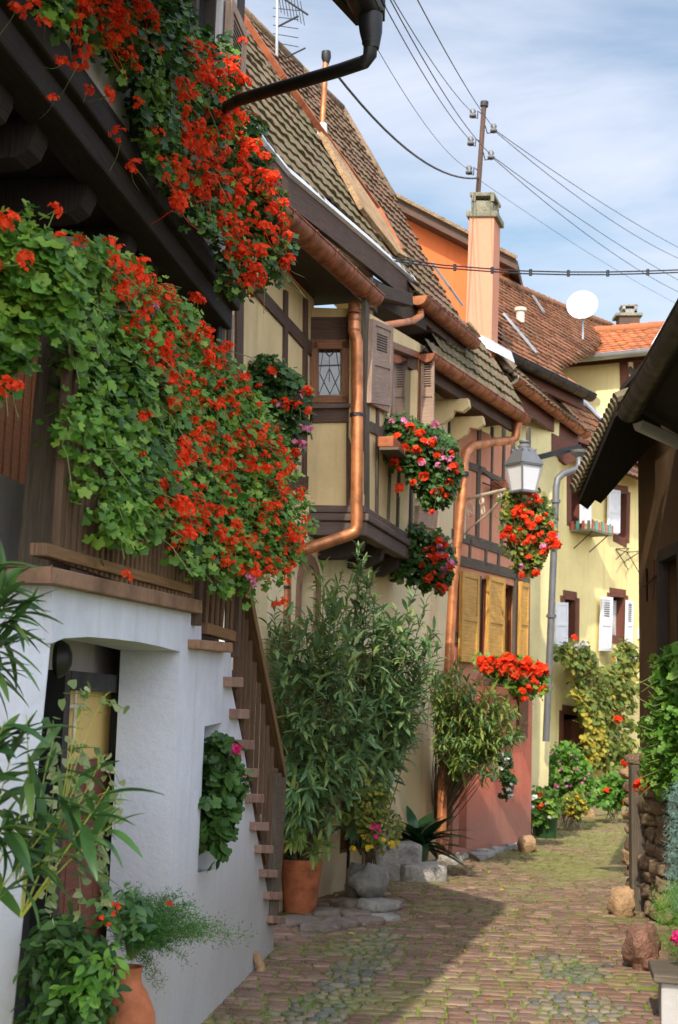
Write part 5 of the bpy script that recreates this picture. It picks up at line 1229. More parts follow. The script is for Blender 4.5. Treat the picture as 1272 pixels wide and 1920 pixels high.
bp_ = G(652, 1668); mb = MB(); mb.tube([bp_, bp_ + V((0, 0, .75))], .016, 8); mb.tube([bp_, bp_ + V((0, 0, .02))], .05, 10); tag(mb.build('flower_stake', M['black'], None), 'thin black metal post standing beside grey boulder', 'post')
g0 = G(486, 1822); mb = MB(); mb.tube([g0 + V((-.12, .02, .12)), g0 + V((-.02, 0, .1)), g0 + V((.01, -.01, .03)), g0 + V((.01, -.01, 0))], .032, 12); tag(mb.build('drain_spout', M['tan'], None, True, auto=50), 'short rusty drain spout poking from foot of the white wall', 'drain')
def pot(px, py, H, rt, rb, mat, label, group='terracotta pots'):
    g0 = G(px, py) + V((0, rb, 0)); t = thing('terracotta_pot', g0, label, 'pot', group)
    mb = MB(); mb.lathe(g0, [(.001, 0.001), (rb, .0), (rb + (rt - rb) * .15, H * .12), (rb + (rt - rb) * .16, H * .14), (rb + (rt - rb) * .5, H * .47), (rb + (rt - rb) * .52 + .004, H * .48), (rb + (rt - rb) * .55, H * .50), (rb + (rt - rb) * .9, H * .78), (rt * .97, H * .80), (rt, H * .81), (rt * 1.03, H * .97), (rt * 1.01, H), (rt * .93, H), (rt * .9, H * .93)], 32)
    mb.build('body', mat, t, True, auto=35)
    mb = MB(); mb.lathe(g0, [(.001, H * .94), (rt * .92, H * .93)], 24); mb.build('soil', M['soil'], t); return g0, H
pot1 = pot(562, 1714, .44, .175, .135, M['terra'], 'large ribbed terracotta pot at foot of the slatted stair railing')
pot2 = pot(820, 1611, .33, .155, .12, M['terra2'], 'pale terracotta pot at red wall beside the doorsteps')
yu = 5.35; up_ = at(240, 1812, yu); gu = V((up_.x, up_.y, 0)); Hu = up_.z
ur = thing('terracotta_urn', gu, 'tall terracotta urn with narrow neck and rounded shoulder by the cellar wall', 'urn', 'terracotta pots')
mb = MB(); mb.lathe(gu, [(.001, 0), (.07, 0), (.075, .02), (.10, .25), (.112, Hu - .22), (.105, Hu - .16), (.075, Hu - .09), (.052, Hu - .055), (.05, Hu - .02), (.058, Hu), (.048, Hu), (.04, Hu - .03)], 40); mb.build('body', M['terra'], ur, True, auto=50)
# bench corner lower right
bn = thing('planter_box', G(1245, 1915), 'whitewashed low box with grey-brown slab top at lower right corner', 'planter')
b0 = G(1240, 1925); hz = .24
mb = MB(); mb.prism([b0 + V((0, 0, 0)), b0 + V((.9, -.25, 0)), b0 + V((1.0, .5, 0)), b0 + V((.08, .42, 0))], V((0, 0, hz))); mb.build('body', M['white'], bn, bevel=.01)
mb = MB(); mb.prism([b0 + V((-.05, -.03, hz)), b0 + V((.95, -.3, hz)), b0 + V((1.0, .55, hz)), b0 + V((.03, .47, hz))], V((0, 0, .045))); mb.build('top_slab', M['gwood'], bn, bevel=.008)
# =================================================================== PLANTS
def fan_leaf(k=14, lobes=5, notch=.5, cup=.18, ruffle=.05, tip=0, lb=.15):
    vs = [(0, 0, 0)]
    for i in range(k):
        t = 2 * math.pi * i / k; a = t - math.pi / 2          # stem side at -y
        rr = 1 + lb * math.cos(lobes * (t - math.pi)) ; d = min(t, 2 * math.pi - t)
        if d < .5: rr *= 1 - notch * (1 - d / .5)
        if tip: rr *= 1 + tip * max(0, math.sin(a)) ** 3
        vs.append((rr * math.cos(a), rr * math.sin(a) + .25, cup * rr * rr + ruffle * math.sin(3 * t + 1)))
    return np.array(vs, float), np.array([(0, 1 + i, 1 + (i + 1) % k) for i in range(k)])
def lance(n=5, w=.11, droop=.25, fold=.35):
    vs, fs = [], []
    for i in range(n + 1):
        t = i / n; ww = w * (math.sin(math.pi * min(1, t * .93 + .05)) ** .75); z = -droop * t * t
        vs += [(-ww, t, z + ww * fold), (0, t, z), (ww, t, z + ww * fold)]
    for i in range(n):
        a = 3 * i
        for o in (0, 1): fs += [(a + o, a + o + 1, a + o + 4), (a + o, a + o + 4, a + o + 3)]
    return np.array(vs, float), np.array(fs)
GER = fan_leaf(15, 5, .6, .22, .10, 0, .17); GER2 = fan_leaf(13, 5, .55, .12, .14, 0, .2); GRAPE = fan_leaf(11, 5, .35, -.12, .08, .25); IVY = fan_leaf(8, 3, .2, .1, .05, .4)
OVAL = lance(4, .26, .25, .3); OLE = lance(5, .115, .3, .4); OLE2 = lance(6, .09, .38, .4); NEED = (np.array([(-.04, 0, 0), (.04, 0, 0), (0, 1, -.1)]), np.array([(0, 1, 2)])); STRAP = lance(7, .10, .75, .35)
def nrmz(a): return a / np.maximum(1e-9, np.linalg.norm(a, axis=1, keepdims=True))
def scatter(name, tmpl, pos, nrm, tip, sc, mat, parent, smooth=True, jit=.0):
    V0, F0 = tmpl; n = len(pos); z = nrmz(nrm); y = tip - z * np.sum(tip * z, 1, keepdims=True); y = nrmz(y); x = np.cross(y, z)
    sc = np.asarray(sc).reshape(-1, 1, 1) * np.ones((n, 1, 1))
    sx = 1 + rng.uniform(-jit, jit, (n, 1, 1))
    P = pos[:, None, :] + sc * (V0[None, :, 0:1] * sx * x[:, None, :] + V0[None, :, 1:2] * y[:, None, :] + V0[None, :, 2:3] * rng.uniform(.3, 1.6, (n, 1, 1)) * z[:, None, :])
    Fc = F0[None] + (np.arange(n) * len(V0))[:, None, None]
    return np_mesh(name, P.reshape(-1, 3), Fc.reshape(-1, 3), mat, parent, smooth)
def npoly(x, y, P):
    c = np.zeros(len(x), bool); n = len(P)
    for i in range(n):
        x1, y1 = P[i]; x2, y2 = P[(i + 1) % n]
        if y1 == y2: continue
        c ^= ((y1 > y) != (y2 > y)) & (x < (x2 - x1) * (y - y1) / (y2 - y1) + x1)
    return c
def sample(poly, n):
    P = np.array(poly, float); lo, hi = P.min(0), P.max(0); out = np.zeros((0, 2))
    while len(out) < n:
        q = rng.uniform(lo, hi, (n * 2, 2)); out = np.vstack([out, q[npoly(q[:, 0], q[:, 1], poly)]])
    return out[:n]
RMn = np.array(RM); Cn = np.array(CAM)
def worldat(px, py, y):
    d = np.stack([px - 636, 960 - py, np.full(len(px), -F)], 1) @ RMn.T
    return Cn + d * (y / d[:, 1])[:, None]
OUT_ = np.array((.55, -.62, .45))
def clumps(poly, depth, thick, ncl, per, rad):
    """leaf positions in little clumps through a body of foliage with real thickness; returns pos, outward direction"""
    q = sample(poly, ncl); y = depth(q[:, 0]) if callable(depth) else np.full(ncl, depth)
    t = rng.uniform(0, 1, ncl) ** 1.3; c = worldat(q[:, 0], q[:, 1], y + t * thick)
    c = np.repeat(c, per, 0); d = nrmz(rng.normal(size=(ncl * per, 3)) + OUT_ * .9)
    return c + d * rad * rng.uniform(.35, 1.15, (ncl * per, 1)), d
def foliage(name, tmpl, poly, depth, thick, ncl, per, rad, size, mat, parent, up=.35, out=.6):
    pos, d = clumps(poly, depth, thick, ncl, per, rad); n = len(pos)
    nr = d * .6 + OUT_ * out * .75 + np.array((0, 0, up)) + rng.normal(size=(n, 3)) * .42
    tp = d + np.array((0, 0, -.5)) + rng.normal(size=(n, 3)) * .6
    return scatter(name, tmpl, pos, nr, tp, rng.uniform(size * .55, size * 1.2, n), mat, parent)
PET = (np.array([(0, 0, 0), (-.38, .55, .10), (-.22, 1, .02), (.22, 1, .02), (.38, .55, .10)]), np.array([(0, 2, 1), (0, 3, 2), (0, 4, 3)]))
def head_mesh(nf, R_, pl, seed, flat=.75):
    rr = np.random.default_rng(seed); Vs, Fs = [], []
    for k in range(nf):
        d = rr.normal(size=3); d[2] = abs(d[2]) * .9 + .15 if k < nf * .8 else d[2]; d /= np.linalg.norm(d)
        c = d * R_ * rr.uniform(.6, 1.1) * np.array((1, 1, flat)); t = np.cross(d, rr.normal(size=3)); t /= np.linalg.norm(t); b = np.cross(d, t)
        for p in range(5):
            a = 2 * math.pi * p / 5 + rr.uniform(-.15, .15); y = t * math.cos(a) + b * math.sin(a) + d * rr.uniform(.0, .5); y /= np.linalg.norm(y); x = np.cross(y, d); base = len(Vs)
            s_ = pl * rr.uniform(.8, 1.2)
            for v in PET[0]: Vs.append(c + s_ * (v[0] * x * 1.15 + v[1] * y + v[2] * d))
            Fs += [tuple(base + i for i in f) for f in PET[1]]
    nf_ = len(Fs); e = rr.normal(size=2) * .5; L_s = R_ * rr.uniform(2.2, 3.6)
    prev = None
    for i in range(4):
        t = i / 3; c = np.array((e[0] * t * t * L_s, e[1] * t * t * L_s, -t * L_s)); base = len(Vs); w = pl * .11
        Vs += [c + np.array((w, 0, 0)), c + np.array((-w * .5, w * .87, 0)), c + np.array((-w * .5, -w * .87, 0))]
        if prev is not None:
            for q in range(3): q2 = (q + 1) % 3; Fs += [(prev + q, prev + q2, base + q2), (prev + q, base + q2, base + q)]
        prev = base
    for q in range(nf):
        pass
    return np.array(Vs), np.array(Fs), nf_
_hm = {}
def heads(parent, pos, mat, R_=.03, pl=.017, nf=16, name='flower_head', limit=100, stems=True, var=6, flat=.75, smin=.6, smax=1.15):
    key = (mat.name, R_, pl, nf); 
    if key not in _hm:
        L = []
        for s in range(var):
            vs, fs, nn = head_mesh(nf, R_, pl, s + 1, flat); o = np_mesh(name, vs, fs, [mat, M['stem']], None, False); mi = np.zeros(len(fs), np.int32); mi[nn:] = 1; o.data.polygons.foreach_set('material_index', mi); L.append(o.data); bpy.data.objects.remove(o)
        _hm[key] = L
    rest = []
    for i, p in enumerate(pos):
        sc = random.uniform(smin, smax); e = (random.uniform(-.8, .8), random.uniform(-.6, .9), random.uniform(0, 6.28))
        if i < limit:
            o = bpy.data.objects.new(name, _hm[key][i % var]); col.objects.link(o); o.location = V(p); o.rotation_euler = e; o.scale = (sc,) * 3
            if parent is not None: o.parent = parent; o.matrix_parent_inverse = Matrix.Translation(-parent.location)
        else: rest.append((p, sc, e))
    if rest:
        from mathutils import Euler
        Vs, Fs, b = [], [], 0
        for p, sc, e in rest:
            me = _hm[key][random.randrange(var)]; n = len(me.vertices); co = np.empty(n * 3, np.float32); me.vertices.foreach_get('co', co); co = co.reshape(-1, 3)
            f = np.empty(len(me.loops), np.int32); me.loops.foreach_get('vertex_index', f); m = np.array(Euler(e).to_matrix())
            Vs.append(co @ m.T * sc + np.array(p)); Fs.append(f.reshape(-1, 3) + b); b += n
        tag(np_mesh('small_blossoms', np.vstack(Vs), np.vstack(Fs), mat, parent), kind='stuff')
    return [V(p) for p in pos]
def stalks(*a, **k): return
def stalks_old(parent, tips, length=.12, r=.0016, mat=None, name='flower_stalk', back=(-.35, .3, -.6), n=4):
    mb = MB(); bk = V(back)
    for p in tips:
        d = (bk + V((random.uniform(-.5, .5), random.uniform(-.4, .4), random.uniform(-.3, .3)))).normalized() * length * random.uniform(.6, 1.3)
        m_ = p + d * .5 + V((0, 0, .012)); mb.tube([p + d, m_, p], r, 4, False)
    return mb.build(name, mat or M['stem'], parent)
def fpos(poly, depth, n, fwd=.04, jit=.05):
    q = sample(poly, n); y = (depth(q[:, 0]) if callable(depth) else np.full(n, depth)) - fwd + rng.uniform(-jit, jit, n)
    return worldat(q[:, 0], q[:, 1], y)
def ptsat(pts, depth, fwd=.05):
    a = np.array(pts, float); y = (depth(a[:, 0]) if callable(depth) else np.full(len(a), depth)) - fwd; return worldat(a[:, 0], a[:, 1], y)
itp = lambda xs, ys: (lambda x: np.interp(x, xs, ys))

# ---- big balcony geranium
dV1 = itp([0, 100, 250, 440, 580], [4.4, 4.68, 5.6, 7.4, 8.4])
g1 = thing('trailing_geranium', A.hit(250, 900, .1), 'huge trailing geranium with orange-red blooms spilling over the wooden gallery railing', 'geranium')
pV1 = [(60, 470), (110, 462), (205, 478), (300, 540), (370, 625), (425, 690), (470, 730), (510, 800), (540, 880), (575, 960), (565, 1040), (520, 1080), (490, 1110), (450, 1125), (400, 1110), (340, 1075), (310, 1000), (240, 1030), (200, 1015), (165, 960), (130, 900), (112, 840), (110, 760), (120, 690), (105, 640), (95, 560)]
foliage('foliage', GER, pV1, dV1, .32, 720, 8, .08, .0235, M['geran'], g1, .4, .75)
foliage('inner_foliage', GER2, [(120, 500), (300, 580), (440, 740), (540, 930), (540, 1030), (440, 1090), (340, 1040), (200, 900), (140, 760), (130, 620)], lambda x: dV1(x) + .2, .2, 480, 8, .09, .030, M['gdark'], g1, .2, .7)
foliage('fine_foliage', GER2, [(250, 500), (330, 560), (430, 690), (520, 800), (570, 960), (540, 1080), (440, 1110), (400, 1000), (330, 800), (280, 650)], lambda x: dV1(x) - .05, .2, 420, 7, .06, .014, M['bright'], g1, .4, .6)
FA = [(200, 455), (280, 490), (335, 560), (425, 640), (520, 780), (555, 880), (578, 990), (545, 1100), (480, 1085), (400, 1050), (345, 990), (300, 900), (340, 850), (330, 780), (290, 690), (235, 600)]
fp = fpos(FA, dV1, 300, .15, .09)
fx = ptsat([(103, 395), (112, 448), (150, 452), (137, 492), (48, 488), (203, 460), (225, 468), (250, 490), (268, 495), (216, 550), (237, 620), (255, 625), (270, 785), (262, 850), (302, 945), (298, 968), (340, 1005), (325, 1030), (237, 1082), (300, 690), (310, 682), (325, 606), (345, 865), (362, 915), (410, 990), (418, 1002), (395, 1045), (520, 1135), (532, 1130), (445, 700), (385, 640), (290, 545), (305, 540), (280, 565)], dV1, .12)
hp = heads(g1, list(fx) + list(fp), M['red'], .034, .0125, 14)
stalks(g1, hp, .15)
fpl = heads(g1, list(ptsat([(466, 1080), (286, 576), (472, 1090)], dV1, .14)), M['pinkf'], .024, .014, 10, 'pink_flower_head')
# bare trailing stems
mb = MB()
for k in range(70):
    q = sample(pV1, 1)[0]; y = float(dV1(q[0])); a = at(q[0], q[1], y + .05); b = at(q[0] + random.uniform(10, 90), q[1] + random.uniform(-50, 90), y - random.uniform(0, .15)); mb.tube([a, (a + b) / 2 + V((0, 0, .03)), b], .002, 4, False)
mb.build('stem', M['stem'], g1)
# near-left geranium piece
g2 = thing('trailing_geranium', at(20, 560, 4.9), 'loose bright green geranium foliage at left edge in front of wooden post', 'geranium')
pV2 = [(-30, 430), (40, 415), (80, 455), (130, 500), (135, 560), (110, 600), (130, 640), (60, 610), (40, 660), (38, 700), (20, 735), (-30, 740)]
foliage('foliage', GER, pV2, 4.55, .25, 190, 8, .065, .0255, M['geran'], g2, .4, .75)
hp = heads(g2, list(ptsat([(48, 486), (10, 408), (22, 418), (25, 725), (12, 728), (-5, 500)], 4.5, .02)), M['red'], .036, .0135, 13); stalks(g2, hp, .14)
fo = [(45, 500), (75, 455), (103, 400)]; mb = MB(); mb.tube([at(60, 500, 4.95), at(85, 440, 4.9), at(102, 398, 4.9)], .0022, 5); mb.tube([at(0, 470, 4.85), at(70, 550, 4.8), at(120, 640, 4.85)], .0022, 5); mb.tube([at(60, 600, 4.85), at(130, 640, 4.85), at(180, 650, 5)], .002, 5); mb.build('stem', M['stem'], g2)
# ---- upper jetty geranium
dV3 = itp([0, 90, 300, 440, 560], [5.3, 5.8, 7.4, 9.0, 9.6])
g3 = thing('trailing_geranium', B.hit(300, 300, .2), 'great cascade of geraniums with scarlet blooms hanging from the upper storey', 'geranium')
pV3 = [(60, -20), (345, -20), (355, 60), (425, 85), (450, 190), (480, 250), (510, 330), (528, 400), (540, 460), (530, 515), (480, 545), (440, 565), (412, 535), (405, 470), (385, 430), (345, 405), (318, 350), (290, 310), (262, 230), (250, 170), (200, 105), (130, 60), (80, 30)]
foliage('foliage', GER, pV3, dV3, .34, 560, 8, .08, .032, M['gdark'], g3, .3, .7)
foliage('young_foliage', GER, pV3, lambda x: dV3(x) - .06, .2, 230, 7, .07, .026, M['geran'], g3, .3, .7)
FB = [(370, 70), (450, 120), (470, 220), (525, 350), (550, 470), (520, 540), (440, 545), (420, 440), (390, 380), (320, 400), (310, 320), (340, 260), (330, 180)]
FB2 = [(130, -10), (290, -10), (300, 40), (250, 110), (180, 90), (150, 60)]
fx = ptsat([(30, 22), (62, 20), (85, 45), (140, 78), (160, 95), (118, 118), (165, 170), (148, 120), (100, 185), (200, 180), (205, 176), (225, 252), (262, 200), (258, 190), (248, 320), (252, 312), (295, 250), (300, 305), (290, 60), (345, 80), (370, 565), (365, 560), (300, 95), (255, 128), (248, 110), (240, 95), (455, 78), (455, 148), (210, 12), (185, 45)], dV3, .12)
hp = heads(g3, list(fx) + list(fpos(FB, dV3, 230, .17, .1)) + list(fpos(FB2, dV3, 40, .17, .1)), M['red'], .046, .0165, 14); stalks(g3, hp, .13)
mb = MB()
for k in range(40):
    q = sample(pV3, 1)[0]; y = float(dV3(q[0])); a = at(q[0], q[1], y + .05); b = at(q[0] + random.uniform(-10, 60), q[1] + random.uniform(10, 110), y - random.uniform(0, .15)); mb.tube([a, (a + b) / 2, b], .0024, 4, False)
mb.build('stem', M['stem'], g3)
def boxplant(name, label, cat, poly, Y, th, ncl, per, rad, size, mat, flowers, group=None, mat2=None, out=.7):
    c = sum((at(*p, Y) for p in poly), V()) / len(poly); t = thing(name, c, label, cat, group)
    foliage('foliage', GER2, poly, Y, th, ncl, per, rad, size, mat, t, .3, out)
    for m, n, pl_, R_, pol, nf in flowers:
        ps = fpos(pol or poly, Y, n, .06, .05) if not isinstance(n, list) else ptsat(n, Y, .06)
        hp = heads(t, list(ps), m, R_, pl_, nf, 'flower_head' if m in (M['red'],) else 'pale_flower_head'); stalks(t, hp, .08, .0025)
    return t
boxplant('trailing_geranium', 'dark leafy geranium with few pink and red blooms before the leaded oriel window', 'geranium', [(455, 690), (500, 675), (545, 705), (575, 745), (565, 810), (545, 870), (520, 860), (480, 800), (455, 740)], 11.0, .35, 200, 8, .09, .034, M['gdark'],
    [(M['red'], [(510, 696), (487, 724), (535, 752), (515, 755), (535, 765), (548, 757), (580, 770), (522, 802), (565, 830), (553, 850), (575, 735), (560, 762)], .024, .034, None, 10), (M['pinkf'], [(524, 760), (560, 745), (583, 802), (562, 800), (553, 828), (570, 835), (547, 900), (575, 805)], .022, .028, None, 8)])
g5 = boxplant('trailing_geranium', 'round bushy geranium with coral and lilac blooms on the box below the rose shutter', 'geranium', [(708, 785), (740, 785), (790, 800), (835, 820), (858, 870), (850, 920), (820, 950), (795, 945), (775, 900), (735, 870), (712, 830)], 13.4, .45, 260, 9, .09, .034, M['gdark'],
    [(M['red'], [(740, 868), (738, 860), (748, 880), (745, 820), (770, 800), (780, 812), (795, 828), (810, 830), (790, 812), (795, 892), (820, 855), (748, 914), (790, 865), (775, 905), (815, 925), (825, 920), (850, 875), (855, 885), (843, 905), (838, 930), (810, 960), (780, 845), (848, 850), (760, 840)], .026, .036, None, 12), (M['pinkf'], [(757, 790), (765, 797), (815, 822), (792, 868), (822, 872), (832, 860), (842, 880), (815, 797), (800, 830), (846, 862), (735, 790), (835, 845)], .022, .03, None, 9)])
foliage('young_foliage', GER2, [(790, 800), (838, 822), (858, 870), (850, 920), (810, 930), (790, 860)], 13.7, .25, 110, 8, .07, .03, M['bright'], g5)
mb = MB(); pb = thing('flower_box', L_.hit(740, 850, .2), 'terracotta flower box on thin iron holder under the oriel side window', 'flower box')
qa, qb = L_.hit(708, 838, .05), L_.hit(775, 860, .05); qb.z = qa.z; mb.prism([qa, qb, qb + L_.n * .15, qa + L_.n * .15], V((0, 0, .10))); mb.build('trough', M['terra'], pb, bevel=.01)
mb = MB(); mb.bar(qa + V((0, 0, -.015)) + L_.n * .11, qb + V((0, 0, -.015)) + L_.n * .08, .18, .025); mb.build('shelf', M['gwood'], pb)
boxplant('trailing_geranium', 'lower hanging geranium with pink and red blooms at far end of the oriel moulding', 'geranium', [(770, 985), (800, 1000), (830, 1010), (845, 1060), (835, 1100), (800, 1110), (760, 1085), (735, 1070), (760, 1040)], 14.6, .4, 200, 8, .09, .034, M['gdark'],
    [(M['red'], 26, .024, .034, [(790, 1000), (835, 1015), (848, 1060), (838, 1105), (800, 1095), (780, 1040)], 10), (M['pinkf'], 12, .022, .028, [(815, 1015), (848, 1050), (840, 1080), (820, 1070)], 8)])
g7 = boxplant('trailing_geranium', 'hanging mixed geranium and yellow-green trailer below the street lantern', 'geranium', [(945, 925), (985, 935), (1010, 925), (1030, 960), (1035, 1010), (1015, 1060), (985, 1075), (960, 1050), (945, 990)], 16.6, .4, 190, 8, .10, .036, M['vine'],
    [(M['red'], 36, .024, .036, [(1000, 910), (1045, 990), (1040, 1040), (1000, 1075), (950, 1000), (960, 960)], 11), (M['red'], [(952, 998), (962, 1010), (943, 1005), (975, 965), (998, 985), (1005, 930), (1035, 1005), (1040, 1015), (955, 990), (1045, 1022), (1005, 1075), (980, 1078), (996, 988), (1010, 975)], .036, .034, None, 14), (M['pinkf'], [(1020, 1025), (978, 1062), (1042, 1008)], .03, .04, None, 10)])
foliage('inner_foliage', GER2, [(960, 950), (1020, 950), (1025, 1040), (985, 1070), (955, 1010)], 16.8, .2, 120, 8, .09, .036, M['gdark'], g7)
q = PK.hit(925, 905, .15); tw_ = thing('wall_planter', q, 'small terracotta trough on black wire holder left of the lantern', 'planter')
mb = MB(); a, b = PK.hit(922, 922, .1), PK.hit(942, 926, .1); b.z = a.z; mb.prism([a, b, b + PK.n * .18, a + PK.n * .18], V((0, 0, .13))); mb.build('trough', M['terra'], tw_, bevel=.008)
mb = MB(); mb.tube([PK.hit(905, 885, .02), a + PK.n * .2, PK.hit(905, 905, .02)], .012, 6); mb.tube([a, b + PK.n * .2], .01, 6); mb.build('holder', M['iron'], tw_)
g8 = boxplant('geranium', 'dense window box crowned with vermilion blooms beneath golden shutters', 'geranium', [(892, 1240), (930, 1236), (1000, 1245), (1022, 1265), (1015, 1300), (975, 1305), (930, 1280), (890, 1262)], 17.0, .35, 130, 8, .09, .036, M['geran'],
    [(M['red'], 60, .034, .052, [(900, 1238), (950, 1232), (1005, 1240), (1024, 1258), (1010, 1275), (940, 1262), (905, 1255)], 18), (M['red'], [(915, 1262), (980, 1295), (990, 1290), (1020, 1294), (965, 1268), (985, 1310), (1003, 1280)], .034, .05, None, 15)])
a, b = PK.hit(905, 1285, .08), PK.hit(975, 1300, .08); b.z = a.z = a.z; mb = MB(); mb.prism([a, b, b + PK.n * .24, a + PK.n * .24], V((0, 0, .17))); tag(mb.build('window_box', M['bwood'], None, bevel=.008), 'dark wooden window box holding the vermilion geraniums on the salmon house', 'window box')
# ---- geranium in the niche of the white wall
g9 = thing('geranium', A.hit(405, 1500), 'dark round-leaved geranium with one magenta bloom filling the niche of the white wall', 'geranium')
pn_ = [(390, 1392), (406, 1382), (422, 1400), (438, 1425), (445, 1470), (428, 1500), (424, 1555), (415, 1590), (396, 1608), (384, 1596), (386, 1500)]
foliage('foliage', GER, pn_, itp([370, 460], [7.6, 8.0]), .25, 95, 7, .07, .042, M['gdark'], g9, .25, .6)
heads(g9, list(ptsat([(440, 1404), (447, 1408), (434, 1402)], 7.85)), M['hot'], .022, .018, 10)

# ---- oleanders : stems with whorls of lance leaves
def shrub(parent, base, tips, nl, L, mat, stemmat, tmpl=OLE, rs=.006, start=.35, arch=.15, name='foliage', droop=0, jitter=.25, whorl=3, spread=1.0):
    P_, N_, T_, S_ = [], [], [], []; mb = MB()
    for tp in tips:
        b = base(tp) if callable(base) else base; b = np.array(b); tp = np.array(tp); d = tp - b; h = np.linalg.norm(d)
        c = b + d * .5 + np.array((0, 0, arch * h)) + rng.normal(size=3) * .05 * h
        def f(t): return (1 - t) ** 2 * b + 2 * t * (1 - t) * c + t * t * tp
        path = [V(f(t)) for t in np.linspace(0, 1, 7)]; mb.tube(path, rs, 5, False, [rs * (1.2 - .9 * i / 6) for i in range(7)])
        n = nl + rng.integers(-3, 4)
        for k in range(n):
            t = start + (1 - start) * ((k + rng.uniform(-.3, .3)) / n) ** .7; t = min(1, max(0, t)); p = f(t); tan = f(min(1, t + .03)) - f(t - .03); tan = tan / (np.linalg.norm(tan) + 1e-9)
            a = 2 * math.pi * (k % whorl) / whorl + k * .7; e = np.cross(tan, (0.3, .2, 1)); e /= np.linalg.norm(e) + 1e-9; g_ = np.cross(tan, e)
            side = e * math.cos(a) + g_ * math.sin(a); dr = side * spread + tan * (.55 + .9 * t ** 3) + rng.normal(size=3) * jitter + np.array((0, 0, -droop)); dr /= np.linalg.norm(dr)
            nn = np.cross(np.cross(dr, (0, 0, 1.0)), dr) + rng.normal(size=3) * .25
            P_.append(p); N_.append(nn); T_.append(dr); S_.append(L * rng.uniform(.6, 1.1) * (.75 + .25 * (1 - t)))
    mb.build('stem', stemmat, parent)
    return scatter(name, tmpl, np.array(P_), np.array(N_), np.array(T_), np.array(S_), mat, parent, jit=.2)
ol1 = thing('oleander', pot1[0] + V((0, 0, .4)), 'tall dense oleander bush growing from the large terracotta pot by the stairs', 'oleander')
T1 = sample([(505, 1190), (530, 1140), (575, 1150), (610, 1100), (640, 1130), (670, 1180), (700, 1300), (700, 1420), (660, 1500), (600, 1560), (545, 1560), (530, 1450), (510, 1330)], 98)
tips = worldat(T1[:, 0], T1[:, 1], 11.6 + rng.uniform(-.35, .45, len(T1)) + (T1[:, 0] - 560) * .002)
pb1 = np.array(pot1[0] + V((0, 0, .42)))
shrub(ol1, lambda t: pb1 + rng.normal(size=3) * np.array((.05, .05, 0)), list(tips), 25, .21, M['oleand'], M['bark'], start=.5, spread=1.25)
tips = worldat(np.array([598, 606, 640, 655, 500, 515, 570, 545, 590, 620.]), np.array([1075, 1060, 1085, 1110, 1165, 1135, 1560, 1580, 1610, 1590.]), np.full(10, 11.5)); shrub(ol1, lambda t: pb1, list(tips), 26, .15, M['oleanh'], M['stem'], start=.55, name='young_foliage')
ol2 = thing('oleander', G(690, 1660), 'second oleander reaching highest between cream wall and doorsteps', 'oleander')
T2 = sample([(640, 1120), (660, 1090), (700, 1110), (730, 1130), (790, 1170), (825, 1200), (820, 1280), (785, 1340), (760, 1420), (720, 1500), (660, 1560), (640, 1460), (630, 1300)], 92)
pb2 = np.array(G(668, 1660)) + np.array((0, .35, .1))
tips = worldat(T2[:, 0], T2[:, 1], 12.4 + rng.uniform(-.35, .35, len(T2)) + (T2[:, 0] - 660) * .006)
shrub(ol2, lambda t: pb2 + rng.normal(size=3) * np.array((.08, .08, 0)), list(tips), 25, .22, M['oleand'], M['bark'], start=.5, spread=1.25)
tips = worldat(np.array([672, 685, 668, 690, 655, 700, 640, 780, 800, 770, 815, 745, 825, 850.]), np.array([1022, 1040, 1060, 1078, 1090, 1070, 1075, 1110, 1130, 1150, 1180, 1140, 1230, 1260.]), np.array([12.2] * 7 + [12.9] * 7)); shrub(ol2, lambda t: pb2, list(tips), 34, .17, M['oleand'], M['stem'], start=.62, name='top_shoots', rs=.008)
pp = thing('oleander', pot2[0] + V((0, 0, .3)), 'olive-green willowy shrub leaning over red wall from the pale terracotta pot', 'oleander')
T3 = sample([(815, 1260), (870, 1240), (905, 1270), (960, 1320), (1000, 1350), (985, 1375), (940, 1400), (935, 1440), (900, 1420), (860, 1430), (830, 1380)], 125)
pb3 = np.array(pot2[0] + V((0, 0, .3)))
tips = worldat(T3[:, 0], T3[:, 1], 15.7 + rng.uniform(-.35, .35, len(T3))); shrub(pp, lambda t: pb3 + rng.normal(size=3) * np.array((.04, .04, 0)), list(tips), 22, .17, M['oleanh'], M['bark'], start=.6, droop=.35, rs=.006)
tips = worldat(T3[:50, 0], T3[:50, 1] + 10, 15.6 + rng.uniform(-.3, .3, 50)); shrub(pp, lambda t: pb3, list(tips), 18, .14, M['oleand'], M['bark'], start=.72, droop=.3, rs=.004, name='inner_foliage')
# flowers between the oleanders and the steps
fb = thing('flowering_plant', G(700, 1650), 'low plant with magenta and yellow blooms in front of the doorsteps', 'flower')
foliage('foliage', IVY, [(640, 1440), (690, 1450), (730, 1480), (750, 1560), (740, 1590), (690, 1590), (650, 1560)], 12.3, .3, 110, 7, .07, .022, M['vine'], fb)
heads(fb, list(ptsat([(633, 1508), (637, 1478), (700, 1545), (708, 1550), (697, 1555), (712, 1560), (705, 1570), (650, 1420)], 12.2)), M['hot'], .02, .018, 8, 'magenta_blossom')
heads(fb, list(ptsat([(735, 1583), (690, 1590), (697, 1588), (720, 1575), (662, 1592), (680, 1570)], 12.2)), M['yelf'], .022, .02, 9, 'yellow_blossom')
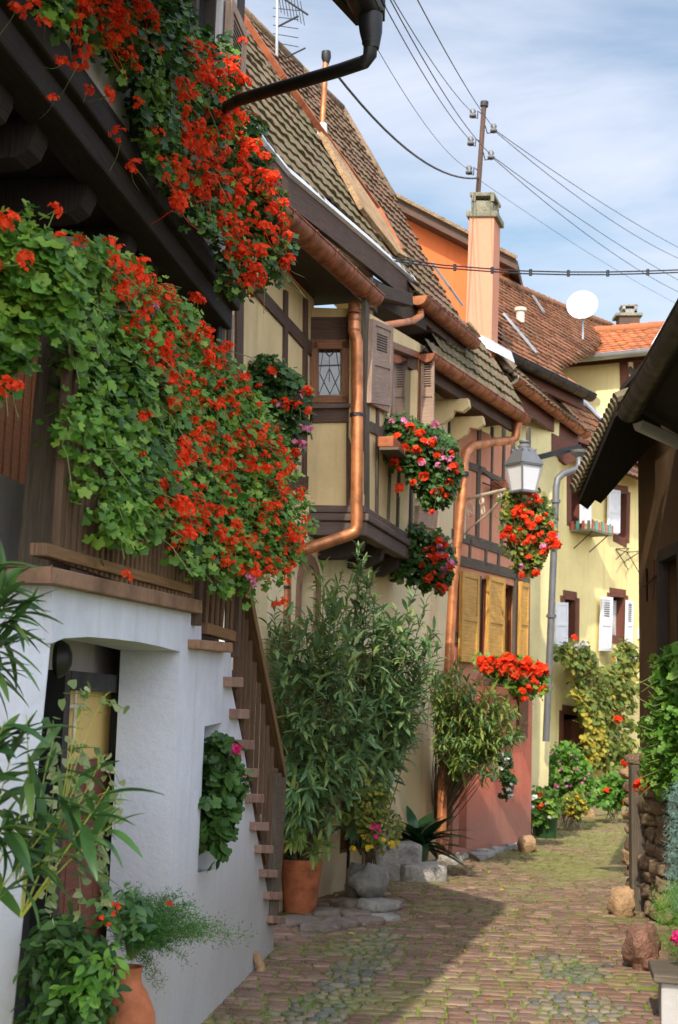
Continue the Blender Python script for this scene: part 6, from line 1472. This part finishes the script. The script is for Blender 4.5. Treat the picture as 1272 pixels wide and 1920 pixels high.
# dark strap plant
aw = thing('broad_leaved_plant', G(775, 1640) + V((0, .5, .4)), 'glossy dark plant with broad strap leaves beside the pale terracotta pot', 'plant')
bA = np.array(at(784, 1588, 15.45)); n = 44; aa = rng.uniform(0, 2 * math.pi, n); el = rng.uniform(.4, 1.35, n)
T = np.stack([np.cos(aa) * np.cos(el), np.sin(aa) * np.cos(el), np.sin(el)], 1); scatter('leaf', (STRAP[0] * np.array((1.7, 1, 1)), STRAP[1]), bA + rng.normal(size=(n, 3)) * .03, np.cross(np.cross(T, np.array([(0, 0, 1.)] * n)), T) + .001, T, rng.uniform(.32, .52, n), M['dleaf'], aw)
pA = V(bA) - V((0, 0, .0)); mb = MB(); mb.lathe(V((pA.x, pA.y, 0)), [(.001, .001), (.09, 0), (.12, pA.z - .02), (.13, pA.z), (.1, pA.z), (.001, pA.z - .03)], 20)
tag(mb.build('plant_pot', M['terra2'], None, True, auto=40), 'small pot under the glossy strap-leaved plant', 'pot', 'terracotta pots')

# ---- near oleander, lower left
no = thing('oleander', at(20, 1900, 4.1), 'closest oleander with long pale-ribbed leaves at lower left edge', 'oleander')
bs = [(np.array(at(-60, 1750, 4.0)), [(60, 1480), (130, 1500), (30, 1390), (-10, 1440), (100, 1600)]), (np.array(at(40, 1720, 4.1)), [(150, 1450), (205, 1475), (100, 1390), (215, 1545), (50, 1340)]), (np.array(at(-80, 1600, 4.0)), [(10, 1350), (-30, 1380), (80, 1560), (20, 1560)])]
for i, (b, tl_) in enumerate(bs):
    a_ = np.array(tl_, float); tips = worldat(a_[:, 0], a_[:, 1], 4.05 + rng.uniform(-.12, .15, len(a_))); shrub(no, b, list(tips), 11, .20, M['oleann'], M['ystem'], OLE2, .0035, .35, .08, name='foliage', droop=.12, jitter=.3)
a_ = np.array([(170, 1290), (155, 1320), (200, 1300), (190, 1420), (225, 1480), (235, 1500)], float); tips = worldat(a_[:, 0], a_[:, 1], np.full(6, 4.0)); shrub(no, np.array(at(110, 1560, 4.1)), list(tips), 7, .05, M['oleanh'], M['ystem'], OLE2, .0022, .75, .05, name='flower_shoots')
b = np.array(at(-90, 1250, 4.2)); a_ = np.array([(10, 1100), (30, 1150), (20, 1210), (-10, 1260), (15, 1130), (-20, 1060)], float); shrub(no, b, list(worldat(a_[:, 0], a_[:, 1], np.full(6, 4.2))), 14, .20, M['oleann'], M['ystem'], OLE2, .003, .5, .05, name='upper_fronds')
# ---- fern, shrub, ivy by the cellar door
fe = thing('asparagus_fern', gu + V((0, 0, Hu)), 'feathery asparagus fern spilling right out of the terracotta urn', 'fern')
T5 = sample([(215, 1690), (250, 1660), (330, 1670), (380, 1700), (410, 1740), (370, 1770), (300, 1790), (230, 1790), (215, 1740)], 70)
tp5 = list(worldat(T5[:, 0], T5[:, 1], 5.4 + rng.uniform(-.15, .1, 70))) + list(ptsat([(470, 1755), (440, 1765), (420, 1735), (300, 1855), (350, 1800), (290, 1830)], 5.45, 0))
ub = np.array(gu + V((0, 0, Hu + .02)))
P_, N_, T_, S_ = [], [], [], []; mb = MB()
for tp in tp5:
    c = (ub + tp) / 2 + np.array((0, 0, .10)); f = lambda t: (1 - t) ** 2 * ub + 2 * t * (1 - t) * c + t * t * tp
    mb.tube([V(f(t)) for t in np.linspace(0, 1, 6)], .0012, 4, False)
    for k in range(260):
        t = rng.uniform(.3, 1); o_ = rng.normal(size=3) * .018; d = rng.normal(size=3); P_.append(f(t) + o_); T_.append(d / np.linalg.norm(d) + (tp - ub) * .8); N_.append(rng.normal(size=3)); S_.append(rng.uniform(.010, .022))
mb.build('stem', M['stem'], fe); scatter('foliage', (NEED[0] * np.array((2.2, 1, 1)), NEED[1]), np.array(P_), np.array(N_), np.array(T_), np.array(S_), M['fern'], fe, False)
ds = thing('leafy_shrub', at(130, 1900, 5.1), 'dark leafy shrub crowding the cellar doorway beside the terracotta urn', 'shrub')
foliage('foliage', OVAL, [(75, 1740), (120, 1715), (170, 1750), (195, 1810), (195, 1880), (170, 1935), (65, 1935), (70, 1820)], 4.95, .3, 150, 7, .06, .055, M['gdark'], ds, .5, .5)
foliage('young_foliage', OVAL, [(150, 1810), (190, 1790), (215, 1800), (205, 1840), (170, 1870), (120, 1870)], 4.85, .15, 22, 6, .05, .045, M['bright'], ds, .5, .5)
foliage('drooping_foliage', OVAL, [(185, 1690), (235, 1680), (262, 1720), (250, 1750), (205, 1745)], 5.0, .2, 16, 6, .05, .05, M['oleann'], ds, .4, .5)
heads(ds, list(ptsat([(192, 1722), (205, 1735), (215, 1712), (222, 1700), (210, 1695), (317, 1697)], 4.95)), M['red'], .009, .009, 4, 'small_red_flower')
iv = thing('variegated_ivy', at(120, 1400, 4.9), 'cream-edged variegated ivy strands hanging in the cellar doorway', 'ivy')
mb = MB(); P_ = []
for (x0, y0, x1, y1) in ((120, 1300, 235, 1330), (100, 1350, 85, 1700), (130, 1380, 150, 1720), (110, 1450, 200, 1560), (150, 1400, 195, 1700), (175, 1420, 225, 1470), (90, 1560, 95, 1720), (185, 1560, 190, 1690), (200, 1440, 215, 1560)):
    a, b = at(x0, y0, 4.75), at(x1, y1, 4.7); mm = (a + b) / 2 + V((.02, 0, .03)); pts = [a.lerp(mm, t).lerp(mm.lerp(b, t), t) for t in np.linspace(0, 1, 14)]; mb.tube(pts, .0016, 4, False)
    L = (b - a).length
    for t in np.linspace(0, 1, int(L / .016)): P_.append(np.array(a.lerp(mm, t).lerp(mm.lerp(b, t), t)) + rng.normal(size=3) * .010)
mb.build('stem', M['stem'], iv); P_ = np.array(P_); n = len(P_); scatter('foliage', IVY, P_, OUT_ + rng.normal(size=(n, 3)) * .5, rng.normal(size=(n, 3)) + np.array((0, 0, -.6)), rng.uniform(.010, .019, n), M['varieg'], iv)

# ---- yellow house vine and bushes
YV = lambda o: (lambda x: np.array([YW.hit(float(q), 1350, o).y for q in np.atleast_1d(x)]))
vn = thing('grape_vine', YW.hit(1130, 1480, .2), 'climbing vine yellowing at left, covering the yellow house between its windows', 'vine')
pv = [(1120, 1262), (1148, 1245), (1160, 1205), (1188, 1210), (1196, 1245), (1190, 1300), (1183, 1350), (1190, 1420), (1180, 1450), (1150, 1440), (1110, 1440), (1095, 1400), (1092, 1340), (1075, 1330), (1070, 1290), (1090, 1265)]
foliage('foliage', GRAPE, pv, YV(.42), .3, 300, 7, .13, .05, M['vine'], vn, .25, .8)
foliage('window_foliage', GRAPE, [(1046, 1225), (1065, 1205), (1100, 1215), (1112, 1240), (1120, 1265), (1080, 1262), (1048, 1240)], YV(.5), .3, 100, 7, .12, .046, M['vine'], vn, .3, .8)
yl = leafm('yellow_vine_leaf', [(.30, .28, .04), (.45, .38, .05), (.55, .42, .04)], .6, .35)
foliage('yellow_foliage', GRAPE, [(1070, 1300), (1090, 1310), (1110, 1350), (1135, 1370), (1130, 1430), (1100, 1430), (1095, 1370)], YV(.46), .15, 50, 6, .10, .05, yl, vn, .3, .8)
heads(vn, list(ptsat([(1077, 1196), (1160, 1350), (1178, 1425), (1172, 1430), (1182, 1432)], YV(.6))), M['red'], .05, .05, 12); heads(vn, list(ptsat([(1083, 1213), (1092, 1205), (1098, 1210)], YV(.6))), M['whitef'], .05, .04, 10, 'white_flower_head')
mb = MB()
for x0, y0, x1, y1 in ((1140, 1500, 1120, 1380), (1120, 1380, 1150, 1250), (1135, 1440, 1170, 1300), (1150, 1500, 1165, 1420)): mb.tube([YW.hit(x0, y0, .1), YW.hit((x0 + x1) / 2 + 4, (y0 + y1) / 2, .16), YW.hit(x1, y1, .12)], .018, 6)
mb.build('trunk', M['bark'], vn)
def bush(name, label, cat, poly, Y, th, ncl, size, mat, fl, tm=GER2, rad=.10, group=None):
    c = sum((at(*p, Y) for p in poly), V()) / len(poly); c.z = 0; t = thing(name, c, label, cat, group); foliage('foliage', tm, poly, Y, th, ncl, 8, rad, size, mat, t, .4, .6)
    mb = MB()
    for k in range(10 if name != 'trailing_plant' else 0):
        q = sample(poly, 1)[0]; tp = at(q[0], q[1], Y + th * .5); mb.tube([V((c.x + random.uniform(-.15, .15), Y + th * .4, 0)), tp], .008, 5)
    if mb.v: mb.build('stem', M['bark'], t)
    for m, n, R_, nf in fl: heads(t, list(fpos(poly, Y, n, .05, .05)), m, R_, R_ * .75, nf, 'blossom')
    return t
bush('flower_bush', 'tall loose bush with tiny pink flowers below the small brown window', 'bush', [(1030, 1410), (1060, 1390), (1085, 1410), (1105, 1450), (1112, 1500), (1080, 1525), (1045, 1520), (1025, 1500), (1015, 1450)], 22.1, .6, 150, .045, M['bright'], [(M['pinkf'], 34, .022, 6)])
bush('flower_bush', 'low lime-green bush with orange dots at foot of the yellow wall, right', 'bush', [(1118, 1480), (1140, 1455), (1175, 1460), (1190, 1480), (1185, 1500), (1150, 1515), (1122, 1505)], 23.2, .5, 90, .06, M['bright'], [(M['red'], 5, .04, 9)])
bush('flower_bush', 'dark rounded bush with white blooms at foot of the grey downpipe', 'bush', [(990, 1490), (1015, 1480), (1038, 1495), (1040, 1525), (1015, 1545), (992, 1530)], 20.0, .5, 80, .05, M['geran'], [(M['whitef'], 6, .04, 9), (M['red'], 2, .04, 8)])
bush('flower_bush', 'small yellow-flowered clump among stones between the two bushes', 'bush', [(1060, 1500), (1085, 1490), (1100, 1515), (1085, 1530), (1062, 1525)], 21.6, .3, 40, .04, M['vine'], [(M['yelf'], 12, .028, 7)])
bush('trailing_plant', 'thin trailing plant with white flowers hanging on the red plaster wall', 'plant', [(935, 1400), (950, 1410), (955, 1450), (965, 1490), (950, 1500), (938, 1460)], 17.2, .2, 36, .035, M['gdark'], [(M['whitef'], 9, .03, 7)], rad=.06)
for i, (x, y, s) in enumerate(((1012, 1556, .3), (1048, 1540, .28), (1066, 1536, .26), (1100, 1532, .3), (1130, 1522, .26), (1160, 1515, .3))):
    g0 = G(x, y); tag(rock('border_stone', V((g0.x, g0.y, .06)), (s, s * .8, s * .7), i, M['tan'] if i % 2 else M['rough'], None, .6, .25, 80 + i), 'rounded border stone edging the flower bed of the yellow house', 'stone', 'border stones of the flower bed')
mb = MB(); a = at(1022, 1520, 20.3); mb.lathe(V((a.x, a.y, 0)), [(.001, 0), (.16, 0), (.2, .42), (.18, .42), (.001, .4)], 20); tag(mb.build('plant_pot', M['dleaf'], None, True, auto=40), 'dark green tub behind the white-flowered bush', 'pot')

# ---- right side vine, conifers
rv = thing('leafy_vine', RH.at(1.2, 2.0, .2), 'bright green leafy vine hanging over rubble wall at right edge', 'vine')
prv = [(1225, 1250), (1250, 1228), (1290, 1220), (1290, 1480), (1262, 1470), (1235, 1490), (1212, 1470), (1205, 1440), (1215, 1400), (1212, 1360), (1230, 1330), (1240, 1290)]
foliage('foliage', GER2, prv, itp([1200, 1290], [11.9, 10.6]), .4, 170, 8, .09, .038, M['bright'], rv, .35, .5)
foliage('inner_foliage', GER2, prv, itp([1200, 1290], [12.2, 11.0]), .3, 110, 8, .09, .038, M['geran'], rv, .3, .5)
heads(rv, list(ptsat([(1205, 1470), (1199, 1475), (1210, 1468)], 12)), M['red'], .045, .03, 12)
mb = MB()
for k in range(16):
    y = 1240 + k * 15; mb.tube([at(1250, y, 11.4), at(1225 + random.uniform(-10, 10), y + 10, 11.3), at(1205 + random.uniform(-12, 14), y + random.uniform(-10, 35), 11.4)], .004, 4)
mb.build('stem', M['stem'], rv)
bc = thing('blue_conifer', G(1275, 1780), 'blue-green feathery conifer cut by right edge of the picture', 'conifer')
foliage('foliage', NEED, [(1256, 1470), (1300, 1450), (1300, 1740), (1268, 1720), (1248, 1660), (1250, 1560)], 9.4, .35, 420, 16, .045, .035, M['blue'], bc, .3, .5)
mb = MB(); a = G(1285, 1790); mb.tube([a, a + V((0, 0, 1.2))], .03, 8, True, [.035, .015]); mb.build('trunk', M['bark'], bc)
gc_ = thing('green_shrub', G(1262, 1800), 'lime green feathery shrub with pink bloom above the planter box', 'shrub')
foliage('foliage', NEED, [(1222, 1680), (1245, 1655), (1300, 1660), (1300, 1800), (1262, 1800), (1240, 1770), (1228, 1720)], 8.6, .3, 330, 16, .045, .032, M['bright'], gc_, .3, .5)
heads(gc_, list(ptsat([(1266, 1765), (1270, 1752)], 8.45)), M['hot'], .022, .018, 12)
mb = MB(); a = G(1262, 1830); mb.tube([V((a.x, 8.75, 0)), V((a.x, 8.75, .55))], .02, 8); mb.build('trunk', M['bark'], gc_)

# ---- moss, grass tufts and fallen petals in the lane
n = 12000; xx = rng.uniform(-1, 4.6, n); yy = 6.8 + rng.uniform(0, 1, n) ** 1.3 * 17
lft = np.interp(yy, [6.8, 8, 10, 12, 14, 16.3, 18.3, 21], [-.75, -.6, -.42, -.1, .7, 1.25, 2.3, 3.0])
w_ = np.array([mnoise.noise(V((a * 1.1, b * .6, 3))) for a, b in zip(xx, yy)]); edge = np.exp(-np.abs(xx - lft - .25) * 2.2); keep = (rng.uniform(0, 1, n) < (.10 + edge * .8 + np.maximum(0, w_) * .9)) & (xx > lft)
xx, yy = xx[keep], yy[keep]; m = 7; bp = np.repeat(np.stack([xx, yy, np.full(len(xx), .004)], 1), m, 0) + rng.normal(size=(len(xx) * m, 3)) * np.array((.018, .014, 0))
k = len(bp); tag(scatter('grass_tufts', (NEED[0] * np.array((2.2, 1, 1)), NEED[1]), bp, rng.normal(size=(k, 3)), np.array((0, 0, 1.)) + rng.normal(size=(k, 3)) * .5, rng.uniform(.015, .038, k), leafm('moss_grass', [(.07, .11, .015), (.13, .18, .02), (.20, .25, .03)], .7, .3), None, False), kind='stuff')
n = 150; a_ = np.array([G(x, y) for x, y in zip(rng.uniform(520, 1200, n), rng.uniform(1640, 1915, n))]); a_[:, 2] = .022
wgt = rng.uniform(0, 1, n) < np.interp(a_[:, 0], [-.5, 0, 1, 3], [1, .6, .25, .3]); a_ = a_[wgt]; k = len(a_)
tag(scatter('fallen_petals', (PET[0], PET[1]), a_, np.array([(0, 0, 1.)] * k) + rng.normal(size=(k, 3)) * .2, rng.normal(size=(k, 3)), rng.uniform(.012, .022, k), M['red'], None, False), kind='stuff')
n = 60; a_ = np.array([G(x, y) for x, y in zip(rng.uniform(600, 1000, n), rng.uniform(1620, 1800, n))]); a_[:, 2] = .024; k = len(a_)
tag(scatter('fallen_leaves', OVAL, a_, np.array([(0, 0, 1.)] * k) + rng.normal(size=(k, 3)) * .25, rng.normal(size=(k, 3)), rng.uniform(.02, .055, k), yl, None), kind='stuff')
# =================================================================== LIGHT, SKY
sv = V((-.27, -1.15, 1)).normalized()      # towards the sun
sl = bpy.data.lights.new('sun', 'SUN'); sl.energy = 5.0; sl.angle = R(.5); sl.color = (1, .90, .74)
so = bpy.data.objects.new('sun', sl); col.objects.link(so); so.rotation_euler = sv.to_track_quat('Z', 'Y').to_euler(); so.location = (-5, -12, 18)
wd = bpy.data.worlds.new("World"); scn.world = wd; wd.use_nodes = True; nt = wd.node_tree; nt.nodes.clear()
sky = nt.nodes.new("ShaderNodeTexSky"); sky.sky_type = 'NISHITA'; sky.sun_disc = False; sky.sun_elevation = math.asin(sv.z); sky.sun_rotation = math.atan2(sv.x, sv.y); sky.air_density = 1.3; sky.dust_density = 1.0; sky.ozone_density = 2
tc = nt.nodes.new("ShaderNodeTexCoord"); mp = nt.nodes.new("ShaderNodeMapping"); mp.inputs['Scale'].default_value = (1.2, 1.2, 5.5); mp.inputs['Rotation'].default_value = (.0, .10, .3)
nt.links.new(tc.outputs['Generated'], mp.inputs[0])
n1 = nt.nodes.new("ShaderNodeTexNoise"); n1.inputs['Scale'].default_value = 2.6; n1.inputs['Detail'].default_value = 7; n1.inputs['Roughness'].default_value = .55; n1.inputs['Distortion'].default_value = .4
nt.links.new(mp.outputs[0], n1.inputs['Vector'])
rp = nt.nodes.new("ShaderNodeValToRGB"); rp.color_ramp.elements[0].position = .34; rp.color_ramp.elements[0].color = (.05, .05, .05, 1); rp.color_ramp.elements[1].position = .66; rp.color_ramp.elements[1].color = (.85, .85, .85, 1)
nt.links.new(n1.outputs[0], rp.inputs[0])
mx = nt.nodes.new("ShaderNodeMix"); mx.data_type = 'RGBA'; mx.inputs[7].default_value = (4.7, 5.2, 6.5, 1)
nt.links.new(rp.outputs[0], mx.inputs[0]); nt.links.new(sky.outputs[0], mx.inputs[6])
bg = nt.nodes.new("ShaderNodeBackground"); bg.inputs[1].default_value = .15; wo = nt.nodes.new("ShaderNodeOutputWorld")
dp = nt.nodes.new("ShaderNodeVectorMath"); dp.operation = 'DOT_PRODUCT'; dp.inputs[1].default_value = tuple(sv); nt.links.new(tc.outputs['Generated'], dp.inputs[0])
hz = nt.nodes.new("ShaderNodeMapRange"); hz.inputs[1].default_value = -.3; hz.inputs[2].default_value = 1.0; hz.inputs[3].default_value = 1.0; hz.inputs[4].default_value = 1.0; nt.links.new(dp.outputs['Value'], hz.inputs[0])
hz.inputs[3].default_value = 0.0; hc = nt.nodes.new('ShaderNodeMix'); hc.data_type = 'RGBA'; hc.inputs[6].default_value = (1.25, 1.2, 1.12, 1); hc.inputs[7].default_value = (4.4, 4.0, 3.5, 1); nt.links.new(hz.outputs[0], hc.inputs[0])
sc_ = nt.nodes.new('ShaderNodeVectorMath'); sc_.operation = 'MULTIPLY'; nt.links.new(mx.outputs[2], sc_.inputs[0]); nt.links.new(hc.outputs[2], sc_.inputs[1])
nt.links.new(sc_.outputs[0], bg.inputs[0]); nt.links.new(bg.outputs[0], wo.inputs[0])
scn.view_settings.view_transform = 'Standard'; scn.view_settings.look = 'None'; scn.view_settings.exposure = 0; scn.view_settings.gamma = 1
